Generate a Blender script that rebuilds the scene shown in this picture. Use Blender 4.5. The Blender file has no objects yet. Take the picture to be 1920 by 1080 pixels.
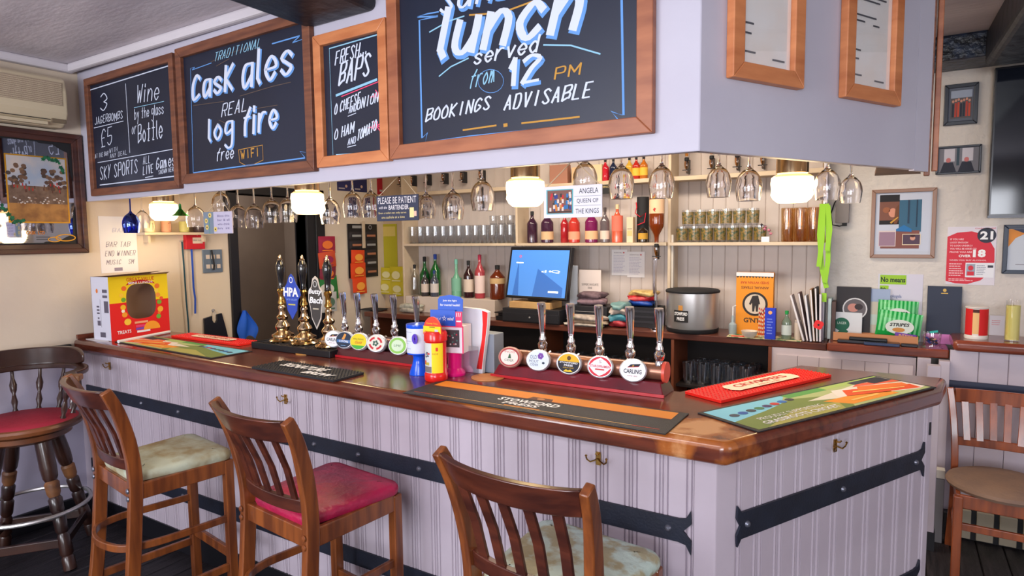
import bpy, bmesh, math, random
from mathutils import Vector, Matrix
random.seed(7)
C = bpy.context.scene
COL = C.collection
PI = math.pi
R = math.radians
# ------------------------------------------------------------------ camera
YAW, PITCH, ROLL, FPX, EYE = 0.54831, 0.08221, -0.011137, 1170.0, 1.7
F = Vector((-math.sin(YAW)*math.cos(PITCH), math.cos(YAW)*math.cos(PITCH), -math.sin(PITCH)))
Rt0 = Vector((math.cos(YAW), math.sin(YAW), 0)); U0 = Rt0.cross(F)
RT = Rt0*math.cos(ROLL) + U0*math.sin(ROLL); UP = -Rt0*math.sin(ROLL) + U0*math.cos(ROLL)
cd = bpy.data.cameras.new('camera'); cam = bpy.data.objects.new('camera', cd); COL.objects.link(cam)
cd.sensor_width = 36; cd.lens = FPX/1920*36; cd.clip_start = 0.05
m3 = Matrix((RT, UP, -F)).transposed().to_4x4(); m3.translation = Vector((0, 0, EYE)); cam.matrix_world = m3
C.camera = cam
C.cycles.transparent_max_bounces = 40
# ------------------------------------------------------------------ world, lights, exposure
C.view_settings.view_transform = 'Standard'; C.view_settings.look = 'None'
C.view_settings.exposure = -0.16; C.view_settings.gamma = 1; C.view_settings.use_curve_mapping = False
w = bpy.data.worlds.new('world'); C.world = w; w.use_nodes = True
w.node_tree.nodes['Background'].inputs[0].default_value = (0.72, 0.8, 1.0, 1)
w.node_tree.nodes['Background'].inputs[1].default_value = 1.0
def area(name, loc, target, sx, sy, power, col):
    l = bpy.data.lights.new(name, 'AREA'); l.shape = 'RECTANGLE'; l.size = sx; l.size_y = sy; l.energy = power; l.color = col
    o = bpy.data.objects.new(name, l); COL.objects.link(o); o.location = loc
    o.rotation_euler = (Vector(target)-Vector(loc)).to_track_quat('-Z', 'Y').to_euler()
    return o
area('window_daylight', (-2.4, -2.72, 1.65), (-2.4, 2, 1.5), 1.7, 1.3, 120, (0.90, 0.93, 1.0))  # this and the next two: fill lights added out of view at invented windows
area('window_daylight', (0.6, -2.72, 1.65), (0.2, 2, 1.6), 1.7, 1.3, 135, (0.90, 0.93, 1.0))
area('window_daylight', (3.0, 1.6, 1.65), (-1, 2.6, 1.5), 1.5, 1.3, 18, (0.90, 0.93, 1.0))
area('wall_uplighter', (-1.6, -1.4, 1.9), (-1.6, -1.0, 3), 2.6, 0.5, 60, (0.98, 0.95, 1.0))  # unseen fill aimed upward, added to brighten the ceiling
area('ceiling_striplight', (-1.5, -0.6, 2.7), (-1.5, -0.5, 0), 1.8, 0.6, 38, (0.97, 0.95, 1.0))  # added overhead fill behind the camera, not a known fitting
area('servery_striplight', (-1.7, 3.5, 2.7), (-1.7, 3.75, 0), 2.6, 0.3, 66, (1.0, 0.86, 0.68))  # warm fill added above the servery to brighten the back bar
area('passage_light', (-5.0, 3.3, 2.6), (-5.0, 3.35, 0), 0.4, 0.4, 16, (1.0, 0.93, 0.86))  # fill added to lighten the passage beyond the doorway
# ------------------------------------------------------------------ rays of the photograph onto real planes
def ray(px, py): return F*FPX + RT*(px-960) - UP*(py-540)
def onz(px, py, z):
    d = ray(px, py); t = (z-EYE)/d.z; return Vector((d.x*t, d.y*t, z))
def ony(px, py, y):
    d = ray(px, py); t = y/d.y; return Vector((d.x*t, y, EYE+d.z*t))
def onx(px, py, x):
    d = ray(px, py); t = x/d.x; return Vector((x, d.y*t, EYE+d.z*t))
def bx4(px0, py0, px1, py1, Y):      # pixel box -> x0,z0,x1,z1 on the plane y=Y
    pm, qm = (py0+py1)/2, (px0+px1)/2
    return ony(px0, pm, Y).x, ony(qm, py1, Y).z, ony(px1, pm, Y).x, ony(qm, py0, Y).z
def bl4(px0, py0, px1, py1, Xp=-4.3):  # the same on the left wall: y0,z0,y1,z1
    pm, qm = (py0+py1)/2, (px0+px1)/2
    return onx(px0, pm, Xp).y, onx(qm, py1, Xp).z, onx(px1, pm, Xp).y, onx(qm, py0, Xp).z
# ------------------------------------------------------------------ materials
def lin(c):
    return tuple(((v/255)/12.92 if v/255 <= 0.04045 else ((v/255+0.055)/1.055)**2.4) for v in c[:3]) + (1,)
MC = {}
def mat(name, c, rough=0.5, metal=0.0, noise=0.0, scale=8.0, bump=0.0, bscale=None, c2=None, spec=None, coat=0.0, stretch=None, emit=0.0, trans=0.0, ior=1.45, alpha=1.0, lo=0.35, hi=0.65, detail=4):
    if name in MC: return MC[name]
    m = bpy.data.materials.new(name); m.use_nodes = True; nt = m.node_tree; b = nt.nodes['Principled BSDF']
    b.inputs['Base Color'].default_value = lin(c); b.inputs['Roughness'].default_value = rough; b.inputs['Metallic'].default_value = metal
    if spec is not None: b.inputs['Specular IOR Level'].default_value = spec
    if coat: b.inputs['Coat Weight'].default_value = coat; b.inputs['Coat Roughness'].default_value = 0.12
    if trans: b.inputs['Transmission Weight'].default_value = trans; b.inputs['IOR'].default_value = ior
    if emit: b.inputs['Emission Color'].default_value = lin(c); b.inputs['Emission Strength'].default_value = emit
    if c2 is None and noise: c2 = tuple(max(0, v*(1-noise)) for v in c)
    if c2 is not None or bump:
        tc = nt.nodes.new('ShaderNodeTexCoord'); mp = nt.nodes.new('ShaderNodeMapping'); nt.links.new(tc.outputs['Object'], mp.inputs[0])
        if stretch: mp.inputs['Scale'].default_value = stretch
    if c2 is not None:
        n = nt.nodes.new('ShaderNodeTexNoise'); n.inputs['Scale'].default_value = scale; n.inputs['Detail'].default_value = detail; nt.links.new(mp.outputs[0], n.inputs['Vector'])
        r = nt.nodes.new('ShaderNodeValToRGB'); r.color_ramp.elements[0].position = lo; r.color_ramp.elements[1].position = hi
        r.color_ramp.elements[0].color = lin(c2); r.color_ramp.elements[1].color = lin(c)
        nt.links.new(n.outputs[0], r.inputs[0]); nt.links.new(r.outputs[0], b.inputs['Base Color'])
    if bump:
        n2 = nt.nodes.new('ShaderNodeTexNoise'); n2.inputs['Scale'].default_value = bscale or scale*3; n2.inputs['Detail'].default_value = 5; nt.links.new(mp.outputs[0], n2.inputs['Vector'])
        bp = nt.nodes.new('ShaderNodeBump'); bp.inputs['Strength'].default_value = bump; bp.inputs['Distance'].default_value = 0.01
        nt.links.new(n2.outputs[0], bp.inputs['Height']); nt.links.new(bp.outputs[0], b.inputs['Normal'])
    MC[name] = m; return m
def thin(name, tint=(255, 255, 255), power=0.12, rough=0.02, gl=(255, 255, 255)):   # thin clear glass: see-through, shiny at the rims
    if name in MC: return MC[name]
    m = bpy.data.materials.new(name); m.use_nodes = True; nt = m.node_tree; nt.nodes.clear()
    o = nt.nodes.new('ShaderNodeOutputMaterial'); mx = nt.nodes.new('ShaderNodeMixShader'); t = nt.nodes.new('ShaderNodeBsdfTransparent'); g = nt.nodes.new('ShaderNodeBsdfGlossy')
    t.inputs[0].default_value = lin(tint); g.inputs['Roughness'].default_value = rough; g.inputs[0].default_value = lin(gl)
    lw = nt.nodes.new('ShaderNodeLayerWeight'); lw.inputs[0].default_value = 0.35
    mr = nt.nodes.new('ShaderNodeMapRange'); mr.inputs[3].default_value = power*0.5; mr.inputs[4].default_value = min(0.95, power*0.5+0.75)
    pw = nt.nodes.new('ShaderNodeMath'); pw.operation = 'POWER'; pw.inputs[1].default_value = 2.2
    nt.links.new(lw.outputs['Facing'], pw.inputs[0]); nt.links.new(pw.outputs[0], mr.inputs[0])
    nt.links.new(mr.outputs[0], mx.inputs[0]); nt.links.new(t.outputs[0], mx.inputs[1]); nt.links.new(g.outputs[0], mx.inputs[2]); nt.links.new(mx.outputs[0], o.inputs[0])
    MC[name] = m; return m
def ink(c, rough=0.7): return mat('ink_%d_%d_%d' % tuple(c[:3]), c, rough)
WHITE = (238, 238, 240); BLACK = (18, 18, 22)
# ------------------------------------------------------------------ mesh builder
def align(p0, p1):
    p0, p1 = Vector(p0), Vector(p1); q = (p1-p0).to_track_quat('Z', 'Y'); return Matrix.Translation(p0) @ q.to_matrix().to_4x4()
def rotz(a): return Matrix.Rotation(a, 4, 'Z')
class B:
    def __init__(s, T=None): s.v = []; s.f = []; s.mi = []; s.ms = []; s.T = T
    def k(s, m):
        if m not in s.ms: s.ms.append(m)
        return s.ms.index(m)
    def add(s, vs, fs, m, T=None):
        n = len(s.v)
        for p in vs:
            p = Vector(p)
            if T: p = T @ p
            if s.T: p = s.T @ p
            s.v.append(p)
        i = s.k(m)
        for f in fs: s.f.append([n+a for a in f]); s.mi.append(i)
        return s
    def box(s, x0, y0, z0, x1, y1, z1, m, T=None):
        return s.add([(x0,y0,z0),(x1,y0,z0),(x1,y1,z0),(x0,y1,z0),(x0,y0,z1),(x1,y0,z1),(x1,y1,z1),(x0,y1,z1)],
                     [(0,3,2,1),(4,5,6,7),(0,1,5,4),(1,2,6,5),(2,3,7,6),(3,0,4,7)], m, T)
    def lathe(s, prof, m, n=20, T=None, ang=2*PI, sx=1, sy=1):
        vs = []; fs = []; cl = abs(ang-2*PI) < 1e-6; nn = n if cl else n+1
        for r, z in prof:
            for i in range(nn):
                a = ang*i/n; vs.append((r*math.cos(a)*sx, r*math.sin(a)*sy, z))
        for j in range(len(prof)-1):
            for i in range(n):
                a, b_ = i, (i+1) % nn
                fs.append((j*nn+a, j*nn+b_, (j+1)*nn+b_, (j+1)*nn+a))
        if prof[0][0] > 1e-5 and cl: fs.append(tuple(range(nn))[::-1])
        if prof[-1][0] > 1e-5 and cl: fs.append(tuple((len(prof)-1)*nn+i for i in range(nn)))
        return s.add(vs, fs, m, T)
    def shell(s, prof, m, n=20, T=None):      # open surface of revolution, no caps
        vs = []; fs = []
        for r, z in prof:
            for i in range(n): a = 2*PI*i/n; vs.append((r*math.cos(a), r*math.sin(a), z))
        for j in range(len(prof)-1):
            for i in range(n): b_ = (i+1) % n; fs.append((j*n+i, j*n+b_, (j+1)*n+b_, (j+1)*n+i))
        return s.add(vs, fs, m, T)
    def cyl(s, p0, p1, r, m, r1=None, n=14):
        L = (Vector(p1)-Vector(p0)).length
        return s.lathe([(r, 0), (r if r1 is None else r1, L)], m, n, align(p0, p1))
    def prism(s, poly, z0, z1, m, T=None):
        n = len(poly)
        return s.add([(x, y, z0) for x, y in poly]+[(x, y, z1) for x, y in poly],
                     [tuple(range(n))[::-1], tuple(range(n, 2*n))]+[(i, (i+1) % n, n+(i+1) % n, n+i) for i in range(n)], m, T)
    def slab(s, poly, y0, y1, m, T=None):     # polygon in x,z given depth in y (y0 = front)
        n = len(poly)
        return s.add([(x, y0, z) for x, z in poly]+[(x, y1, z) for x, z in poly],
                     [tuple(range(n)), tuple(range(n, 2*n))[::-1]]+[((i+1) % n, i, n+i, n+(i+1) % n) for i in range(n)], m, T)
    def sweep(s, path, a, b, m, ref=(1, 0, 0), closed=False, round_=0, taper=None):
        path = [Vector(p) for p in path]; n = len(path); vs = []; ref = Vector(ref)
        k = round_ or 4
        for i, p in enumerate(path):
            t = (path[(i+1) % n]-path[i-1]) if closed else (path[min(i+1, n-1)]-path[max(i-1, 0)])
            t.normalize(); u = (ref-t*ref.dot(t)).normalized(); w_ = t.cross(u); q = taper[i] if taper else 1
            if round_:
                for j in range(k): g = 2*PI*j/k; vs.append(p+u*(a*math.cos(g)*q)+w_*(b*math.sin(g)*q))
            else:
                for g, h in ((-1, -1), (1, -1), (1, 1), (-1, 1)): vs.append(p+u*(a/2*g*q)+w_*(b/2*h*q))
        fs = []
        for i in range(n if closed else n-1):
            for j in range(k): fs.append((i*k+j, i*k+(j+1) % k, ((i+1) % n)*k+(j+1) % k, ((i+1) % n)*k+j))
        if not closed: fs += [tuple(range(k))[::-1], tuple((n-1)*k+j for j in range(k))]
        return s.add(vs, fs, m)
    def tube(s, path, r, m, n=8, closed=False, taper=None):
        path = [Vector(p) for p in path]; d = path[-1]-path[0]
        ref = (0, 0, 1) if abs(d.z) < 0.7*(d.length+1e-6) or closed else (1, 0.01, 0)
        return s.sweep(path, r, r, m, ref, closed, n, taper)
    # flat print on a front plane (x right, z up, y = -offset)
    def fr(s, x0, z0, x1, z1, y, m): return s.add([(x0, y, z0), (x1, y, z0), (x1, y, z1), (x0, y, z1)], [(0, 1, 2, 3)], m)
    def pg(s, pts, y, m): return s.add([(x, y, z) for x, z in pts], [tuple(range(len(pts)))], m)
    def el(s, cx, cz, rx, rz, y, m, n=24): return s.pg([(cx+rx*math.cos(2*PI*i/n), cz+rz*math.sin(2*PI*i/n)) for i in range(n)], y, m)
    def ring(s, cx, cz, rx, rz, w_, y, m, n=28, a0=0, a1=2*PI):
        vs = []; 
        for i in range(n+1):
            a = a0+(a1-a0)*i/n
            for q in (0, w_): vs.append((cx+(rx-q)*math.cos(a), y, cz+(rz-q)*math.sin(a)))
        return s.add(vs, [(2*i, 2*i+2, 2*i+3, 2*i+1) for i in range(n)], m)
    def build(s, name, parent=None, smooth=35, bev=0, seg=2, flat=None, label=None):
        me = bpy.data.meshes.new(name); v = s.v
        if flat is not None:   # lay a front print flat: (x,y,z) -> (x,z,-y)
            v = [Vector((p.x, p.z, -p.y+flat)) for p in v]
        me.from_pydata([tuple(p) for p in v], [], s.f)
        for m in s.ms: me.materials.append(m)
        me.polygons.foreach_set('material_index', s.mi)
        me.update()
        bm = bmesh.new(); bm.from_mesh(me); bmesh.ops.recalc_face_normals(bm, faces=bm.faces) if smooth != -1 else None; bm.to_mesh(me); bm.free()
        if smooth and smooth > 0:
            me.polygons.foreach_set('use_smooth', [True]*len(me.polygons)); me.set_sharp_from_angle(angle=R(smooth))
        o = bpy.data.objects.new(name, me); COL.objects.link(o)
        if parent: o.parent = parent
        if bev:
            md = o.modifiers.new('bevel', 'BEVEL'); md.width = bev; md.segments = seg; md.limit_method = 'ANGLE'; md.angle_limit = R(40); md.harden_normals = False
        if label: o['label'] = label
        return o
def thing(name, label, cat, loc=(0, 0, 0), rz=0, group=None):
    o = bpy.data.objects.new(name, None); COL.objects.link(o); o.empty_display_size = 0.05
    o.location = loc; o.rotation_euler = (0, 0, rz); o['label'] = label; o['category'] = cat
    if group: o['group'] = group
    return o
def tag(o, label, cat, group=None):
    o['label'] = label; o['category'] = cat
    if group: o['group'] = group
    return o
def struct(o): o['kind'] = 'structure'; return o
def dup(root, loc, rz, label, group=None):
    r = root.copy(); COL.objects.link(r); r.location = loc; r.rotation_euler = (0, 0, rz); r['label'] = label
    if group: r['group'] = group
    for ch in list(root.children):
        c = ch.copy(); COL.objects.link(c); c.parent = r
        for g in list(ch.children): d = g.copy(); COL.objects.link(d); d.parent = c
    return r
# ------------------------------------------------------------------ lettering
def text_mesh(s, bold=0.0, shear=0.0):
    cu = bpy.data.curves.new('t', 'FONT'); cu.body = s; cu.offset = bold; cu.shear = shear; cu.resolution_u = 2; cu.fill_mode = 'BOTH'
    ob = bpy.data.objects.new('t', cu); me = ob.to_mesh()
    v = [(p.co.x, p.co.y) for p in me.vertices]; f = [tuple(p.vertices) for p in me.polygons]
    ob.to_mesh_clear(); bpy.data.objects.remove(ob); bpy.data.curves.remove(cu)
    return v, f
def put(b, s, x0, z0, x1, z1, y, m, bold=0.0, shear=0.0, wrap=None, rise=0.0, keep=False):
    """print the string s so that it fills the box x0..x1, z0..z1 of the front plane"""
    v, f = text_mesh(s, bold, shear)
    if not v: return
    a0 = min(p[0] for p in v); a1 = max(p[0] for p in v); b0 = min(p[1] for p in v); b1 = max(p[1] for p in v)
    if keep:
        k = (z1-z0)/(b1-b0); wd = (a1-a0)*k; c = (x0+x1)/2; wd = min(wd, x1-x0); x0, x1 = c-wd/2, c+wd/2
    o = []
    for p in v:
        u = (p[0]-a0)/(a1-a0); X = x0+(x1-x0)*u; Z = z0+(z1-z0)*(p[1]-b0)/(b1-b0)+rise*u
        if wrap: o.append((wrap[0]+math.sin((X-wrap[0])/wrap[1])*wrap[1], y-(math.cos((X-wrap[0])/wrap[1])-1)*wrap[1], Z))
        else: o.append((X, y, Z))
    b.add(o, f, m)
def lines(b, x0, z0, x1, z1, n, y, m, frac=0.42, rag=0.35):   # rows of small print too small to read
    h = (z1-z0)/n
    for i in range(n):
        e = x1-(x1-x0)*rag*random.random(); zz = z1-h*(i+0.75)
        x = x0
        while x < e-0.001:
            w_ = min(e-x, (x1-x0)*random.uniform(0.08, 0.2)); b.fr(x, zz, x+w_, zz+h*frac, y, m); x += w_+(x1-x0)*0.025
# hand lettering: strokes on a grid, x 0-5, baseline 3, x-height 7, capitals 9
G = dict(A='0329 2943 1535', B='0309 ~0949471606 ~0646443403', C='~482907041344', D='0309 ~0939463303', E='49090343 0636', F='490903 0636', G='~4829070413344526', H='0903 4943 0646',
I='2923', J='~39341304', K='0903 490643', L='090343', M='0309254943', N='03094349', O='~290704234447', P='0309 ~09494606', R='0309 ~09494606 2643', S='~48290826442304', T='0949 2923', U='~0904234449',
V='092349', W='0913273349', Y='0926 492613', Z='09490343', a='~4717051345 4743', b='0903 ~0627452303', c='~4627052344', d='4943 ~4627052344', e='~05454627052344', f='~49381613 0747', g='~4717051445 ~47412001',
h='0903 ~05274643', i='1713 1918', j='2721', k='0903 470543', l='191423', m='0703 ~052723 ~252743', n='0703 ~05274643', o='~270523452727', p='0700 ~0727450403', r='0703 ~052747', s='~46270625442304', t='29241333 0747',
u='~0704234547 4743', v='072347', w='0713273347', y='0724 4710')
G.update({'\u00a3': '~48290713 0343 0636', 'O': '~29070423444729', 'o': '~2705234527', '1': '172923', '2': '~0829482603 0343', '3': '~08294726 ~26452304', '5': '490906 ~0646442304', '.': '1314', '&': '431829380503 2345', '-': '0545', '/': '0049', "'": '1917'})
def glyph(ch):
    out = []
    src = G.get(ch) or G.get(ch.upper()) or ''
    res = src.split(' ')
    for t in res:
        sm = t.startswith('~'); t = t.strip('~')
        pts = [(int(t[i])/5, (int(t[i+1])-3)/6) for i in range(0, len(t)-1, 2)]
        if len(pts) < 2: continue
        if sm and len(pts) > 2:
            q = []
            for i in range(len(pts)-1):
                p0 = pts[max(i-1, 0)]; p1 = pts[i]; p2 = pts[i+1]; p3 = pts[min(i+2, len(pts)-1)]
                for k in range(4):
                    u = k/4; q.append(tuple(0.5*((2*p1[a])+(-p0[a]+p2[a])*u+(2*p0[a]-5*p1[a]+4*p2[a]-p3[a])*u*u+(-p0[a]+3*p1[a]-3*p2[a]+p3[a])*u**3) for a in (0, 1)))
            q.append(pts[-1]); pts = q
        if sm: out.append(pts)
        else: out += [pts[i:i+2] for i in range(len(pts)-1)]
    return out
def stroke(b, pts, wd, y, m, nib=0.6):     # chalk stroke with a broad nib
    P = [Vector((p[0], p[1])) for p in pts]; n = len(P); L = []
    for i, p in enumerate(P):
        t = P[min(i+1, n-1)]-P[max(i-1, 0)]
        if t.length < 1e-9: t = Vector((1, 0))
        t.normalize(); nn = Vector((-t.y, t.x)); wv = wd/2*(nib+(1-nib)*abs(t.y))
        e = Vector((0, 0)) if 0 < i < n-1 else (t*(-wv*0.5) if i == 0 else t*(wv*0.5))
        L += [p+nn*wv+e, p-nn*wv+e]
    b.add([(q.x, y, q.y) for q in L], [(2*i, 2*i+1, 2*i+3, 2*i+2) for i in range(n-1)], m)
def hand(b, s, A, Bp, h, wd, y, m, slant=0.18, nib=0.6, jit=0.0, gap=0.3):
    """hand letters from A to Bp (x,z on the board), capitals h high"""
    A, Bp = Vector(A), Vector(Bp); adv = [0.55 if c == ' ' else (0.35 if c in 'il.\'1' else (1.25 if c in 'mwMW' else 1.0)) for c in s]
    tot = sum(adv)+gap*(len(s)-1); d = (Bp-A)/tot; x = 0; cell = d.length; 
    for c, a in zip(s, adv):
        jz = random.uniform(-jit, jit)*h
        for pl in glyph(c):
            sc = a if c in 'mwMW' else 1.0
            xo = -0.2 if a == 0.35 else 0
            yk = y-(hand.k % 7)*4e-5; hand.k += 1
            stroke(b, [(A.x+d.x*(x+xo+u*sc)+slant*v*h, A.y+d.y*(x+xo+u*sc)+v*h+jz) for u, v in pl], wd, yk, m, nib)
        x += a+gap
hand.k = 0
ORD = ['first','second','third','fourth','fifth','sixth','seventh','eighth','ninth','tenth','eleventh','twelfth','thirteenth','fourteenth','fifteenth']
# ================================================================== materials in use
M = {}
M['fascia'] = mat('painted_fascia', (190,187,201), 0.45, c2=(181,177,192), scale=1.5, bump=0.05, bscale=40)
M['panel'] = mat('lilac_panelling_paint', (194,183,194), 0.38, c2=(180,168,180), scale=2.2, bump=0.04, bscale=60)
M['cream'] = mat('cream_plaster', (222,206,184), 0.75, c2=(208,192,176), scale=1.3, bump=0.35, bscale=9)
M['cream2'] = mat('cream_textured_plaster', (212,206,200), 0.75, c2=(200,192,186), scale=1.6, bump=0.9, bscale=22)
M['lilacwall'] = mat('lilac_wall_paint', (184,180,200), 0.5, c2=(170,164,184), scale=1.2)
M['ceil'] = mat('ceiling_plaster', (214,206,212), 0.8, c2=(190,182,190), scale=1.4, bump=0.25, bscale=14, stretch=(1,3,1))
M['beam'] = mat('black_painted_beam', (20,24,38), 0.45, c2=(10,11,20), scale=6, bump=0.8, bscale=12)
M['beamrough'] = mat('rough_tarred_beam', (44,58,84), 0.35, c2=(10,12,22), scale=22, bump=1.0, bscale=30)
M['floor'] = mat('dark_floor_boards', (44,40,44), 0.4, c2=(22,20,24), scale=8, bump=0.5, bscale=30, stretch=(6,0.6,1))
M['black'] = mat('black_paint', (20,20,26), 0.4)
M['iron'] = mat('wrought_iron', (28,34,50), 0.5, c2=(22,26,40), scale=14, bump=0.12, bscale=120)
M['rivet'] = mat('rivet', (120,122,135), 0.35, 0.7)
M['brass'] = mat('brass', (200,160,90), 0.22, 1.0)
M['gold'] = mat('polished_gold_brass', (214,190,156), 0.16, 1.0)
M['chrome'] = mat('chrome', (225,225,232), 0.1, 1.0)
M['steel'] = mat('brushed_steel', (206,204,204), 0.34, .8)
M['wood'] = mat('stool_wood', (142,78,36), 0.3, c2=(98,50,26), scale=5, stretch=(6,6,0.7), coat=0.3)
M['wooddk'] = mat('stool_wood_dark', (92,44,30), 0.28, c2=(62,28,22), scale=5, stretch=(1,6,6), coat=0.3)
M['oldwood'] = mat('worn_turned_wood', (62,34,24), 0.3, c2=(36,20,18), scale=4, coat=0.3)
M['oldworn'] = mat('worn_bare_wood', (150,100,60), 0.5, c2=(60,34,24), scale=9)
M['framew'] = mat('chalkboard_frame_wood', (128,78,54), 0.5, c2=(96,56,42), scale=5, stretch=(1,1,8))
M['framel'] = mat('light_pine_frame', (206,132,84), 0.45, c2=(178,104,62), scale=4, stretch=(1,1,5))
M['framem'] = mat('mid_pine_frame', (172,106,72), 0.45, c2=(140,80,54), scale=4, stretch=(1,1,5))
M['chalk'] = mat('chalkboard', (27,34,54), 0.42, c2=(22,28,46), scale=2)
M['white'] = ink(WHITE); M['paper'] = mat('paper', (226,222,224), 0.8); M['blk'] = ink((24,24,28))
M['hatch'] = mat('red_stained_wood', (138,66,44), 0.25, c2=(92,42,34), scale=4, stretch=(0.6,5,5), coat=0.4)
M['shelfw'] = mat('cream_shelf_paint', (206,186,160), 0.5, c2=(190,168,142), scale=4)
M['dark'] = mat('dark_recess', (30,22,22), 0.6)
M['clear'] = thin('clear_glass'); M['clearw'] = thin('clear_glass_soft', (238,240,242), 0.2)
# ================================================================== room shell
WX = -4.3; YB = 4.62; YR = 4.5; CZ = 2.76
def quadbox(name, x0, y0, z0, x1, y1, z1, m, **k):
    return struct(B().box(x0, y0, z0, x1, y1, z1, m).build(name, smooth=0, **k))
ceiling = quadbox('ceiling', -6.0, -3.0, CZ, 3.2, 5.2, CZ+0.1, M['ceil'])
fl = quadbox('floor', -6.0, -3.0, -0.1, 3.2, 5.2, -0.012, M['dark'])
plank = B().box(-0.058, -3.0, -0.012, 0.058, 4.6, 0.0, M['floor']).build('floor_plank', fl, smooth=0, bev=0.003, seg=1)
for i in range(62):
    o = plank if i == 0 else plank.copy()
    if i: COL.objects.link(o)
    o.location = (-4.22+i*0.121, 0, random.uniform(-0.0015, 0))
# left wall with its door opening, y 3.00 - 3.66
wl = B()
wl.box(WX-0.12, -3.0, 0, WX, 3.0, CZ, M['cream']); wl.box(WX-0.12, 3.66, 0, WX, 5.2, CZ, M['cream']); wl.box(WX-0.12, 3.0, 2.05, WX, 3.66, CZ, M['cream'])
wall_left = struct(wl.build('wall_left', smooth=0))
dado = struct(B().box(WX, -3.0, 0.12, WX+0.012, 1.86, 1.0, M['lilacwall']).build('trim_1', smooth=0))
struct(B().box(WX, -3.0, 1.0, WX+0.03, 1.82, 1.075, M['black']).build('trim_2', smooth=0, bev=0.006))
struct(B().box(WX, -3.0, 0, WX+0.03, 1.86, 0.12, M['black']).build('baseboard_left', smooth=0, bev=0.005))
struct(B().box(WX-0.0, -3.0, CZ-0.05, WX+0.05, 1.93, CZ, mat('coving', (206,200,206), 0.6)).box(WX+0.05, 1.885, CZ-0.05, -2.16, 1.925, CZ, MC['coving']).build('trim_3', smooth=0, bev=0.012))
dj = B(); Mdj = M['black']
dj.box(WX-0.14, 2.925, 0, WX+0.02, 3.0, 2.12, Mdj); dj.box(WX-0.14, 3.66, 0, WX+0.02, 3.86, 2.12, Mdj); dj.box(WX-0.14, 2.925, 2.05, WX+0.02, 3.86, 2.12, Mdj)
dj.box(WX+0.02, 3.75, 0, WX+0.03, 3.77, 2.12, Mdj)
struct(dj.build('door_1', smooth=0, bev=0.006))
# passage beyond the doorway
struct(B().box(-5.95, 2.2, 0, -5.5, 5.2, CZ, mat('passage_wall', (140,124,112), 0.8, c2=(128,112,102), scale=2)).build('wall_passage', smooth=0))
struct(B().box(WX-0.12, 4.4, 0, -5.5, 5.2, CZ, MC['passage_wall']).box(-5.5, 2.2, 0, WX-0.12, 2.3, CZ, MC['passage_wall']).build('wall_passage_end', smooth=0))
# back wall (right of the bar-back unit it is textured cream above, panelled below)
struct(B().box(-6.0, YB, 0, -0.36, 5.2, CZ, mat('servery_wall', (204,178,146), 0.7, c2=(190,164,134), scale=2)).build('wall_back', smooth=0))
struct(B().box(-0.36, YR, 0, 3.2, 5.2, CZ, M['cream2']).build('wall_back_right', smooth=0))
struct(B().box(3.0, -3.0, 0, 3.2, 0.6, CZ, M['cream']).box(3.0, 2.4, 0, 3.2, 4.6, CZ, M['cream']).box(3.0, 0.6, 0, 3.2, 2.4, 1.0, M['cream']).box(3.0, 0.6, 2.3, 3.2, 2.4, CZ, M['cream']).build('wall_right', smooth=0))
wf = B()
for a, b_ in ((-6.0, -3.3), (-1.5, -0.3), (1.5, 3.2)): wf.box(a, -3.2, 0, b_, -3.0, CZ, M['cream'])
for a, b_ in ((-3.3, -1.5), (-0.3, 1.5)): wf.box(a, -3.2, 0, b_, -3.0, 1.0, M['cream']); wf.box(a, -3.2, 2.3, b_, -3.0, CZ, M['cream'])
struct(wf.build('wall_front', smooth=0))
for i, (T, wd) in enumerate(((Matrix.Translation((-2.4, -3.1, 0)), 1.8), (Matrix.Translation((0.6, -3.1, 0)), 1.8), (Matrix.Translation((3.1, 1.5, 0)) @ rotz(PI/2), 1.8))):  # unseen windows, added to go with the daylight fills
    f_ = B(T); h = wd/2
    for a, b_, c_, d_ in ((-h, 1.0, h, 1.05), (-h, 2.25, h, 2.3), (-h, 1.05, -h+0.05, 2.25), (h-0.05, 1.05, h, 2.25), (-0.02, 1.05, 0.02, 2.25), (-h+0.05, 1.63, h-0.05, 1.67)): f_.box(a, -0.03, b_, c_, 0.03, d_, M['white'])
    wo = struct(f_.build('window_%d' % (i+1), smooth=0)); B(T).box(-h+0.05, -0.003, 1.05, h-0.05, 0.003, 2.25, M['clear']).build('window_pane', wo, smooth=0)
# beams
struct(B().box(-2.19, -3.0, 2.60, -1.78, 1.925, CZ, M['beam']).build('trim_4', smooth=0, bev=0.03, seg=3))
struct(B().box(0.0, 4.2, 2.625, 3.0, YR, CZ, M['beamrough']).build('trim_5', smooth=0, bev=0.012))
struct(B().prism([(0.38, 4.2), (0.40, 3.2), (0.36, 1.2), (0.66, 1.2), (0.70, 3.2), (0.70, 4.2)], 2.56, CZ, M['beam']).build('trim_6', smooth=0, bev=0.03, seg=3))
# ================================================================== bar
NR = Vector((-math.sin(1.08401), math.cos(1.08401))); DR = Vector((math.cos(1.08401), math.sin(1.08401)))
CC = Vector((-0.388, 1.81)); YF = 1.87
def on_r(s, off=0.0): p = CC+DR*s+NR*off; return p.x, p.y
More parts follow.
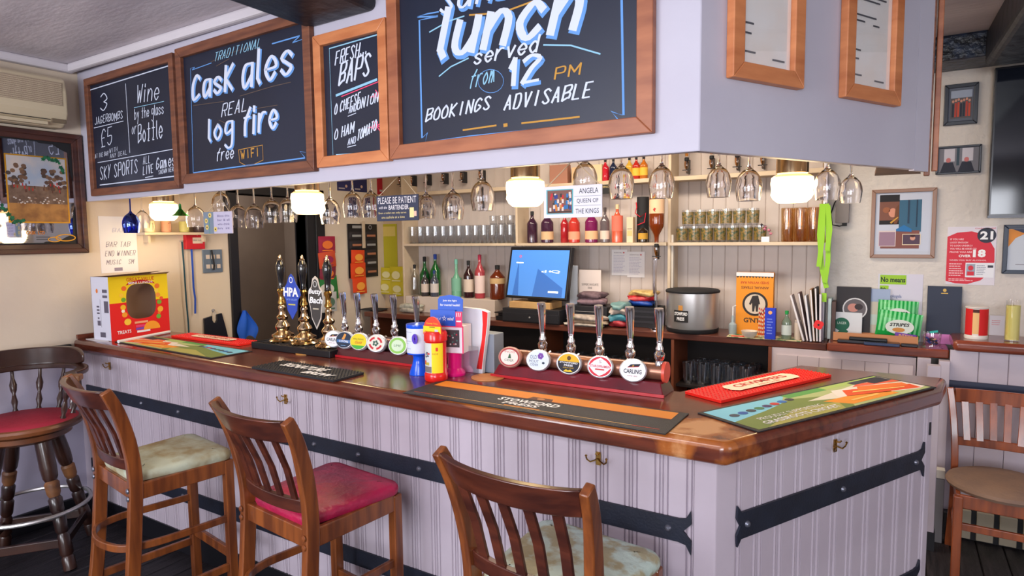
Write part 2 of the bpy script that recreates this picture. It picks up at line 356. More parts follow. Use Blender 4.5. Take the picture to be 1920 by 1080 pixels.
# --- worktop
worn = bpy.data.materials.new('worktop_varnish'); worn.use_nodes = True; nt = worn.node_tree; bs = nt.nodes['Principled BSDF']
bs.inputs['Roughness'].default_value = 0.2; bs.inputs['Coat Weight'].default_value = 0.35; bs.inputs['Coat Roughness'].default_value = 0.16
def N(t, **k):
    n = nt.nodes.new(t)
    for a, b_ in k.items(): setattr(n, a, b_)
    return n
tc = N('ShaderNodeTexCoord'); mp = N('ShaderNodeMapping'); mp.inputs['Scale'].default_value = (1.5, 9, 9); nt.links.new(tc.outputs['Object'], mp.inputs[0])
n1 = N('ShaderNodeTexNoise'); n1.inputs['Scale'].default_value = 3; n1.inputs['Detail'].default_value = 6; nt.links.new(mp.outputs[0], n1.inputs[0])
r1 = N('ShaderNodeValToRGB'); r1.color_ramp.elements[0].position = .3; r1.color_ramp.elements[1].position = .75
r1.color_ramp.elements[0].color = lin((82,38,30)); r1.color_ramp.elements[1].color = lin((124,62,42)); nt.links.new(n1.outputs[0], r1.inputs[0])
sx_ = N('ShaderNodeSeparateXYZ'); nt.links.new(tc.outputs['Object'], sx_.inputs[0])
n2 = N('ShaderNodeTexNoise'); n2.inputs['Scale'].default_value = 9; n2.inputs['Detail'].default_value = 5; nt.links.new(tc.outputs['Object'], n2.inputs[0])
def mth(op, a, b_=None, c_=None):
    n = N('ShaderNodeMath', operation=op)
    for i, v in enumerate((a, b_, c_)):
        if v is None: continue
        if isinstance(v, (int, float)): n.inputs[i].default_value = v
        else: nt.links.new(v, n.inputs[i])
    return n.outputs[0]
# bare wood rubbed through along the front nosing, more towards the corner, and one patch on the corner top
X_, Y_, Z_ = sx_.outputs
wn = mth('MULTIPLY', mth('SUBTRACT', n2.outputs[0], 0.5), 2.2)
e1 = mth('MULTIPLY', mth('SUBTRACT', mth('MULTIPLY_ADD', X_, 0.022, Z_), 1.060), 36.0)
e1 = mth('ADD', mth('MINIMUM', mth('MINIMUM', e1, mth('MULTIPLY', mth('SUBTRACT', 1.858, Y_), 40.0)), 0.7), mth('MULTIPLY', wn, 0.9))
dx = mth('SUBTRACT', X_, -0.50); dy = mth('SUBTRACT', Y_, 1.925)
dd = mth('SQRT', mth('ADD', mth('MULTIPLY', dx, dx), mth('MULTIPLY', mth('MULTIPLY', dy, dy), 1.6)))
e2 = mth('ADD', mth('SUBTRACT', 1.15, mth('MULTIPLY', dd, 6.5)), mth('MULTIPLY', wn, 1.0))
e3 = mth('ADD', mth('SUBTRACT', 0.95, mth('MULTIPLY', dd, 7.5)), mth('MULTIPLY', wn, 1.4))
msk = N('ShaderNodeMapRange'); msk.inputs[1].default_value = 0.0; msk.inputs[2].default_value = 0.35; nt.links.new(mth('MAXIMUM', e1, e2), msk.inputs[0])
msk2 = N('ShaderNodeMapRange'); msk2.inputs[1].default_value = 0.1; msk2.inputs[2].default_value = 0.5; nt.links.new(e3, msk2.inputs[0])
mxa = N('ShaderNodeMix', data_type='RGBA'); nt.links.new(msk.outputs[0], mxa.inputs[0]); nt.links.new(r1.outputs[0], mxa.inputs[6]); mxa.inputs[7].default_value = lin((166,94,42))
mxb = N('ShaderNodeMix', data_type='RGBA'); nt.links.new(msk2.outputs[0], mxb.inputs[0]); nt.links.new(mxa.outputs[2], mxb.inputs[6]); mxb.inputs[7].default_value = lin((214,156,104))
nt.links.new(mxb.outputs[2], bs.inputs['Base Color'])
bar_poly = [(-4.285, 1.83), (CC.x, CC.y), on_r(1.21), (0.208, 3.10), (-0.353, 3.10), (-0.69, 2.36), (-4.285, 2.335)]
bar_top = B().prism(bar_poly, 1.027, 1.1, worn).build('bar_worktop', bev=0.022, seg=4, smooth=40)
tag(bar_top, 'long dark varnished wooden bar top with worn orange front edge, bent at the corner', 'bar top')
upst = B().box(-4.285, 1.85, 1.1, -4.262, 2.33, 1.128, worn).build('upstand', smooth=0, bev=0.004); upst.parent = bar_top
# --- bar front
bar = thing('bar_counter', 'lilac tongue and groove panelled bar front with black iron straps under the bar top', 'bar', (0, 0, 0))
prof = [(-0.050, 0.0), (-0.050, 0.010), (-0.0475, 0.010), (-0.045, 0.0035), (-0.0425, 0.0105), (-0.037, 0.0125), (-0.0325, 0.0105), (-0.030, 0.0035), (-0.027, 0.0105), (0.027, 0.0105), (0.030, 0.0035), (0.0325, 0.0105), (0.037, 0.0125), (0.0425, 0.0105), (0.045, 0.0035), (0.0475, 0.010), (0.050, 0.010), (0.050, 0.0)]
def board_mesh(h0, h1, name='board'):
    b = B(); vs = [(x, -y, z) for z in (h0, h1) for x, y in prof]; n = len(prof)
    b.add(vs, [(i, i+1, n+i+1, n+i) for i in range(n-1)]+[tuple(range(n))[::-1], tuple(range(n, 2*n))], M['panel'])
    return b
b0 = board_mesh(0.12, 1.026).build('board', bar, smooth=0)
k = 0
for i in range(37):
    o = b0 if k == 0 else b0.copy()
    if k: COL.objects.link(o); o.parent = bar
    o.location = (-0.545-0.1005*i, YF+0.0, 0); k += 1
OFF = 0.06
for i in range(11):
    o = b0.copy(); COL.objects.link(o); o.parent = bar
    x, y = on_r(0.155+0.1005*i, OFF); o.location = (x, y, 0); o.rotation_euler = (0, 0, 1.08401)
cx, cy = -0.424, 1.87; pr = on_r(0.106, OFF)
B().prism([(-0.4945, YF-0.012), (cx-0.004, YF-0.012), (on_r(0.104, OFF-0.012)), (on_r(0.104, OFF+0.03)), (-0.4945, YF+0.03)], 0.02, 1.026, M['panel']).build('corner_post', bar, smooth=0, bev=0.004)
a0 = on_r(1.21, OFF-0.014); a1 = on_r(1.25, OFF-0.014); a2 = on_r(1.25, OFF+0.05); a3 = on_r(1.21, OFF+0.05)
B().prism([a0, a1, a2, a3], 0.12, 1.024, M['panel']).build('end_post', bar, smooth=0, bev=0.004)
e0 = on_r(1.23, OFF+0.05)
B().prism([e0, (0.10, 3.03), (-0.30, 3.03), (-0.30, 3.01), (0.02, 3.01)], 0.02, 1.024, M['panel']).build('end_panel', bar, smooth=0)
B().box(-4.296, YF-0.012, 0.12, -4.214, YF+0.02, 1.024, M['panel']).build('filler_board', bar, smooth=0, bev=.002)
B().box(-4.26, YF, 0, -0.43, YF+0.02, 1.02, M['dark']).prism([(-0.43, YF+0.005), on_r(1.21, OFF+0.005), on_r(1.21, OFF+0.02), (-0.45, YF+0.02)], 0, 1.02, M['dark']).build('backing_board', bar, smooth=0)
B().box(-4.26, YF-0.018, 0, -0.44, YF, 0.12, M['black']).prism([(-0.44, YF-0.016), (on_r(1.22, OFF-0.016)), (on_r(1.22, OFF)), (-0.44, YF)], 0, 0.12, M['black']).build('skirting', bar, smooth=0)
# iron straps with fishtail ends
def strap(L, h, T, fish):
    pts = [(0, h/2)] if not fish[0] else [(-0.012, h*0.95), (0.004, h*0.62)]
    pts += [(L, h/2)] if not fish[1] else [(L-0.004, h*0.55), (L+0.02, h*0.62), (L+0.034, h*1.0), (L+0.037, h*0.4), (L+0.012, 0), (L+0.037, -h*0.4), (L+0.036, -h*1.05), (L+0.02, -h*0.62), (L-0.004, -h*0.55)]
    pts += [(L, -h/2), (0, -h/2)] if not fish[1] and not fish[0] else ([(0, -h/2)] if not fish[0] else [(0.004, -h*0.62), (-0.012, -h*0.95), (-0.016, -h*0.4), (0.0, 0), (-0.016, h*0.4)])
    b = B(T); b.slab(pts, -0.020, -0.0125, M['iron']); s_ = b.build('iron_strap', bar, smooth=0)
    return s_
def rivet(T, x, z, par): B(T).lathe([(0.011, 0), (0.010, 0.004), (0.006, 0.008), (0.0, 0.009)], M['rivet'], 12, Matrix.Translation((x, -0.020, z)) @ Matrix.Rotation(PI/2, 4, 'X')).build('rivet', par)
T1 = Matrix.Translation((-4.2, YF, 0.79))
s_ = strap(3.665, 0.068, T1, (0, 1))
for x in (0.3, 0.62, 0.98, 1.42, 2.03, 2.3, 2.63, 3.05, 3.63): rivet(T1, x, 0, s_)
T1 = Matrix.Translation((-4.2, YF, 0.33)); s_ = strap(3.665, 0.068, T1, (0, 1))
for x in (0.3, 0.98, 2.03, 3.05, 3.63): rivet(T1, x, 0, s_)
for zz in (0.81, 0.33):
    p = on_r(0.115, OFF); T2 = Matrix.Translation((p[0], p[1], zz)) @ rotz(1.08401); s_ = strap(1.04, 0.068, T2, (1, 1))
    for x in (0.03, 0.53, 1.01): rivet(T2, x, 0, s_)
# brass double coat hooks
def hook(T):
    b = B(T); b.box(-0.008, -0.0165, -0.022, 0.008, -0.0125, 0.022, M['brass'])
    for s in (-1, 1):
        b.tube([(0, -0.016, 0.0), (s*0.010, -0.022, -0.006), (s*0.024, -0.026, -0.012), (s*0.034, -0.030, -0.004), (s*0.036, -0.033, 0.006)], 0.0028, M['brass'], 6)
        b.lathe([(0, -0.005), (0.005, 0), (0, 0.005)], M['brass'], 8, Matrix.Translation((s*0.036, -0.033, 0.009)))
    b.tube([(0, -0.016, 0.014), (0, -0.03, 0.016), (0, -0.036, 0.022)], 0.003, M['brass'], 6)
    b.build('coat_hook', bar)
for x in (-3.915, -2.358, -0.807): hook(Matrix.Translation((x, YF, 0.968)))
p = on_r(0.60, OFF); hook(Matrix.Translation((p[0], p[1], 0.972)) @ rotz(1.08401))
B().slab([(-0.006, 0), (0.006, 0), (0.004, 0.05), (-0.004, 0.05)], -0.004, 0.0, M['black'], Matrix.Translation((*on_r(1.23, OFF-0.014), 0.90)) @ rotz(1.08401)).build('latch', bar, smooth=0)
# ================================================================== canopy (soffit) over the bar
can = thing('bar_canopy', 'pale lilac boxed canopy hanging from the ceiling over the bar', 'canopy')
S0 = Vector((-0.497, 1.88)); ZB = 1.945
def on_s(s, off=0.0): p = S0+DR*s+NR*off; return p.x, p.y
fa = B()
def wallseg(p, q, t, z0, z1, m, b):
    p, q = Vector(p), Vector(q); d = (q-p).normalized(); n = Vector((-d.y, d.x))*t
    b.prism([tuple(p), tuple(q), tuple(q+n), tuple(p+n)], z0, z1, m)
FL = (WX+0.002, 1.96); 
fas_a = math.atan2(1.88-1.96, -0.497-WX)
def fasx(x): return 1.96+(x-WX)*(1.88-1.96)/(-0.497-WX)
wallseg(FL, tuple(S0), 0.03, ZB, CZ-0.001, M['fascia'], fa); fa.build('fascia', can, smooth=0, bev=0.003)
fb = B(); wallseg(tuple(S0), on_s(1.19), 0.03, ZB, CZ-0.001, M['fascia'], fb); fb.build('side_fascia', can, smooth=0, bev=0.003)
fe = B(); q0 = on_s(1.19); wallseg(q0, (q0[0]+0.055, q0[1]+0.10), 0.02, ZB-0.005, CZ-0.001, M['fascia'], fe); wallseg((q0[0]+0.055, q0[1]+0.10), (q0[0]+0.04, q0[1]+0.3), 0.02, ZB+0.02, CZ-0.001, M['dark'], fe); fe.build('end_fascia', can, smooth=0)
for dx_, dz_, mm in ((0.035, 0.0, M['framew']), (0.062, 0.02, M['framem'])):
    e_ = B(); e_.box(q0[0]+dx_, q0[1]+0.04+dx_*1.4, 1.925+dz_, q0[0]+dx_+0.02, q0[1]+0.075+dx_*1.4, CZ-0.02, mm); e_.build('edge_batten', can, smooth=0, bev=0.003)
mu = mat('canopy_underside', (206,176,130), 0.55, c2=(186,154,112), scale=3)
iy0 = 1.995
B().prism([(WX+0.01, iy0+0.0), (-0.5, 1.912), on_s(1.18, 0.032), (q0[0]-0.3, q0[1]+0.2), (-0.75, 2.7), (WX+0.01, 2.7)], 2.08, 2.1, mu).build('underside', can, smooth=0)
B().box(WX+0.01, 2.68, 2.1, -0.76, 2.70, CZ-0.001, M['fascia']).build('rear_fascia', can, smooth=0)
B().prism([on_s(0.99,.032), on_s(1.188,.032), (q0[0]+.03,q0[1]+.28), (q0[0]-.14,q0[1]+.26)], ZB+.003, ZB+.018, mat('canopy_end_board', (126,100,84), .6, c2=(96,74,64), scale=6)).build('end_underside', can, smooth=0)
# ================================================================== chalkboards on the canopy
def board_T(x): return Matrix.Translation((x, fasx(x), 0)) @ rotz(fas_a)
def framed(name, label, cat, T, w_, z0, z1, fw, fm, face, depth=0.028, group=None, lip=0.010):
    o = thing(name, label, cat, T.translation, T.to_euler().z, group); o.location = (T.translation.x, T.translation.y, z0); h = z1-z0; f_ = B()
    for poly in ([(0,0),(w_,0),(w_-fw,fw),(fw,fw)], [(0,h),(fw,h-fw),(w_-fw,h-fw),(w_,h)], [(0,0),(fw,fw),(fw,h-fw),(0,h)], [(w_,0),(w_,h),(w_-fw,h-fw),(w_-fw,fw)]):
        f_.slab(poly, -depth, -0.001, fm)
    f_.build('frame', o, smooth=0, bev=0.003)
    B().box(fw-0.004, -lip, fw-0.004, w_-fw+0.004, -0.001, h-fw+0.004, face).build('backing', o, smooth=0)
    return o
WH = mat('chalk_white', (204,212,230), 0.8); BL = mat('chalk_blue', (98,150,214), 0.8); OG = mat('chalk_ochre', (190,140,60), 0.8); PK = mat('chalk_pink', (226,70,110), 0.8); CY = mat('chalk_pale_blue', (140,190,216), 0.8); DO = mat('chalk_dim_ochre', (92,76,66), 0.8)
class Bd:            # maps photograph pixels to the chalkboard's own x,z
    def __init__(s, o): s.o = o; s.x0 = o.location.x; s.y0 = o.location.y; s.z0 = o.location.z; s.a = o.rotation_euler.z
    def __call__(s, px, py):
        d = ray(px, py); n = Vector((-math.sin(s.a), math.cos(s.a))); c = Vector((s.x0, s.y0))-n*0.012
        t = c.dot(n)/(d.x*n.x+d.y*n.y); P = d*t; q = Vector((P.x-s.x0, P.y-s.y0)); return q.x*math.cos(s.a)+q.y*math.sin(s.a), P.z+EYE-s.z0
def zigframe(b, P, m, wd, pts): stroke(b, [P(*p) for p in pts], wd, -0.0112, m, 1)
# board 1
o1 = framed('chalkboard', 'leftmost chalkboard, wine by the glass and sports, in a dark wooden frame', 'chalkboard', board_T(-4.16), 0.96, 1.972, 2.664, 0.042, M['framew'], M['chalk'])
P = Bd(o1); b = B(); y1 = -0.0112
stroke(b, [P(168,169), P(320,122)], .006, y1, WH, 1); stroke(b, [P(235,157), P(243,286)], .005, y1, WH, 1); stroke(b, [P(183,305), P(328,279)], .004, y1, WH, 1); stroke(b, [P(187,347), P(330,330)], .006, y1, WH, 1); stroke(b, [P(176,240), P(231,227)], .004, y1, WH, 1); stroke(b, [P(251,202), P(307,190)], .003, y1, CY, 1)
hand(b, '3', P(188,208), P(203,205), .095, .009, y1, WH); hand(b, 'JAGERBOMBS', P(178,234), P(230,222), .042, .005, y1, WH, jit=.1); hand(b, '\u00a35', P(190,276), P(210,270), .10, .007, y1, WH)
hand(b, 'AT THE BAR', P(178,297), P(203,291), .024, .003, y1, WH); hand(b, 'WITH', P(205,287), P(220,283), .024, .003, y1, WH); hand(b, 'ANY DEAL', P(206,297), P(238,289), .024, .003, y1, WH)
hand(b, 'Wine', P(256,193), P(298,186), .092, .008, y1, WH, .25); hand(b, 'by the glass', P(252,224), P(307,213), .055, .005, y1, WH, .1)
hand(b, 'or', P(247,252), P(256,250), .06, .004, y1, WH); hand(b, 'Bottle', P(259,268), P(305,258), .095, .008, y1, WH, .1)
hand(b, 'SKY SPORTS', P(188,337), P(258,322), .075, .007, y1, WH, .15, jit=.06); hand(b, 'ALL', P(268,308), P(282,305), .04, .004, y1, WH); hand(b, 'LIVE', P(268,328), P(287,323), .045, .006, y1, WH); stroke(b, [P(272,333), P(287,330)], .004, y1, WH, 1)
hand(b, 'Games', P(293,318), P(328,309), .06, .007, y1, WH); hand(b, 'SHOWN HERE', P(297,327), P(328,320), .022, .003, y1, WH)
b.build('lettering', o1, smooth=0)
# board 2
o2 = framed('chalkboard', 'chalkboard advertising cask ales and log fire, framed in brown wood', 'chalkboard', board_T(-3.175), 1.028, 1.992, 2.675, 0.048, M['framew'], M['chalk'])
P = Bd(o2); b = B(); bb = B()
for th in ('w',):
    hand(bb, 'CasK', P(363,190), P(440,168), .115, .028, -.0108, BL, .15, .5); hand(bb, 'ales', P(456,168), P(552,137), .15, .028, -.0108, BL, .15, .5)
    hand(bb, 'log', P(393,267), P(440,256), .105, .022, -.0108, BL, .12, .5); hand(bb, 'fire', P(458,256), P(522,240), .12, .024, -.0108, BL, .12, .5)
bb.build('blue_lettering', o2, smooth=0)
hand(b, 'TRADITIONAL', P(401,115), P(488,88), .038, .005, y1, CY, .5); hand(b, 'CasK', P(361,188), P(438,166), .115, .022, y1, WH, .15, .45); hand(b, 'ales', P(454,166), P(550,135), .15, .022, y1, WH, .15, .45)
hand(b, 'REAL', P(415,219), P(463,207), .058, .007, y1, WH, .35); hand(b, 'log', P(391,265), P(438,254), .105, .017, y1, WH, .12, .45); hand(b, 'fire', P(456,254), P(520,238), .12, .019, y1, WH, .12, .45); hand(b, 'free', P(406,302), P(438,296), .058, .007, y1, WH, .2)
hand(b, 'WIFI', P(452,298), P(487,292), .038, .006, y1, OG, 0, 1)
for q in ([(447,281),(492,272)], [(492,272),(493,300),(476,308),(462,311),(449,304),(447,281)]): stroke(b, [P(*p) for p in q], .003, y1, OG, 1)
for q in ([(395,116),(430,100),(470,87)], [(405,124),(430,110)], [(362,198),(420,190)], [(450,180),(510,162),(545,154)], [(410,225),(425,232)], [(440,210),(520,197)]): stroke(b, [P(*p) for p in q], .003, y1, DO, 1)
b.build('lettering', o2, smooth=0)
b = B(); zigframe(b, P, BL, .006, [(510,82),(562,67),(548,80),(572,72),(576,286),(562,284),(572,296),(480,308),(362,324)]); zigframe(b, P, BL, .004, [(362,324),(357,128),(365,126),(360,131),(396,118)]); b.build('blue_border', o2, smooth=0)
# board 3
o3 = framed('chalkboard', 'narrow chalkboard for fresh baps in a light pine frame', 'chalkboard', board_T(-2.128), 0.42, 2.004, 2.553, 0.045, M['framel'], M['chalk'], 0.03)
P = Bd(o3); b = B()
stroke(b, [P(617,91), P(714,63)], .005, y1, CY, 1); stroke(b, [P(630,290), P(724,284)], .004, y1, CY, 1); stroke(b, [P(617,91), P(624,290)], .002, y1, CY, 1)
hand(b, 'FRESH...', P(628,122), P(688,100), .052, .007, y1, WH, .25); hand(b, 'BAPS', P(635,160), P(692,140), .085, .011, y1, WH, .25); stroke(b, [P(630,179), P(706,149)], .010, y1, CY, 1); stroke(b, [P(640,181), P(712,152)], .004, y1, PK, 1)
hand(b, 'O CHEESE', P(627,215), P(675,192), .042, .006, y1, WH, .2); hand(b, 'AND', P(654,212), P(668,207), .025, .004, y1, WH); hand(b, 'ONION', P(669,206), P(709,190), .04, .006, y1, WH, .25)
hand(b, 'O HAM', P(627,262), P(664,247), .042, .006, y1, WH, .2); hand(b, 'AND', P(652,272), P(667,267), .025, .004, y1, WH); hand(b, 'TOMATO', P(669,264), P(705,243), .042, .006, y1, WH, .25); stroke(b, [P(652,218), P(667,212)], .003, y1, WH, 1); stroke(b, [P(651,276), P(667,272)], .003, y1, WH, 1)
for cx_, cy_ in ((710,178), (706,236)):
    for a in range(8):
        g = a*PI/4+.2; l = 11 if a % 2 else 8; stroke(b, [P(cx_, cy_), P(cx_+l*math.cos(g), cy_+l*math.sin(g))], .0045, y1, PK, 1)
    stroke(b, [P(cx_, cy_), P(cx_-16, cy_+4)], .005, y1, PK, 1)
b.build('lettering', o3, smooth=0)
# board 4
o4 = framed('chalkboard', 'largest chalkboard, for Sunday lunch served from 12, in a pine frame', 'chalkboard', board_T(-1.70), 1.07, 2.008, 2.745, 0.052, M['framem'], M['chalk'], 0.032)
P = Bd(o4); b = B(); bb = B(); yb = -.0108
for (s_, A_, B_, h, wd, sl) in (('SunDAY', (824,26), (1040,-38), .085, .014, .3), ('lunch', (822,108), (1085,50), .165, .032, .3), ('12', (955,160), (1017,148), .085, .020, .1)):
    A2 = P(A_[0]+3, A_[1]+5); B2 = P(B_[0]+3, B_[1]+5); hand(bb, s_, A2, B2, h, wd*1.35, yb, BL, sl, .5); hand(b, s_, P(*A_), P(*B_), h, wd, y1, WH, sl, .45)
hand(b, 'served', P(888,121), P(1008,96), .052, .009, y1, WH, .3); hand(b, 'from', P(880,166), P(928,152), .06, .005, y1, CY, .3, 1); hand(b, 'PM', P(1040,148), P(1091,138), .034, .007, y1, OG, .2)
hand(b, 'BOOKINGS', P(798,228), P(918,204), .044, .008, y1, WH, .3); hand(b, 'ADVISABLE', P(945,206), P(1108,181), .046, .008, y1, WH, .3)
stroke(b, [P(880,28), P(940,24), P(1005,0)], .006, y1, OG, 1); stroke(b, [P(868,244), P(930,235)], .006, y1, OG, 1); stroke(b, [P(945,235), P(950,234)], .012, y1, OG, 1); stroke(b, [P(978,231), P(1086,219)], .006, y1, OG, 1)
stroke(b, [P(823,143), P(845,125), P(878,109)], .005, y1, CY, 1); stroke(b, [P(1019,84), P(1070,85), P(1125,101)], .005, y1, CY, 1); stroke(b, [P(805,60), P(840,40), P(870,30)], .005, y1, CY, 1)
cc = [P(920+24*math.cos(t/3), 152+22*math.sin(t/3)) for t in range(20)]; stroke(b, cc, .002, y1, BL, 1)
b.build('lettering', o4, smooth=0); bb.build('blue_lettering', o4, smooth=0)
b = B(); zigframe(b, P, BL, .008, [(1165,-20),(1169,216),(1146,209),(1160,226),(1040,240),(880,256),(797,268),(801,249),(791,259),(786,38),(820,30)]); zigframe(b, P, BL, .005, [(820,30),(782,32),(800,26),(822,22)]); b.build('blue_border', o4, smooth=0)
# ================================================================== certificates on the canopy's side
def side_T(s): x, y = on_s(s); return Matrix.Translation((x, y, 0)) @ rotz(1.08401)
cert_face = mat('certificate_paper', (246,246,248), 0.5, c2=(244,232,224), scale=3.5)
for s0, s1, z1, lb, rows in ((0.107, 0.445, 2.63, 'pine framed certificate nearer the canopy corner', 5), (0.675, 1.024, 2.63, 'pine framed certificate nearer the far end of the canopy', 6)):
    o = framed('framed_certificate', lb, 'certificate', side_T(s0), s1-s0, 2.166, z1, 0.05, M['framel'], cert_face, 0.03)
    b = B(); gk = ink((90,90,98)); W_ = s1-s0
    for i, (x0, x1, zz) in enumerate(((.08,.26,.36), (.06,.22,.345), (.06,.2,.29), (.06,.13,.27), (.18,.22,.265), (.06,.11,.17), (.06,.1,.14), (.06,.12,.085), (.2,.26,.075), (.06,.15,.40))):
        b.fr(x0, zz, min(x1, W_-.06), zz+.006, -.0112, gk)
    put(b, 'Certificate', .07, .36+.03, .24, .415, -.0112, gk)
    b.build('print', o, smooth=0)
    B().box(.052, -.0135, .052, W_-.052, -.0125, z1-2.166-.052, M['clear']).build('glass', o, smooth=0)
# ================================================================== seats
def curve(pts, n=5):
    P_ = [Vector(p) for p in pts]; out = []
    for i in range(len(P_)-1):
        p0 = P_[max(i-1, 0)]; p1 = P_[i]; p2 = P_[i+1]; p3 = P_[min(i+2, len(P_)-1)]
        for k in range(n):
            u = k/n; out.append(0.5*((2*p1)+(-p0+p2)*u+(2*p0-5*p1+4*p2-p3)*u*u+(-p0+3*p1-3*p2+p3)*u**3))
    return out+[P_[-1]]
CUSH = {
 'floral': mat('faded_floral_cushion', (190,208,198), 0.75, c2=(166,158,126), scale=16, bump=0.5, bscale=30, lo=.42, hi=.56),
 'stain': mat('stained_green_cushion', (180,186,166), 0.8, c2=(150,134,96), scale=7, bump=0.5, bscale=26, lo=.42, hi=.6),
 'red': mat('worn_crimson_vinyl', (190,28,76), 0.4, c2=(136,24,60), scale=6, bump=0.6, bscale=28)}
def cushion(b, w0, w1, d, z0, z1, m, r=0.05, y0=0.0):
    n = 10; ring_ = []
    for cx_, cy_, a in ((w1/2-r, d/2-r, 0), (-w1/2+r, d/2-r, 1), (-w0/2+r, -d/2+r, 2), (w0/2-r, -d/2+r, 3)):
        for k in range(n+1):
            g = (a+k/n)*PI/2; ring_.append((cx_, cy_, math.cos(g), math.sin(g)))
    vs = []; lay = ((0.006, z0), (0, z0+(z1-z0)*.3), (0.002, z0+(z1-z0)*.6), (0.012, z0+(z1-z0)*.85), (0.035, z1-0.002), (0.09, z1+0.004))
    for ins, z in lay:
        for cx_, cy_, a, c in ring_: vs.append((cx_+a*(r-ins*0.6)-cx_*ins*1.2, y0+cy_+c*(r-ins*0.6)-cy_*ins*1.2, z))
    L = len(ring_); fs = []
    for j in range(len(lay)-1):
        for i in range(L): fs.append((j*L+i, j*L+(i+1) % L, (j+1)*L+(i+1) % L, (j+1)*L+i))
    fs += [tuple(range(L))[::-1]]
    vs.append((0, y0, z1+0.008)); c = len(vs)-1
    for i in range(L): fs.append(((len(lay)-1)*L+i, (len(lay)-1)*L+(i+1) % L, c))
    b.add(vs, fs, m)
def rear_path(s, kz=1.0):
    return curve([(s*.205,-.265,0),(s*.195,-.215,.30),(s*.192,-.185,.62),(s*.193,-.178,.78),(s*.20,-.195,.92),(s*.214,-.230,1.05),(s*.224,-.270,1.137)])
def make_stool(label, cush, group, loc, rz):
    t = thing('bar_stool', label, 'bar stool', loc, rz, group); W = M['wood']; D = M['wooddk']
    for s in (-1, 1):
        B().sweep(rear_path(s), .030, .050, W, (1, 0, 0), taper=[1]*20+[1-.02*i for i in range(11)]).build('rear_leg', t, smooth=30, bev=.004)
        B().sweep([(s*.185,.195,0), (s*.185,.195,.735)], .038, .038, W).build('front_leg', t, smooth=0, bev=.004)
    def arc(z, bow, off, hw): return [(hw*math.sin(a)/math.sin(1), off-bow*(math.cos(a)-math.cos(1))/(1-math.cos(1)), z) for a in [(-1+2*i/12) for i in range(13)]]
    # curved top rail
    tr = B(); lo = arc(1.056, .050, -.238, .202); hi = arc(1.135, .052, -.274, .213)
    vs = []; 
    for p, q in zip(lo, hi): vs += [(p[0], p[1]-.012, p[2]), (p[0], p[1]+.012, p[2]), (q[0], q[1]+.012, q[2]), (q[0], q[1]-.012, q[2])]
    fs = [(4*i+j, 4*i+(j+1) % 4, 4*i+4+(j+1) % 4, 4*i+4+j) for i in range(12) for j in range(4)]+[(0,1,2,3), (48,51,50,49)]
    tr.add(vs, fs, D); tr.build('top_rail', t, smooth=30, bev=.004)
    lr = B(); lo = arc(.795, .033, -.172, .192); hi = arc(.842, .035, -.176, .193); vs = []
    for p, q in zip(lo, hi): vs += [(p[0], p[1]-.011, p[2]), (p[0], p[1]+.011, p[2]), (q[0], q[1]+.011, q[2]), (q[0], q[1]-.011, q[2])]
    lr.add(vs, fs, D); lr.build('lower_rail', t, smooth=30, bev=.003)
    for i in range(5):
        u = (-2+i)/2.0; x0 = u*.135; x1 = u*.145; y0 = -.174-.034*(math.cos(u*.62)-math.cos(1))/(1-math.cos(1)); y1_ = -.235-.05*(math.cos(u*.62)-math.cos(1))/(1-math.cos(1))
        B().sweep([(x0, y0, .835), (x0+(x1-x0)*.5, y0+(y1_-y0)*.42, .95), (x1, y1_-.004, 1.062)], .030, .011, D).build('back_slat', t, smooth=0, bev=.002)
    a = B(); a.box(-.19,-.19,.675,.19,-.165,.74,W); a.box(-.19,.18,.675,.19,.205,.74,W); a.box(-.200,-.165,.675,-.178,.18,.74,W); a.box(.178,-.165,.675,.200,.18,.74,W); a.box(-.18,-.165,.725,.18,.18,.738,D)
    a.build('seat_frame', t, smooth=0, bev=.004)
    c = B(); cushion(c, .355, .42, .40, .740, .782, CUSH[cush], .05, .02); c.build('seat', t, smooth=60)
    hp = curve([(.185,.18,.47),(.192,.0,.475),(.188,-.13,.48),(.14,-.225,.48),(0,-.262,.48),(-.14,-.225,.48),(-.188,-.13,.48),(-.192,.0,.475),(-.185,.18,.47)], 5)
    B().sweep(hp, .030, .016, W, (0, 0, 1)).build('hoop_rail', t, smooth=40, bev=.003)
    for s in (-1, 1): B().sweep([(s*.19,.18,.25), (s*.195,-.20,.25)], .034, .018, W, (0,0,1)).build('stretcher', t, smooth=0, bev=.003)
    B().box(-.17,.185,.28,.17,.203,.325,W).build('stretcher', t, smooth=0, bev=.003); B().box(-.185,-.222,.19,.185,-.205,.225,W).build('stretcher', t, smooth=0, bev=.003)
    for s in (-1, 1):
        for z in (.69, .722): B().lathe([(.011,0),(.009,.004),(0,.006)], M['rivet'] if cush != 'red' else M['wood'], 12, Matrix.Translation((s*.193,-.207,z)) @ Matrix.Rotation(PI/2, 4, 'X')).build('screw_cap', t)
    return t
make_stool('high wooden bar stool with a stained sage green seat, beside the turned captain stool', 'stain', 'slat back bar stools', (-2.69, 1.465, 0), R(-8))
make_stool('high wooden bar stool with the crimson vinyl seat', 'red', 'slat back bar stools', (-1.785, 1.545, 0), R(-6))
make_stool('high wooden bar stool with a pale mint floral seat, nearest the bar corner', 'floral', 'slat back bar stools', (-.765, 1.525, 0), R(-5))
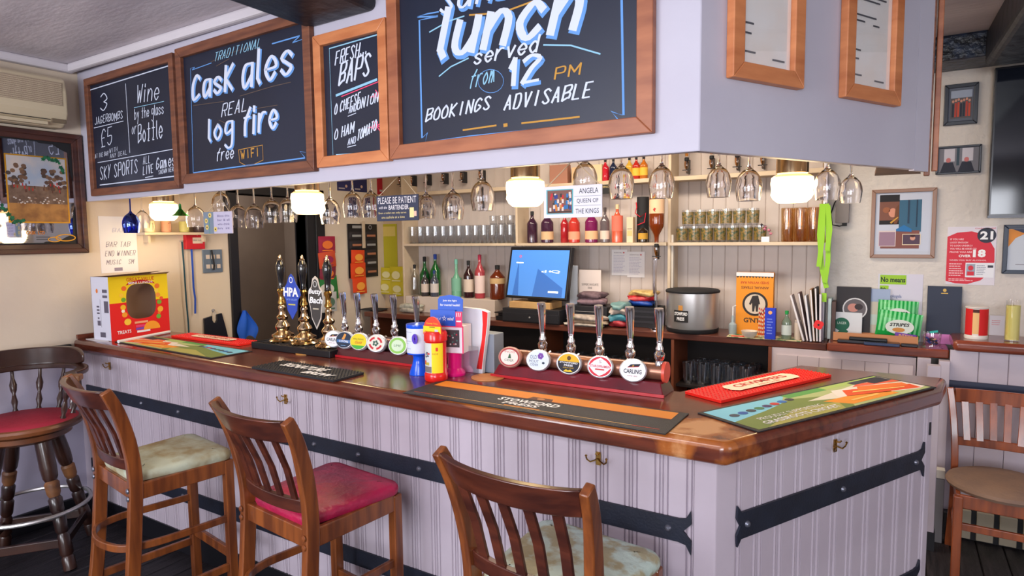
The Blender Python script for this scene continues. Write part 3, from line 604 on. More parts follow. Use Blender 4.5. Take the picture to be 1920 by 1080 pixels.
# --- captain's stool
t = thing('captains_stool', 'dark turned captain stool with torn red seat and metal foot ring by the left wall', 'bar stool', (-3.90, 1.42, 0), R(-128))
OW, OB = M['oldwood'], M['oldworn']
redw = mat('torn_red_seat', (150,24,50), 0.7, c2=(176,120,96), scale=5.0, lo=.30, hi=.34, bump=.3, bscale=40)
B().lathe([(0,.775),(.20,.775),(.225,.768),(.235,.758),(.232,.75)], redw, 36, sy=.93).build('seat', t)
B().lathe([(.10,.715),(.235,.716),(.252,.725),(.256,.742),(.250,.754),(.236,.758),(.1,.758)], mat('seat_rim_wood', (120,70,40), .35, c2=(70,38,26), scale=7), 36, sy=.95).build('seat_rim', t)
B().lathe([(.06,.66),(.17,.662),(.20,.68),(.20,.705),(.17,.715),(.06,.715)], MC['seat_rim_wood'], 32).build('swivel_plate', t)
tp = [(.030,0),(.030,.06),(.024,.07),(.031,.085),(.028,.17),(.022,.185),(.029,.20),(.031,.27),(.023,.285),(.030,.30),(.032,.36),(.024,.372),(.031,.39),(.034,.44),(.026,.452),(.034,.47),(.038,.52),(.036,.66)]
for i in range(4):
    g = PI/4+i*PI/2; c_, s_ = math.cos(g), math.sin(g)
    p0 = (c_*.30, s_*.30, 0); p1 = (c_*.135, s_*.135, .665); L = (Vector(p1)-Vector(p0)).length
    b = B(); b.lathe([(r, z*L/.66) for r, z in tp[:12]], OW, 14, align(p0, p1)); b.lathe([(r, z*L/.66) for r, z in tp[11:15]], OB, 14, align(p0, p1)); b.lathe([(r, z*L/.66) for r, z in tp[14:]], OW, 14, align(p0, p1)); b.build('leg', t)
B().tube([(.262*math.cos(a*PI/20), .262*math.sin(a*PI/20), .29) for a in range(40)], .011, M['steel'], 8, True).build('foot_ring', t)
for i in range(4):
    g = PI/4+i*PI/2; h = g+PI/2; B().sweep([(math.cos(g)*.272, math.sin(g)*.272, .14), (math.cos(h)*.272, math.sin(h)*.272, .14)], .045, .02, OW, (0,0,1)).build('stretcher', t, smooth=0, bev=.003)
# crest and arms : horseshoe opening towards the bar
def hs(z, r=.26): return [(r*math.cos(a), r*.95*math.sin(a)-.02, z) for a in [R(-215+250*i/24) for i in range(25)]]
arm = hs(1.0); arm = [Vector(p) for p in arm]; arm = [Vector((-.275,.20,1.0))]+arm[1:-1]+[Vector((.275,.20,1.0))]
B().sweep(arm, .028, .055, OW, (0,0,1)).build('arm_rail', t, smooth=40, bev=.006)
cr = [Vector((.262*math.cos(a), .25*math.sin(a)-.03, 1.055)) for a in [R(-165+150*i/16) for i in range(17)]]
B().sweep(cr, .10, .030, OW, (0,0,1), taper=[.35,.6,.8,.95]+[1]*9+[.95,.8,.6,.35]).build('crest_rail', t, smooth=40, bev=.006)
for sx_ in (-1, 1): B().box(sx_*.275-.04, .16, .985, sx_*.275+.04, .235, 1.017, OB).build('arm_pad', t, smooth=0, bev=.008)
sp = [(.010,0),(.014,.02),(.009,.035),(.016,.07),(.010,.10),(.008,.115),(.015,.135),(.018,.165),(.009,.20),(.008,.24),(.010,.25)]
for i in range(9):
    a = R(-205+230*i/8); p0 = (.205*math.cos(a), .195*math.sin(a), .752); p1 = (.255*math.cos(a), .245*math.sin(a)-.02, .992); B().lathe(sp, OW, 10, align(p0, p1)).build('spindle', t)
# --- dining chair on the right
t = thing('dining_chair', 'low wooden dining chair with round brown seat, against the panelled wall on the right', 'chair', (.50, 3.79, 0), R(178))
W = mat('chair_wood', (160,82,44), .3, c2=(116,56,34), scale=5, stretch=(6,6,.7), coat=.3)
for s in (-1, 1):
    B().sweep(curve([(s*.20,-.25,0),(s*.19,-.20,.25),(s*.19,-.185,.45),(s*.195,-.20,.62),(s*.21,-.235,.78),(s*.222,-.25,.865)]), .032, .05, W).build('rear_leg', t, smooth=30, bev=.004)
    B().sweep([(s*.185,.19,0),(s*.185,.19,.43)], .038, .038, W).build('front_leg', t, smooth=0, bev=.004)
B().sweep([(x, -.262+.16*x*x*4-.02, .825) for x in [(-.2+.4*i/8) for i in range(9)]], .075, .022, W, (0,0,1)).build('top_rail', t, smooth=30, bev=.004)
B().sweep([(x, -.215+.10*x*x*4-.01, .59) for x in [(-.19+.38*i/8) for i in range(9)]], .045, .02, W, (0,0,1)).build('lower_rail', t, smooth=30, bev=.004)
for i in range(6): u = -1+i*.4; B().sweep([(u*.14, -.222+.02*u*u, .60), (u*.155, -.278+.04*u*u, .80)], .032, .012, W).build('back_slat', t, smooth=0, bev=.002)
b = B(); b.box(-.18,.17,.37,.18,.19,.435,W); b.box(-.18,-.19,.37,.18,-.17,.435,W); b.box(-.195,-.18,.37,-.175,.18,.435,W); b.box(.175,-.18,.37,.195,.18,.435,W); b.build('seat_frame', t, smooth=0, bev=.004)
b = B(); b.lathe([(0,.485),(.12,.484),(.20,.478),(.228,.466),(.235,.452),(.228,.438),(0,.438)], mat('brown_suede_seat', (104,84,78), .75, c2=(134,106,88), scale=3.5, bump=.3, bscale=60), 36); b.build('seat', t)
for s in (-1, 1): B().box(s*.188-.009,-.19,.20,s*.188+.009,.18,.232,W).build('stretcher', t, smooth=0, bev=.003)
B().box(-.18,.182,.265,.18,.20,.30,W).build('stretcher', t, smooth=0, bev=.003)
# ================================================================== lamps
def lamp(x, y, label, warm=(1.0,.72,.36)):
    t = thing('ceiling_lamp', label, 'lamp', (x, y, 1.80), 0, 'glass shaded lamps under the canopy')
    B().lathe([(.0,.28),(.062,.28),(.062,.145),(.055,.14)], M['gold'], 32).build('lamp_cap', t)
    gm = mat('glowing_ribbed_glass', (255,236,200), .4, emit=2.6); ga = mat('glowing_amber_collar', (255,206,130), .35, emit=1.5)
    n = 72; pf = [(.070,.140),(.084,.128),(.087,.10),(.083,.06),(.086,.04),(.076,.018),(.058,0),(0,-.002)]; vs = []; fs = []
    for r, z in [(a_*.92, .026+b_*.80) for a_, b_ in pf]:
        for i in range(n): q = r*(1+(.03 if i % 2 else -.005)*(1 if 0 < r < .0871 else 0)); a = 2*PI*i/n; vs.append((q*math.cos(a), q*math.sin(a), z))
    for j in range(len(pf)-1):
        for i in range(n): fs.append((j*n+i, j*n+(i+1) % n, (j+1)*n+(i+1) % n, (j+1)*n+i))
    B().add(vs, fs[n:], gm).build('lamp_shade', t, smooth=0); B().add(vs, fs[:n], ga).build('shade_collar', t, smooth=0)
    l = bpy.data.lights.new('lamp_bulb', 'POINT'); l.energy = 5.5; l.color = warm; l.shadow_soft_size = .09
    o = bpy.data.objects.new('lamp_bulb', l); COL.objects.link(o); o.location = (x, y, 1.76)
pL = ony(308, 405, 2.25); lamp(pL.x, 2.25, 'glowing ribbed glass lamp nearest the left wall')
p = ony(577, 385, 2.2); lamp(p.x, 2.2, 'glowing ribbed glass lamp above the hand pumps')
p = ony(985, 362, 2.29); lamp(p.x, 2.29, 'glowing ribbed glass lamp above the till screen')
lamp(-.362, 2.80, 'glowing ribbed glass lamp under the right arm of the canopy')
# ================================================================== hanging wine glasses
def wineglass(bw, bh, m, name='wine_glass', stem=.085):
    z = 0; pf = [(.0,0),(.034,-.001),(.036,-.004),(.012,-.009),(.0045,-.016),(.0038,-.05),(.0042,-stem+.012),(.009,-stem)]
    for u, q in ((.06,.34),(.14,.60),(.25,.80),(.4,.95),(.55,1.0),(.75,.96),(1.0,.84)): pf.append((bw/2*q, -stem-bh*u))
    pf += [(pf[-1][0]-.0014, pf[-1][1]), (bw/2*.95-.001, -stem-bh*.6), (bw/2*.76, -stem-bh*.27), (bw/2*.3, -stem-bh*.09), (0, -stem-bh*.06)]
    return B().lathe(pf, m, 28)
G_ = mat('crystal', (250,250,255), .0, trans=1.0, ior=1.45); proto = {}
def hangglass(px, rimy, wpx, kind, lb, y=2.2, m=None, group='wine glasses hanging under the canopy'):
    P_ = ony(px, rimy, y); dep = F.dot(Vector((P_.x, y, 0))); bw = wpx*dep/FPX; top = 2.075; tot = top-P_.z; bh = min(.13, bw*1.28); st = tot-bh
    o = wineglass(bw, bh, m or G_, stem=st).build('wine_glass'); o.location = (P_.x, y, top); tag(o, lb, 'wine glass', group)
rack = thing('glass_rack', 'wooden rails under the canopy holding the hanging wine glasses', 'glass rack')
for yy in (2.13, 2.27): B().box(WX+.02, yy-.006, 2.055, -.60, yy+.006, 2.079, M['wooddk']).build('rail', rack, smooth=0)
gl = [(448,427,36),(478,428,36),(511,418,35),(541,417,36),(620,420,38),(662,408,38),(697,408,38),(800,410,36),(850,412,42),(905,395,45),(1097,362,46),(1165,373,48),(1240,372,48)]
who = ['first clear wine glass right of the sunflower sign','second clear wine glass right of the sunflower sign','third clear wine glass right of the sunflower sign','clear wine glass half hidden by the lamp above the hand pumps','clear wine glass just right of the lamp above the hand pumps','clear wine glass left of the bartender sign','clear wine glass partly behind the bartender sign','clear wine glass just right of the bartender sign','clear wine glass midway between bartender sign and till lamp','wide clear wine glass just left of the lamp above the till','clear wine glass behind the Angela sign','clear wine glass just right of the Angela sign','clear wine glass above the upturned whisky bottle']
for (a, b_, c_), l in zip(gl, who): hangglass(a, b_, c_, 0, l)
for a, b_, c_, y, l in ((1347,370,46,2.36,'left of the two clear wine glasses beside the right-hand lamp'),(1403,377,48,2.36,'right of the two clear wine glasses, next to the right-hand lamp'),(1550,375,46,2.72,'clear wine glass above the green lanyards'),(1594,381,40,2.80,'clear wine glass at the far end of the canopy')): hangglass(a, b_, c_, 0, l, y)
hangglass(247, 437, 30, 0, 'cobalt blue wine glass nearest the left wall', 2.05, thin('blue_glass', (60,90,200), .3, gl=(150,180,255)))
hangglass(268, 428, 26, 0, 'small clear wine glass beside the blue one', 2.2); hangglass(368, 426, 34, 0, 'clear wine glass left of the sunflower sign', 2.26); hangglass(415, 400, 32, 0, 'clear wine glass behind the sunflower sign', 2.3)
# ================================================================== things hanging in the canopy opening
def flatsign(name, label, cat, px0, py0, px1, py1, Y, face, t=.006, tilt=0.0, edge=None, rz=0.0):
    x0, z0, x1, z1 = bx4(px0, py0, px1, py1, Y); o = thing(name, label, cat, (x0, Y, z0), rz); w_, h = x1-x0, z1-z0
    B().box(0, -t, 0, w_, 0, h, face).build('plate', o, smooth=0, bev=.001)
    return o, w_, h, -t-.0006
def string(o, pts, r=.0016, m=None):
    top = max(pts, key=lambda q: q[2]); B().cyl((top[0], top[1], top[2]-.004), (top[0], top[1], 2.079-o.location.z), .002, M['steel'], n=6).build('hanging_hook', o)
    B().tube(pts, r, m or ink((200,180,150)), 5).build('string', o)
slate = ink((48,52,74))
o, w_, h, y = flatsign('hanging_sign', 'dark slate sign asking for patience with the bartender', 'sign', 708, 366, 786, 414, 2.02, slate)
b = B(); cr = ink((226,220,222)); put(b, 'PLEASE BE PATIENT', w_*.04, h*.68, w_*.96, h*.94, y, cr); put(b, 'with the', w_*.06, h*.48, w_*.26, h*.6, y, cr, shear=.3); put(b, 'BARTENDER', w_*.3, h*.44, w_*.78, h*.62, y, cr, bold=.01)
put(b, 'Even a toilet can only serve', w_*.05, h*.26, w_*.72, h*.36, y, ink((220,200,140))); put(b, 'one asshole at a time', w_*.12, h*.1, w_*.68, h*.2, y, ink((220,200,140))); b.fr(w_*.80, h*.12, w_*.9, h*.5, y, ink((226,214,150))); b.fr(w_*.9, h*.16, w_*.96, h*.36, y, ink((226,180,160)))
b.build('print', o, smooth=0); string(o, [(w_*.05,-.003,h), (w_*.5,.02,h+.09), (w_*.95,-.003,h)])
o, w_, h, y = flatsign('hanging_sign', 'white sign reading ANGELA QUEEN OF THE KINGS with a group photo', 'sign', 1021, 348, 1130, 408, 2.03, ink((222,220,232)))
b = B(); put(b, 'ANGELA', w_*.62, h*.74, w_*.94, h*.9, y, M['blk']); put(b, 'QUEEN OF', w_*.58, h*.43, w_*.94, h*.58, y, M['blk']); put(b, 'THE KINGS', w_*.56, h*.12, w_*.95, h*.27, y, M['blk'])
for zz in (.36, .65): b.fr(w_*.54, h*zz, w_*.98, h*zz+.0012, y, ink((120,120,130)))
b.fr(w_*.05, h*.12, w_*.52, h*.9, y, ink((90,170,180))); b.fr(w_*.07, h*.15, w_*.50, h*.87, y-.0003, ink((120,80,70)))
for i in range(46): c = random.choice(((190,40,50),(40,60,130),(220,200,190),(60,50,50),(200,120,40),(40,110,170))); xx = random.uniform(.09,.46); zz = random.uniform(.2,.7); b.fr(w_*xx, h*zz, w_*(xx+.035), h*(zz+.12), y-.0005-i*1e-5, ink(c))
b.fr(w_*.08, h*.17, w_*.49, h*.21, y-.0012, ink((60,40,30)))
b.build('print', o, smooth=0); string(o, [(w_*.05,-.003,h), (w_*.48,.02,h+.095), (w_*.95,-.003,h)], .0022)
o, w_, h, y = flatsign('hanging_sign', 'lilac card sign painted with sunflowers', 'sign', 384, 397, 437, 438, 2.03, ink((190,184,206)))
b = B(); b.fr(0, 0, w_*.36, h, y, ink((120,134,150)))
for cx_, cz_ in ((.12,.3),(.24,.85),(.42,.2),(.1,.6)):
    for k in range(8): b.el(w_*cx_+.009*math.cos(k*PI/4), h*cz_+.009*math.sin(k*PI/4), .005, .005, y-.0004-k*1e-5, ink((226,200,110)), 8)
    b.el(w_*cx_, h*cz_, .005, .005, y-.001, ink((80,50,40)), 10)
b.fr(w_*.2, 0, w_*.22, h*.8, y-.0003, ink((70,140,110)))
for k, s_ in enumerate(('Bless this', 'bar & all', 'who drink', 'in it')): put(b, s_, w_*.5, h*(.76-.19*k), w_*.92, h*(.86-.19*k), y, ink((110,100,140)))
b.build('print', o, smooth=0); string(o, [(w_*.1,-.003,h), (w_*.5,.02,h+.07), (w_*.9,-.003,h)])
p = ony(338, 398, 2.08); t = thing('glass_bell', 'small green glass bell ornament hanging before the left lamp', 'ornament', (p.x, 2.08, p.z))
B().lathe([(.001,.05),(.006,.045),(.008,.02),(.03,-.01),(.045,-.018),(.044,-.019),(.03,-.012),(.006,.018),(0,.02)], thin('green_glass', (70,190,140), .4, gl=(170,255,210)), 20).build('bell', t); string(t, [(0,0,.05),(0,0,2.075-p.z)])
# ================================================================== bar runners, coasters
ZT = 1.1
def runner(name, label, a, b_, wdt, th, m, group=None, z=ZT+.0005):
    """a,b_: front-left and front-right corners (x,y); local x runs along the front edge, y to the back"""
    a, b_ = Vector(a), Vector(b_); d = b_-a; L = d.length; o = thing(name, label, 'bar mat', (a.x, a.y, z), math.atan2(d.y, d.x), group)
    B().box(0, 0, 0, L, wdt, th, m).build('mat', o, smooth=0, bev=min(.0015, th*.4)); return o, L
blackrub = mat('black_rubber', (26,28,36), .55, bump=.6, bscale=240)
o, L = runner('bar_runner', 'long black and orange cider runner with white lettering, on the front of the bar', (-1.60, 1.80), (-.565, 1.80), .252, .004, blackrub)
b = B(); y = 0; OR = ink((226,136,34)); b.fr(.03, .155, L-.03, .238, 0, OR); b.fr(.03, .150, L-.03, .156, 0, ink((150,60,30))); b.fr(.03, .032, L-.03, .036, 0, ink((226,180,110))); b.fr(.03, .018, L-.03, .020, 0, ink((120,110,110))); b.fr(.03,.032,.12,.036,-.0001,ink((200,60,40))); b.fr(L-.12,.032,L-.03,.036,-.0001,ink((200,60,40)))
put(b, 'STOWFORD', L*.36, .093, L*.60, .132, 0, M['white'], bold=.03, shear=.15); put(b, 'PRESS', L*.40, .058, L*.54, .086, 0, M['white'], bold=.03, shear=.15); b.fr(L*.42, .04, L*.56, .046, 0, OR); b.pg([(L*.45,.15),(L*.55,.15),(L*.54,.185),(L*.46,.185)], -.0002, ink((96,50,30))); b.el(L*.5,.168,.016,.011,-.0004, ink((190,130,80)), 14)
b.build('print', o, smooth=0, flat=.0044)
def pict_runner(name, label, a, b_, wdt, mirror=False, z=ZT+.0005):
    o, L = runner(name, label, a, b_, wdt, .004, blackrub, z=z); b = B(); W_ = wdt
    def X(u): return L*((1-u) if mirror else u)
    def q(u0, v0, u1, v1, l, c): x0, x1 = sorted((X(u0), X(u1))); b.fr(x0, W_*v0, x1, W_*v1, -l*.0001, ink(c))
    def pgx(pts, l, c): b.pg([(X(u), W_*v) for u, v in pts], -l*.0001, ink(c))
    q(.015,.05,.985,.95,0,(176,190,130)); pgx([(.015,.4),(.3,.62),(.42,.95),(.015,.95)],1,(130,206,232)); pgx([(.015,.05),(.5,.05),(.62,.5),(.4,.75),(.2,.55),(.015,.42)],2,(120,140,70)); pgx([(.06,.05),(.45,.05),(.5,.3),(.3,.4)],3,(176,172,90)); q(.40,.80,.62,.95,2,(90,160,80)); q(.62,.82,.985,.95,2,(170,196,110)); pgx([(.42,.55),(.985,.9),(.985,.6),(.6,.35)],3,(226,220,206))
    pgx([(.52,.12),(.80,.12),(.80,.42),(.46,.42)],4,(238,150,44)); pgx([(.56,.45),(.93,.10),(.985,.14),(.985,.5),(.62,.74)],4,(236,226,220)); pgx([(.60,.42),(.95,.12),(.97,.34),(.66,.66)],5,(230,84,34)); pgx([(.70,.5),(.95,.30),(.97,.46),(.76,.68)],6,(236,120,50)); pgx([(.74,.7),(.985,.52),(.985,.66),(.8,.78)],7,(232,100,70)); q(.86,.64,.98,.90,8,(44,44,58)); q(.78,.76,.86,.9,8,(64,64,76))
    for k, c in enumerate(((60,70,90),(40,90,170),(60,70,80),(70,130,90),(70,60,110),(200,50,50),(50,110,190),(60,60,70))):
        b.el(X(.07+.045*k), W_*(.62+.018*k), L*.019, W_*.06, -.0011, ink(c), 14)
    if not mirror:
        put(b, 'PROUDLY SUPPORTING', L*.10, W_*.28, L*.42, W_*.38, -.0012, M['white']); put(b, 'GRASSROOTS CRICKET', L*.08, W_*.13, L*.46, W_*.24, -.0012, M['white'], bold=.02)
    pgx([(.66,.50),(.9,.26),(.91,.29),(.68,.53)],13,(248,210,120)); pgx([(.56,.22),(.72,.22),(.72,.27),(.56,.27)],13,(250,200,110))
    b.build('print', o, smooth=0, flat=.0043); return o
pr0 = onz(1423, 812, ZT); pr1 = onz(1756, 728, ZT)
pict_runner('bar_runner', 'colourful green and orange picture runner on the short right arm of the bar', (pr0.x, pr0.y), (pr1.x, pr1.y), .245)
pict_runner('bar_runner', 'faded orange and green picture runner at the left end of the bar', (-3.93, 1.90), (-2.92, 1.86), .235, True)
def pimple(name, label, a, b_, wdt, m, plate, words, plen, th=.012, extra=None):
    o, L = runner(name, label, a, b_, wdt, th, m)
    s = B(); nx, ny = int(L/.018), int(wdt/.018)
    for i in range(nx):
        for j in range(ny):
            x, y_ = (i+.5)*L/nx, (j+.5)*wdt/ny
            if plate and abs(x-L/2) < plen/2 and wdt*.22 < y_ < wdt*.78: continue
            s.lathe([(.0035, 0), (.0025, .004), (0, .0045)], m, 5, Matrix.Translation((x, y_, th)))
    so = s.build('pimples', o, smooth=0); so['kind'] = 'stuff'
    b = B()
    if plate: b.pg([(L/2-plen/2+.02, wdt*.25), (L/2+plen/2-.02, wdt*.25), (L/2+plen/2, wdt*.4), (L/2+plen/2, wdt*.6), (L/2+plen/2-.02, wdt*.75), (L/2-plen/2+.02, wdt*.75), (L/2-plen/2, wdt*.6), (L/2-plen/2, wdt*.4)], 0, plate)
    words(b, L, wdt); b.build('print', o, smooth=0, flat=th+.0045); return o
redrub = mat('red_rubber', (226,30,20), .4); crm = ink((244,220,196))
def cw(b, L, W_): put(b, 'CRWMPERS', L/2-.16, W_*.44, L/2+.16, W_*.66, -.0003, ink((190,30,30)), bold=.03); put(b, 'WELSH LAGER', L/2-.06, W_*.31, L/2+.08, W_*.38, -.0003, ink((190,30,30)))
p0 = onz(1352, 757, ZT); p1 = onz(1559, 708, ZT)
pimple('drip_mat', 'bright red rubber drip mat on the right arm of the bar', (p0.x, p0.y), (p1.x, p1.y), .165, redrub, crm, cw, .42)
pimple('drip_mat', 'bright red rubber drip mat at the left end of the bar', (-3.80, 2.165), (-3.13, 2.165), .13, redrub, crm, cw, .40)
def ow(b, L, W_): put(b, 'SIGNATURE', L*.18, W_*.42, L*.72, W_*.74, 0, M['white'], bold=.03, shear=.25); put(b, 'BREW', L*.58, W_*.10, L*.92, W_*.34, 0, M['white'], bold=.04, shear=.25)
pimple('drip_mat', 'black rubber drip mat with white lettering, behind the crimson stool', (-2.53, 1.81), (-1.98, 1.80), .175, blackrub, None, ow, 0, .010)
def disc(label, x, y, r, m):
    o = B().lathe([(0,0),(r,0),(r,.003),(0,.003)], m, 32).build('coaster'); o.location = (x, y, ZT+.0006); tag(o, label, 'coaster'); return o
p = onz(573, 663, ZT); disc('orange round coaster in front of the brass hand pumps', p.x, p.y, .05, mat('orange_coaster', (206,150,76), .6))
p = onz(915, 708, ZT); disc('large tan cork coaster beside the grey card box', p.x, p.y, .072, mat('cork_coaster', (206,146,88), .5, c2=(190,120,66), scale=12))
# ================================================================== hand pumps
dt = thing('drip_tray', 'long black slotted drip tray under the hand pumps', 'drip tray', (-3.02, 2.165, ZT+.0005))
b = B(); b.box(0,0,0,.62,.012,.035,M['black']); b.box(0,.18,0,.62,.192,.035,M['black']); b.box(0,.012,0,.012,.18,.035,M['black']); b.box(.608,.012,0,.62,.18,.035,M['black']); b.box(.012,.012,0,.608,.18,.012,M['black']); b.build('tray', dt, smooth=0, bev=.003)
for i in range(24): B().box(.02+i*.0243,.013,.024,.034+i*.0243,.179,.030,mat('black_grid', (48,50,58), .35)).build('slat', dt, smooth=0)
def hand_pump(x, y, label, clip=None):
    t = thing('hand_pump', label, 'hand pump', (x, y, ZT+.0315), 0, 'hand pumps on the bar'); 
    B().lathe([(.072,0),(.075,.008),(.066,.016),(.050,.022),(.060,.032),(.060,.042),(.042,.050),(.030,.060),(.036,.072),(.040,.084),(.036,.096),(.026,.106),(.022,.120),(.030,.130),(.031,.140),(.020,.150),(.015,.175),(.019,.185),(.019,.195),(.012,.205)], M['gold'], 28).build('pump_base', t)
    B().lathe([(.012,.205),(.020,.212),(.020,.222),(.015,.230),(.014,.262),(.020,.272),(.021,.285),(.014,.296)], M['brass'], 24).build('collar', t)
    B().lathe([(.012,.292),(.019,.298),(.016,.305),(.0155,.33),(.020,.37),(.0245,.40),(.0235,.425),(.016,.447),(.013,.452),(0,.452)], mat('ebonised_handle', (20,20,24), .14, coat=.6), 24).build('pump_handle', t)
    B().lathe([(.013,.450),(.014,.458),(.008,.463),(.009,.470),(.004,.482),(0,.484)], M['gold'], 18).build('finial', t)
    if clip: clip(t)
def clip_hpa(t):
    b = B(); b.slab([(0,.235),(.026,.27),(.034,.31),(.05,.33),(.044,.35),(.026,.372),(.012,.40),(0,.41),(-.012,.40),(-.026,.372),(-.044,.35),(-.05,.33),(-.034,.31),(-.026,.27)], -.034, -.030, ink((46,74,176)), Matrix.Translation((-.035,0,-.065))); o = b.build('pump_clip', t, smooth=0); o.scale = (1.4,1,1.4); o.location = (.022,-.022,-.10)
    b = B(); put(b, 'HPA', -.08, .258, .004, .293, -.0348, M['white'], bold=.04); b.ring(-.035,.322,.010,.012,.003,-.0346,M['white']); put(b, 'WYE VALLEY', -.065, .243, -.005, .25, -.0346, ink((150,180,230))); b.fr(-.055,.225,-.015,.23,-.0346,ink((200,190,90))); b.build('lettering', o, smooth=0)
def clip_bb(t):
    b = B(); b.slab([(0,.20),(.024,.24),(.03,.28),(.04,.31),(.036,.345),(.022,.36),(.014,.39),(0,.40),(-.014,.39),(-.022,.36),(-.036,.345),(-.04,.31),(-.03,.28),(-.024,.24)], -.033, -.030, ink((196,186,176)), Matrix.Translation((-.03,0,-.06))); b.slab([(0,.21),(.021,.245),(.027,.285),(.036,.315),(.031,.34),(.019,.355),(.010,.382),(0,.39),(-.010,.382),(-.019,.355),(-.031,.34),(-.036,.315),(-.027,.285),(-.021,.245)], -.034, -.033, ink((66,62,60)), Matrix.Translation((-.03,0,-.06))); o = b.build('pump_clip', t, smooth=0); o.scale = (1.45,1,1.4); o.location = (.012,-.022,-.10)
    b = B(); put(b, 'Butty', -.065, .268, .004, .292, -.0348, M['white'], bold=.03, shear=.2); put(b, 'Bach', -.062, .238, .006, .262, -.0348, M['white'], bold=.03, shear=.2); b.ring(-.03,.31,.010,.012,.003,-.0346,ink((190,190,190))); b.fr(-.045,.215,-.015,.22,-.0346,ink((180,170,150))); b.build('lettering', o, smooth=0)
def clip_small(t): pass
hand_pump(-2.895, 2.28, 'black handled brass hand pump without a clip')
hand_pump(-2.715, 2.28, 'black handled brass hand pump with the blue HPA clip', clip_hpa)
hand_pump(-2.525, 2.28, 'black handled brass hand pump with the dark Butty Bach clip', clip_bb)
# ================================================================== lager fonts
def font_bar(x0, x1, y, n, xs, badges, label, base_m, tube_m, hxs):
    t = thing('beer_font', label, 'beer taps', (x0, y, ZT+.0005)); L = x1-x0
    b = B(); b.add([(0,-.07,0),(L,-.07,0),(L,.07,0),(0,.07,0),(.02,-.045,.05),(L-.02,-.045,.05),(L-.02,.045,.05),(.02,.045,.05)], [(0,3,2,1),(4,5,6,7),(0,1,5,4),(1,2,6,5),(2,3,7,6),(3,0,4,7)], base_m); b.build('plinth', t, smooth=0, bev=.003)
    B().box(-.004,-.075,-.0,L+.004,-.07,.012,mat('bright_red_strip', (180,30,40), .3)).build('plinth_edge', t, smooth=0, bev=.001)
    B().cyl((.03,0,.082),(L-.02,0,.082),.032,tube_m,n=24).build('font_pipe', t)
    B().cyl((L-.02,0,.082),(L-.008,0,.082),.040,mat('badge_red', (216,80,60), .35),n=24).build('end_badge', t)
    for i, hx in enumerate(hxs):
        c = M['chrome']
        B(Matrix.Translation((hx-x0, -.005, 0))).lathe([(.016,.10),(.018,.115),(.013,.125),(.020,.135),(.021,.150),(.014,.160),(.016,.172),(.010,.185),(.011,.20)], c, 18).build('valve', t)
        B(Matrix.Translation((hx-x0, -.005, 0))).sweep([(0,0,.195),(0,0,.22),(0,-.003,.27),(0,-.008,.31),(0,-.010,.325)], .015, .012, c, (1,0,0), taper=[.7,.9,1.1,1.3,1.2], round_=10).build('tap_handle', t)
        B().tube([(hx-x0,.03,.09),(hx-x0,.06,.10),(hx-x0,.075,.085),(hx-x0,.078,.055)], .009, c, 10).build('spout', t)
    for (bx_, fn, disp) in zip(xs, badges, range(9)):
        rx, rz, hz = .052, .045, .088
        T_ = Matrix.Translation((bx_-x0, -.052, hz)) @ Matrix.Rotation(R(-12), 4, 'X') @ rotz(R(14))
        k = B(T_); k.lathe([(.85,-.012),(1.0,-.006),(1.0,.010),(.9,.016),(.0,.017)], fn[0], 32, Matrix.Rotation(PI/2, 4, 'X') @ Matrix.Diagonal((rx, rz, 1, 1))); o = k.build('badge', t, smooth=40)
        q = B(T_); fn[1](q, rx*.86, rz*.86, -.0176); q.build('badge_print', o, smooth=0)
        B().cyl((bx_-x0, -.04, hz), (bx_-x0, -.02, .082), .012, M['chrome']).build('badge_stem', t)
CR_ = mat('badge_rim', (205,208,216), .3, .5)
def b_cider(b, a, c, y): b.el(0,0,a,c,y,ink((168,60,60))); b.el(0,0,a*.86,c*.84,y-.0003,ink((226,220,210))); b.pg([(-.006,-.004),(.008,-.004),(.004,.012),(0,.016),(-.003,.008)],y-.0006,ink((50,90,60))); put(b,'INCHS',-a*.5,c*.48,a*.5,c*.7,y-.0006,ink((190,60,60))); put(b,'CIDER',-a*.45,-c*.45,a*.45,-c*.2,y-.0006,ink((60,80,60)))
def b_pur(b, a, c, y): b.el(0,0,a,c,y,ink((214,226,240))); put(b,'OLD',-a*.75,c*.1,-a*.1,c*.5,y-.0004,ink((70,80,110))); put(b,'MOUT',-a*.8,-c*.3,a*.1,c*.0,y-.0004,ink((70,80,110))); put(b,'CIDER',-a*.7,-c*.62,a*.1,-c*.38,y-.0004,ink((70,80,110))); [b.el(a*(.25+.16*math.cos(k)),c*(.45+.2*math.sin(k)),.006,.006,y-.0004-k*1e-5,ink((116,70,160)),10) for k in range(6)]; b.el(a*.55,-c*.25,.006,.005,y-.0004,ink((40,60,80)),8)
def b_stow(b, a, c, y): b.el(0,0,a,c,y,ink((226,176,34))); b.pg([(a*math.cos(t_),c*math.sin(t_)) for t_ in [R(-150+d) for d in range(0,121,12)]][::1]+[(a*.99,-c*.05),(a*.97,c*.2),(-a*.97,c*.2),(-a*.99,-c*.05)],y-.0003,ink((30,30,44))); put(b,'STOWFORD',-a*.82,-c*.02,a*.82,c*.16,y-.0006,M['white'],bold=.02); put(b,'PRESS',-a*.4,-c*.3,a*.4,-c*.1,y-.0006,M['white'],bold=.02); put(b,'APPLE CIDER',-a*.5,-c*.5,a*.5,-c*.38,y-.0006,ink((220,180,50))); b.pg([(-a*.45,-c*.86),(a*.45,-c*.86),(a*.2,-c*.6),(0,-c*.72),(-a*.2,-c*.6)],y-.0006,ink((226,190,40))); b.el(0,c*.55,.008,.009,y-.0005,ink((90,60,20)),12)
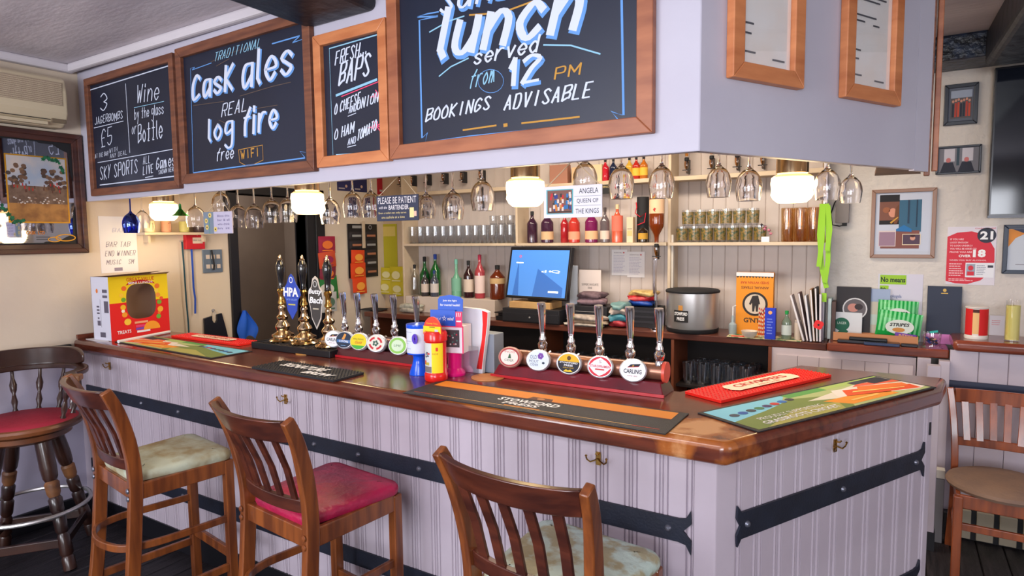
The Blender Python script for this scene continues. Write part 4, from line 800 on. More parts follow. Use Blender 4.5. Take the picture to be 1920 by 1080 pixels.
def b_staro(b, a, c, y): b.el(0,0,a,c,y,ink((214,50,66))); b.pg([(-a,0),(-a*.5,c*.6),(0,c*.92),(a*.5,c*.6),(a,0),(a*.5,-c*.6),(0,-c*.92),(-a*.5,-c*.6)],y-.0003,ink((236,230,236))); put(b,'STAROPRAMEN',-a*.86,-c*.08,a*.86,c*.16,y-.0006,ink((200,40,56)),bold=.02); b.fr(-a*.4,-c*.34,a*.4,-c*.2,y-.0006,ink((200,60,60))); put(b,'S',-a*.12,c*.36,a*.12,c*.66,y-.0006,ink((170,150,150)))
def b_carl(b, a, c, y): b.el(0,0,a,c,y,ink((232,234,238))); b.pg([(-a*.45,c*.28),(a*.5,c*.42),(a*.62,c*.68),(-a*.2,c*.56)],y-.0004,ink((26,28,44))); b.pg([(-a*.1,c*.36),(a*.05,c*.38),(a*.1,c*.5),(-a*.05,c*.48)],y-.0007,ink((190,150,50))); b.pg([(-a*.45,c*.28),(a*.5,c*.42),(a*.45,c*.36),(-a*.45,c*.23)],y-.0007,ink((200,50,50))); put(b,'CARLING',-a*.76,-c*.32,a*.74,c*.1,y-.0005,ink((22,26,44)),bold=.02); put(b,'ESTD 1843',-a*.4,-c*.6,a*.4,-c*.5,y-.0005,ink((160,60,60)))
def b_coors(b, a, c, y): b.el(0,0,a,c,y,ink((30,44,66))); b.pg([(-a*.3,c*.05),(a*.0,c*.85),(a*.25,c*.7),(a*.05,c*.05)],y-.0004,ink((214,150,70))); b.fr(-a*.85,-c*.35,a*.85,c*.02,y-.0006,ink((60,110,170))); put(b,'COORS',-a*.6,-c*.3,a*.6,-c*.04,y-.0008,M['white'],bold=.02); b.fr(-a*.3,-c*.75,a*.3,-c*.68,y-.0004,ink((120,160,200)))
def b_yel(b, a, c, y): b.el(0,0,a,c,y,ink((226,206,30))); b.pg([(-a*.85,-c*.5),(a*.85,-c*.5),(a*.5,-c*.86),(0,-c),(-a*.5,-c*.86)],y-.0003,ink((70,170,60))); put(b,'HOLLYHOCK',-a*.65,c*.2,a*.65,c*.4,y-.0006,ink((60,60,30))); put(b,'Gold',-a*.4,-c*.3,a*.5,c*.08,y-.0006,ink((206,110,30)),bold=.02,shear=.3)
def b_redring(b, a, c, y):
    b.el(0,0,a,c,y,ink((226,220,206))); b.ring(0,0,a*.82,c*.82,a*.22,y-.0003,ink((196,36,50)),a0=.2,a1=1.35); [b.ring(0,0,a*.82,c*.82,a*.22,y-.0003,ink((196,36,50)),a0=k*PI/2+.25,a1=k*PI/2+1.3,n=8) for k in (1,2,3)]
    for k in range(5): b.el(a*.24*math.cos(k*1.257),c*.24*math.sin(k*1.257),.006,.006,y-.0004-k*1e-5,ink((60,96,80)),10)
def b_green(b, a, c, y): b.el(0,0,a,c,y,ink((140,196,90))); b.el(0,0,a*.7,c*.7,y-.0003,ink((206,226,196))); put(b,'LIME',-a*.4,-c*.12,a*.4,c*.14,y-.0006,ink((60,120,60)))
pinkm = mat('badge_body_pink', (176,120,104), .3); redpl = mat('dark_red_plinth', (112,18,34), .22, c2=(84,14,28), scale=4, coat=.4); brpl = mat('brown_red_plinth', (84,30,34), .35, c2=(66,26,30), scale=6, coat=.3)
font_bar(-1.46, -.705, 2.285, 5, (-1.375,-1.238,-1.097,-.962,-.828), ((pinkm,b_cider),(CR_,b_pur),(CR_,b_stow),(CR_,b_staro),(CR_,b_carl)), 'row of five chrome lager taps with round badges on a red plinth, right side', redpl, mat('copper_pipe', (150,104,84), .3, .6), (-1.245,-1.112,-.987,-.858,-.742))
font_bar(-2.43, -1.80, 2.275, 5, (-2.425,-2.345,-2.245,-2.13,-1.99), ((CR_,b_carl),(CR_,b_coors),(CR_,b_yel),(CR_,b_redring),(CR_,b_green)), 'row of chrome lager taps with round badges on a brown plinth, beside the hand pumps', brpl, mat('dark_pipe', (110,84,90), .3, .6), (-2.40,-2.30,-2.18,-2.058,-1.915))
# ================================================================== charity boxes and display
PLB = mat('blue_plastic', (10,84,220), .22); PLR = mat('red_plastic', (216,30,26), .2); PLP = mat('pink_plastic', (226,20,124), .25); YEL = ink((240,214,30)); 
t = thing('collection_box', 'blue and white charity collecting tin, leftmost of the charity group', 'charity box', (-1.765, 2.10, ZT+.0005))
B().lathe([(.044,0),(.045,.006),(.030,.05),(.026,.075),(.030,.085),(.052,.094),(.052,.10)], PLB, 28).build('stand', t); B().lathe([(.050,.098),(.053,.10),(.053,.215),(.051,.222)], ink((214,220,236)), 32).build('tin', t); B().lathe([(.054,.208),(.055,.212),(.054,.224),(0,.228)], PLB, 32).build('lid', t)
b = B(); [put(b, s_, -.045, z_, -.045+w_, z_+.005, -.0535, ink((110,110,150)), wrap=(0,.0535)) for s_, z_, w_ in (('please give generously', .19, .05), ('we are here for people', .15, .05), ('who need us', .14, .03), ('registered charity', .118, .045))]
b.build('print', t, smooth=0)
b = B(); 
for k in range(24): pass
b.ring(.022,.165,.016,.022,.021,-.0538,ink((90,60,190))); b.build('roundel', t, smooth=0)
t = thing('collection_box', 'tall red and yellow charity tube, frontmost of the charity group', 'charity box', (-1.628, 2.045, ZT+.0005))
B().lathe([(.045,0),(.049,.006),(.049,.03),(.045,.036),(.045,.165),(.049,.17),(.049,.20),(.044,.21)], PLR, 36).build('tube', t)
b = B(); hd = [(.0475*math.cos(R(a)), .205+.066*math.sin(R(a))) for a in range(0, 181, 12)]; b.slab([(-.0475,.195)]+[(.0475,.195)]+hd, -.022, -.014, mat('orange_red_card', (226,66,40), .5)); b.build('header_card', t, smooth=0)
b = B(); b.fr(-.046,.203,.046,.231,-.0226,YEL); b.fr(-.014,.226,.016,.2285,-.023,M['blk']); put(b, 'Charity Time', -.03, .238, .03, .246, -.0226, YEL); b.fr(.014,.208,.032,.219,-.023,ink((190,196,206)))
n = 14
def wrapq(b, x0, x1, z0, z1, m, r=.0456, seg=10):
    for i in range(seg):
        u0 = x0+(x1-x0)*i/seg; u1 = x0+(x1-x0)*(i+1)/seg
        b.add([(math.sin(u0/r)*r, -math.cos(u0/r)*r, z0), (math.sin(u1/r)*r, -math.cos(u1/r)*r, z0), (math.sin(u1/r)*r, -math.cos(u1/r)*r, z1), (math.sin(u0/r)*r, -math.cos(u0/r)*r, z1)], [(0,1,2,3)], m)
wrapq(b, -.058, .012, .038, .163, ink((206,208,206))); wrapq(b, .012, .062, .038, .163, YEL); wrapq(b, -.056, .011, .04, .065, ink((120,110,110)), .0458); wrapq(b, -.05, .0, .07, .082, ink((190,170,60)), .0458)
for k in range(14): xx = random.uniform(-.055,-.004); zz = random.uniform(.07,.13); wrapq(b, xx, xx+.012, zz, zz+.007, ink(random.choice(((206,50,50),(90,90,100),(220,120,60),(120,130,130)))), .0459+k*1e-5, 2)
wrapq(b, .03, .04, .13, .145, ink((216,60,40)), .0459, 3); put(b, 'RIDE', .016, .115, .04, .122, -.0459, ink((190,90,40)), wrap=(0,.0459))
b.build('print', t, smooth=0)
t = thing('collection_box', 'white charity box on a pink pedestal with blue cards on top', 'charity box', (-1.62, 2.165, ZT+.0005), R(12))
B().lathe([(.046,0),(.047,.010),(.038,.024),(.030,.032),(.032,.10),(.033,.104)], PLP, 32).build('pedestal', t)
B().box(-.062,-.045,.104,.062,.045,.222,ink((226,222,230))).build('box', t, smooth=0, bev=.002)
b = B(); b.box(-.0635,-.0465,.104,-.058,-.0445,.222,ink((226,60,110))); b.box(.058,-.0465,.104,.0635,-.0445,.222,ink((226,60,110))); b.box(-.0635,-.0465,.216,.0635,-.0445,.222,ink((226,60,110))); b.fr(-.02,.13,.045,.205,-.0458,ink((70,60,66))); [b.el(random.uniform(-.01,.035),random.uniform(.14,.19),.004,.004,-.0461,ink(random.choice(((190,60,80),(70,120,110),(220,210,210)))),6) for _ in range(12)]; b.build('print', t, smooth=0)
b = B(); b.slab([(-.088,.222),(.030,.222),(.030,.290),(-.088,.290)], -.050, -.047, mat('blue_card', (16,84,196), .45)); c = b.build('front_card', t, smooth=0); b = B(); put(b, 'In aid of', -.075,.247,-.038,.257,-.0504,M['white'],shear=.2); put(b, 'mind', -.008,.246,.022,.260,-.0504,M['white'],shear=.2,bold=.02); [b.pg([(-.022+.012*math.cos(k*1.257+.3), .253+.014*math.sin(k*1.257+.3)), (-.022+.004*math.cos(k*1.257+.9), .253+.004*math.sin(k*1.257+.9)), (-.022+.004*math.cos(k*1.257-.3), .253+.004*math.sin(k*1.257-.3))],-.0504,M['white']) for k in range(5)]; b.build('lettering', c, smooth=0)
b = B(); b.slab([(.030,.222),(.060,.222),(.060,.284),(.030,.284)], -.049, -.047, ink((226,60,110))); c = b.build('pink_card', t, smooth=0); b = B(); [b.pg([(.033+.008*k,.262),(.036+.008*k,.262),(.039+.008*k,.280),(.036+.008*k,.280)],-.0495,M['white']) for k in range(3)]; b.fr(.034,.24,.056,.246,-.0495,M['white']); b.build('print', c, smooth=0)
b = B(); pts = [(-.056,.284),(.060,.284),(.062,.335),(.048,.347),(.0,.354),(-.045,.347),(-.055,.335)]; b.slab(pts, -.040, -.037, MC['blue_card']); c = b.build('top_card', t, smooth=0); b = B(); put(b, 'Join the fight', -.032,.324,.034,.334,-.0404,M['white'],bold=.02); put(b, 'for mental health!', -.045,.306,.048,.316,-.0404,M['white'],bold=.02); b.build('lettering', c, smooth=0)
t = thing('display_stand', 'tall curved white and red card stand behind the charity boxes', 'display stand', (-1.575, 2.245, ZT+.0005), R(2))
b = B(); L0 = [(-.075,0),(.055,0)]; right = [(.052,0),(.056,.05),(.070,.14),(.082,.22),(.086,.275)]; b.slab([(-.06,0)]+right+[(.055,.285),(-.05,.29)], -.012, .012, ink((222,224,232))); b.build('panel', t, smooth=0, bev=.002)
b = B(); b.pg([(.022,.02),(.050,.02),(.054,.05),(.068,.14),(.080,.22),(.084,.272),(.056,.280),(.058,.22),(.052,.15),(.036,.08)], -.0125, ink((226,26,22))); b.build('red_stripe', t, smooth=0)
p = onz(925, 697, ZT); t = thing('card_box', 'grey box on the back edge of the bar, left of the lager taps', 'box', (-1.53, 2.30, ZT+.0005), R(-4))
b = B(); b.box(-.03,-.035,0,.055,.04,.175,mat('grey_box', (126,134,146), .45)); b.build('body', t, smooth=0, bev=.004)
B().box(-.06,-.115,0,.03,-.112,.13,thin('acrylic', (236,240,244), .35)).build('acrylic_front', t, smooth=0)
# ================================================================== left end of the bar
t = thing('cardboard_box', 'red and yellow cardboard box with a cut-out front, left end of the bar', 'box', (-3.985, 1.91, ZT+.0005), R(97))
cb = mat('brown_cardboard', (150,124,108), .8); w_, d_, h_ = .385, .165, .385
b = B(); b.box(-.0,-.0,0,w_,.003,h_,cb); hole = []
b = B(); b.box(0,d_-.003,0,w_,d_,h_,cb); b.box(0,0,0,.003,d_,h_,ink((206,206,220))); b.box(w_-.003,0,0,w_,d_,h_,cb); b.box(0,0,0,w_,d_,.003,cb); b.build('carton', t, smooth=0)
def holed(b, W_, H_, cx_, cz_, rx, rz, y, m, clipz=None):
    n = 40; inn = []; out = []
    for i in range(n):
        a = 2*PI*i/n; c_, s_ = math.cos(a), math.sin(a); pw_ = (abs(c_)**3.2+abs(s_)**3.2)**(-1/3.2); inn.append((cx_+rx*pw_*c_, cz_+rz*pw_*s_))
        tx = (W_-cx_)/c_ if c_ > 1e-6 else (-cx_/c_ if c_ < -1e-6 else 1e9); tz = (H_-cz_)/s_ if s_ > 1e-6 else (-cz_/s_ if s_ < -1e-6 else 1e9); q = min(tx, tz); out.append((cx_+q*c_, cz_+q*s_))
    for cor in ((0,0),(W_,0),(W_,H_),(0,H_)):
        k = min(range(n), key=lambda i: (out[i][0]-cor[0])**2+(out[i][1]-cor[1])**2); out[k] = cor
    for i in range(n):
        j = (i+1) % n; mm = m[0] if (out[i][1]+out[j][1]+inn[i][1]+inn[j][1])/4 < H_*.58 else m[1]
        b.add([(out[i][0],y,out[i][1]),(out[j][0],y,out[j][1]),(inn[j][0],y,inn[j][1]),(inn[i][0],y,inn[i][1])], [(0,1,2,3)], mm)
b = B(); RD, YL = ink((224,24,24)), ink((244,212,14)); holed(b, .31, .335, .162, .195, .078, .095, -.0005, (RD, YL)); o_=b.build('front_panel', t, smooth=0); o_.scale=(1.242,1,1.149)
b = B(); put(b, 'GREAT VALUE', .09, .305, .235, .325, -.0012, ink((210,90,20)), bold=.02); b.slab([(.085,.285),(.1,.30),(.162,.312),(.225,.30),(.24,.285),(.225,.288),(.162,.295),(.1,.288)], -.0014, -.0006, ink((190,24,30))); put(b, 'MINI LUNCH', .10, .289, .225, .302, -.0016, M['white'], bold=.02)
for cx_, cz_, r_, c in ((.075,.27,.013,(236,110,40)),(.25,.27,.014,(236,120,40)),(.07,.21,.012,(110,170,50)),(.066,.17,.014,(240,190,40)),(.072,.13,.014,(240,160,40)),(.085,.09,.018,(240,200,60)),(.252,.22,.013,(240,150,60)),(.258,.18,.013,(120,170,50)),(.262,.14,.016,(240,180,50)),(.250,.10,.013,(110,180,60)),(.06,.235,.011,(246,200,60)),(.245,.245,.011,(246,210,70)),(.27,.2,.01,(236,90,50)),(.065,.15,.009,(240,240,220)),(.255,.12,.009,(240,120,40))): b.el(cx_, cz_, r_, r_, -.0013-cx_*1e-3, ink(c), 12)
b.slab([(.21+.045*math.cos(R(a)), .035+.045*math.sin(R(a))) for a in range(0,181,15)], -.002, -.001, ink((246,160,40))); b.fr(.12,.075,.19,.086,-.0016,ink((236,170,130))); b.fr(.125,.055,.195,.066,-.0016,ink((226,60,120))); b.fr(.125,.04,.195,.052,-.0016,ink((120,70,180))); b.fr(.13,.025,.2,.036,-.0016,M['white']); put(b,'TREATS',.03,.03,.10,.048,-.0016,M['white'],bold=.02)
o_=b.build('print', t, smooth=0); o_.scale=(1.242,1,1.149)
b = B(Matrix.Translation((0,0,0)) @ rotz(-PI/2)); gk = ink((90,84,100))
for k, (x0, x1, z0, z1) in enumerate(((-.06,-.015,.29,.31),(-.06,-.015,.26,.275),(-.085,-.083,.08,.25),(-.05,-.01,.17,.24),(-.12,-.095,.20,.21),(-.12,-.095,.18,.19),(-.12,-.095,.16,.17),(-.115,-.1,.13,.14),(-.12,-.09,.09,.12),(-.1,-.05,.02,.05))): b.fr(x0, z0, x1, z1, -.0006, gk)
b.el(-.11,.30,.010,.014,-.0006,ink((220,120,50)),12); b.build('side_print', t, smooth=0)
b = B(); b.add([(0,0,h_),(w_,0,h_),(w_,-.03,h_+.012),(.0,-.04,h_+.004)], [(0,1,2,3)], cb); b.add([(0,d_,h_),(w_,d_,h_),(w_,.05,h_+.018),(0,.06,h_+.004)], [(0,1,2,3)], ink((190,176,170))); b.build('flap', t, smooth=0)
b = B(T=None); 
p0 = onz(222, 644, ZT); p1 = onz(318, 625, ZT); o = B().cyl((p0.x, p0.y, ZT+.011), (p1.x, p1.y, ZT+.011), .009, M['paper'], n=14).build('paper_roll'); tag(o, 'thin white paper roll lying in front of the cut-out box', 'paper')
o = B().prism([(-4.22,1.875),(-4.05,1.865),(-4.0,1.90),(-4.02,1.93),(-4.2,1.94)], ZT+.0006, ZT+.003, M['paper']).build('leaflet', smooth=0); tag(o, 'white leaflet lying under the left front of the cut-out box', 'paper')
# ================================================================== left wall
def onleft(name, label, cat, px0, py0, px1, py1, face=None, t_=.003, off=.0, group=None, X=WX):
    y0, z0, y1_, z1 = bl4(px0, py0, px1, py1, X+off+t_); o = thing(name, label, cat, (X+off+.0005, y0, z0), PI/2, group); w_, h = y1_-y0, z1-z0
    if face: B().box(0, -t_, 0, w_, 0, h, face).build('sheet' if t_ < .004 else 'body', o, smooth=0, bev=min(.002, t_*.3))
    return o, w_, h, -t_-.0005
# air conditioner
t = thing('air_conditioner', 'beige wall mounted air conditioning unit near the ceiling', 'air conditioner', (WX, 1.06, 2.365), PI/2)
acm = mat('beige_plastic', (206,190,160), .4)
b = B(); W_ = .765; b.slab([(0,0),(W_,0),(W_,.285),(0,.285)], -.05, 0, acm)
prf = [(0,.0),(-.10,.0),(-.155,.03),(-.175,.075),(-.175,.20),(-.16,.265),(-.13,.285),(0,.285)]
b.add([(0,y_,z_) for y_, z_ in prf]+[(W_,y_,z_) for y_, z_ in prf], [tuple(range(8)), tuple(range(8,16))[::-1]]+[(i,(i+1)%8,8+(i+1)%8,8+i) for i in range(8)], acm); b.build('housing', t, smooth=0, bev=.012, seg=3)
gr = mat('vent_grille', (168,148,128), .6, bump=.6, bscale=200)
B().box(.015,-.1775,.115,W_-.03,-.1755,.245,gr).build('grille', t, smooth=0)
for i in range(12): B().box(.016,-.180,.119+i*.0105,W_-.031,-.177,.1215+i*.0105,acm).build('grille_bar', t, smooth=0)
b = B(); b.box(.0,-.160,.030,W_-.09,-.166,.034,M['black']); b.box(W_-.085,-.150,.018,W_-.012,-.168,.040,mat('ac_display', (120,104,84), .3)); b.box(.01,-.155,.002,W_-.1,-.12,.02,acm); b.build('louvre', t, smooth=0, bev=.002)
# mirror picture
o, w_, h, y = onleft('pub_mirror', 'large dark framed pub mirror with a hunting scene on the left wall', 'mirror', -60, 247, 173, 476, None, .03)
o.location.y = 1.302; o.location.z = 1.628; w_ = .652; h = .722; fm = mat('mahogany_frame', (84,46,36), .35, c2=(56,30,28), scale=4, stretch=(1,1,7), coat=.3)
b = B()
for fw, dd_, s0 in ((.058, .022, 0), (.030, .034, .004)):
    for poly in ([(s0,s0),(w_-s0,s0),(w_-fw,fw),(fw,fw)], [(s0,h-s0),(fw,h-fw),(w_-fw,h-fw),(w_-s0,h-s0)], [(s0,s0),(fw,fw),(fw,h-fw),(s0,h-s0)], [(w_-s0,s0),(w_-s0,h-s0),(w_-fw,h-fw),(w_-fw,fw)]): b.slab(poly, -dd_, -.001, fm)
b.build('frame', o, smooth=0, bev=.003)
B().box(.05,-.010,.05,w_-.05,-.002,h-.05,mat('mirror_silver', (190,190,200), .03, 1.0)).build('mirror_glass', o, smooth=0)
b = B(); gd = mat('gilt', (220,160,50), .3, .6); blk = M['blk']
def corner(cx_, cz_, sx_, sz_):
    b.pg([(cx_, cz_), (cx_-sx_*.20, cz_), (cx_-sx_*.17, cz_-sz_*.018), (cx_-sx_*.10, cz_-sz_*.02), (cx_-sx_*.06, cz_-sz_*.045), (cx_-sx_*.025, cz_-sz_*.06), (cx_-sx_*.015, cz_-sz_*.2), (cx_, cz_-sz_*.24)][::-1], -.0112, blk)
corner(w_-.055, h-.055, 1, 1); corner(w_-.055, .055, 1, -1)
b.fr(.055,.055,w_-.055,.066,-.0114,blk); b.fr(.055,h-.066,w_-.055,h-.055,-.0114,blk)
px0, pz0, px1, pz1 = .26, .19, .555, .565
for a_, b_, c_, d_ in ((px0-.008,pz0-.008,px1+.008,pz0),(px0-.008,pz1,px1+.008,pz1+.008),(px0-.008,pz0,px0,pz1),(px1,pz0,px1+.008,pz1)): b.fr(a_, b_, c_, d_, -.0116, gd)
b.ring(w_-.12,.095,.055,.022,.006,-.0118,gd); b.ring(w_-.18,.085,.035,.016,.005,-.0119,gd)
b.fr(.25,.085,.34,.088,-.0115,blk); b.fr(.25,.098,.34,.101,-.0115,blk); b.fr(.38,.085,.45,.088,-.0115,blk); b.fr(.38,.098,.45,.101,-.0115,blk); put(b, 'CASK', .33,.115,.38,.135,-.0116,ink((200,120,40)),bold=.02); put(b, 'LTD', .39,.115,.425,.135,-.0116,ink((200,120,40)),bold=.02)
b.build('gilt_print', o, smooth=0)
b = B(); yy = -.0117; PX, PZ = px1-px0, pz1-pz0
def Q(u0, v0, u1, v1, c, k): b.fr(px0+PX*u0, pz0+PZ*v0, px0+PX*u1, pz0+PZ*v1, yy-k*2e-5, c)
Q(0,0,1,1,mat('painted_sky', (150,164,186), .6, c2=(196,184,176), scale=6),0); Q(0,0,1,.30,mat('painted_meadow', (176,124,66), .6, c2=(138,92,50), scale=20),1); Q(0,.28,1,.55,mat('painted_wood', (96,72,58), .6, c2=(120,96,80), scale=30),2)
for k in range(60):
    u = random.choice((random.uniform(.02,.3), random.uniform(.6,.97))); v = random.uniform(.5,.86 if u < .3 else .8); c = random.choice(((84,60,50),(104,76,58),(70,56,50),(120,90,66))); b.el(px0+PX*u, pz0+PZ*v, .013, .012, yy-.0001-k*2e-6, ink(c), 8)
for k in range(26):
    u = random.uniform(.06,.92); v = random.uniform(.44,.58); b.fr(px0+PX*u, pz0+PZ*v, px0+PX*u+.006, pz0+PZ*v+.016, yy-.0004-k*2e-6, ink((170,40,36) if k % 2 else (90,52,40)))
for k in range(50):
    u = random.uniform(.08,.95); v = random.uniform(.28,.38); b.el(px0+PX*u, pz0+PZ*v, .005, .004, yy-.0005-k*2e-6, ink(random.choice(((206,196,190),(150,120,100),(96,76,70)))), 6)
b.build('painting', o, smooth=0)
iv = B()
for k in range(34):
    if k < 17: u = .60+.40*k/17+random.uniform(-.02,.02); v = 1.0-.22*max(0,(k-9)/8)+random.uniform(-.03,.02)
    else: u = -.12+.36*(k-17)/17+random.uniform(-.02,.02); v = .22*max(0,1-(k-17)/8)+random.uniform(-.02,.03)
    cx_, cz_, r_, a_ = px0+PX*u, pz0+PZ*v, random.uniform(.010,.016), random.random()*6
    iv.pg([(cx_+r_*(1 if i % 2 else .55)*math.cos(a_+i*PI/5), cz_+r_*(1 if i % 2 else .55)*math.sin(a_+i*PI/5)) for i in range(10)], -.0130-k*3e-5, ink((16,84,54) if k % 3 else (30,110,70)))
iv.build('ivy_leaves', o, smooth=0)
# paper notice
o, w_, h, y = onleft('paper_notice', 'white handwritten paper notice taped above the cut-out box', 'paper', 187, 406, 257, 511, M['paper'], .0015)
b = B(); mk = ink((110,100,120)); hand(b, 'BAR TAB', (w_*.16, h*.46), (w_*.8, h*.46), h*.09, .003, y, mk); hand(b, 'END WINNER', (w_*.12, h*.30), (w_*.93, h*.30), h*.09, .003, y, mk); hand(b, 'MUSIC + SM', (w_*.14, h*.15), (w_*.88, h*.15), h*.08, .003, y, mk)
hand(b, 'BAR', (w_*.35, h*.72), (w_*.7, h*.72), h*.07, .003, y, ink((170,170,200))); b.fr(w_*.34, h*.03, w_*.56, h*.09, y, ink((140,130,150))); b.build('lettering', o, smooth=0)
# little shelf with mugs
ys0, zs0, ys1, zs1 = bl4(268, 432, 398, 440, WX+.08); t = thing('wall_shelf', 'small cream wall shelf behind the leftmost lamp', 'shelf', (WX+.0005, ys0, zs0-.002), PI/2)
B().box(0,-.10,0,ys1-ys0,0,.018,M['shelfw']).build('shelf_board', t, smooth=0, bev=.002)
for x in (.05, ys1-ys0-.05): B().slab([(x-.008,-.05),(x+.008,-.05),(x+.008,0),(x-.008,0)], -.06, 0, M['shelfw']).build('bracket', t, smooth=0)
zz = zs0-.002+.0185
def mug(x, y_, z, m, lb, r=.032, h_=.075):
    o = thing('mug', lb, 'mug', (x, y_, z)); B().lathe([(r*.85,0),(r,.006),(r,h_),(r-.003,h_),(r-.004,.006),(0,.005)], m, 20).build('cup', o); B().tube([(r-.002,0,h_*.8),(r+.018,0,h_*.75),(r+.022,0,h_*.5),(r+.016,0,h_*.25),(r-.002,0,h_*.2)], .004, m, 6).build('handle', o)
mug(WX+.055, ys0+.06, zz, ink((226,210,170)), 'cream mug at the left end of the small wall shelf'); mug(WX+.055, ys0+.17, zz, ink((206,150,120)), 'terracotta mug second on the small wall shelf'); mug(WX+.05, ys0+.30, zz, ink((196,190,120)), 'yellow green mug third on the small wall shelf')
o = thing('storage_jar', 'dark lidded jar at the right end of the small wall shelf', 'jar', (WX+.055, ys0+.41, zz)); B().lathe([(.036,0),(.040,.01),(.040,.08),(.03,.095),(.0,.096)], mat('dark_jar', (70,56,60), .2), 20).build('jar', o); B().lathe([(.034,.09),(.034,.105),(.01,.115),(0,.12)], M['steel'], 18).build('lid', o)
# fire alarm
o, w_, h, y = onleft('fire_alarm', 'red fire alarm call point on the cream wall', 'fire alarm', 349, 437, 384, 467, mat('alarm_red', (190,24,40), .35), .035)
b = B(); b.fr(w_*.34, h*.35, w_*.88, h*.72, y, ink((214,196,180))); put(b, 'BREAK GLASS', w_*.38, h*.5, w_*.84, h*.6, y-.0004, ink((60,60,60))); b.el(w_*.6, h*.88, .006, .006, y, ink((226,100,110)), 10); b.build('label_plate', o, smooth=0)
# switch plate
o, w_, h, y = onleft('switch_plate', 'steel light switch plate on the cream wall by the doorway', 'switch', 381, 468, 417, 511, mat('switch_steel', (120,136,152), .35, .5), .012)
for i in range(3):
    for j in range(2): B().box(w_*(.14+.27*i), y-.006, h*(.18+.42*j), w_*(.32+.27*i), y, h*(.36+.42*j), ink((206,190,176))).build('rocker', o, smooth=0, bev=.001)
B().tube([(w_*.42,y-.006,h*.98),(w_*.46,y-.012,h*.6),(w_*.5,y-.012,h*.3),(w_*.48,y-.008,h*.12)], .007, M['blk'], 6).build('cord', o)
# hanging leads
def lead(lb, pts, r, m, hookm=None):
    P_ = [onx(px, py, WX+.025) for px, py in pts]; o = thing('dog_lead', lb, 'lead', P_[0]); b = B()
    b.sweep([p-P_[0] for p in P_], r*.5, r*2.2, m, (1,0,0)); b.build('strap', o, smooth=0)
    B().cyl((-.024,0,.0),(.004,0,.0),.006,M['steel'],n=8).build('peg', o); return o
lead('thin dark green lead hanging from the small wall shelf, left of the alarm', [(341,452),(345,500),(349,560),(353,605),(354,624)], .005, ink((30,70,84)))
lead('bright blue lead hanging below the red fire alarm', [(358,448),(361,500),(363,540),(366,560),(366,588)], .006, ink((30,76,180)))
# black bag on hook, blue cloth on the door frame
o, w_, h, y = onleft('clipboard_bag', 'black plastic bag with a cut-out handle on a wall hook', 'bag', 384, 588, 430, 640, None, .02)
b = B(); m_ = mat('black_bag', (24,26,38), .35); b.slab([(0,0),(w_*.98,-.02),(w_*.86,h*.45),(w_*.72,h),(w_*.52,h*.97),(w_*.52,h*.78),(w_*.46,h*.68),(w_*.38,h*.68),(w_*.32,h*.78),(w_*.32,h*.94),(.0,h*.88)], -.02, -.004, m_); b.build('bag', o, smooth=0, bev=.002)
b = B(); b.lathe([(.012,0),(.012,.006),(.0,.007)], M['steel'], 12, Matrix.Translation((w_*.42,0,h*1.12)) @ Matrix.Rotation(PI/2,4,'X')); b.tube([(w_*.42,-.004,h*1.12),(w_*.42,-.03,h*1.05),(w_*.42,-.034,h*.98)], .004, M['steel'], 6); b.build('hook', o)
P0 = onx(455, 582, WX+.03); t = thing('blue_cloth', 'bright blue cloth hanging beside the dark door frame', 'cloth', P0, PI/2)
b = B(); n = 12; vs = []
for j in range(9):
    v = j/8; hw = .015+.07*min(1, v*1.7); 
    for i in range(n+1): u = i/n; vs.append(((u-.35)*2*hw*(1-.25*max(0,v-.75)*4), .012*math.sin(u*9+v*3)-.015, -v*.22-.02*math.sin(u*7)*v))
b.add(vs, [(j*(n+1)+i, j*(n+1)+i+1, (j+1)*(n+1)+i+1, (j+1)*(n+1)+i) for j in range(8) for i in range(n)], mat('blue_fabric', (20,90,200), .7)); b.build('cloth', t, smooth=60)
# ------------------------------------------------------------------ snack packets on the left wall beyond the doorway
def packet(b, x0, z0, x1, z1, y, m, m2=None, puff=.014, rot=0.0):
    n = 6; vs = []; cx_, cz_ = (x0+x1)/2, (z0+z1)/2
    for j in range(n+1):
        for i in range(n+1):
            u, v = i/n, j/n; d = puff*math.sin(PI*u)**.6*math.sin(PI*v)**.6 if 0 < i < n and 0 < j < n else 0
            xx, zz_ = x0+(x1-x0)*u-cx_, z0+(z1-z0)*v-cz_; c_, s_ = math.cos(rot), math.sin(rot); vs.append((cx_+xx*c_-zz_*s_, y-d-random.uniform(0,.0012), cz_+xx*s_+zz_*c_))
    b.add(vs, [(j*(n+1)+i, j*(n+1)+i+1, (j+1)*(n+1)+i+1, (j+1)*(n+1)+i) for j in range(n) for i in range(n)], m)
    if m2: b.el(cx_, cz_, (x1-x0)*.3, (z1-z0)*.24, y-puff-.002, m2, 16); b.fr(x0+(x1-x0)*.2, cz_-(z1-z0)*.36, x1-(x1-x0)*.2, cz_-(z1-z0)*.30, y-puff*.8-.002, m2)
def packthing(label, px0, py0, px1, py1, off, c, c2, grp, rot=0, puff=.014, back=False):
    if back: y0, z0, y1_, z1 = bx4(px0, py0, px1, py1, YB-off-.02); o = thing('snack_packet', label, 'snack packet', (y0, YB-off, z0), 0, grp)
    else: y0, z0, y1_, z1 = bl4(px0, py0, px1, py1, WX+off+.02); o = thing('snack_packet', label, 'snack packet', (WX+off, y0, z0), PI/2, grp)
    b = B(); w_, h = y1_-y0, z1-z0
    packet(b, 0, 0, w_, h, -.002, mat('foil_%d_%d_%d' % c, c, .3, spec=.6), ink(c2) if c2 else None, puff, rot); b.build('wrapper', o, smooth=50); return o
g = 'crisp packets beside the doorway'
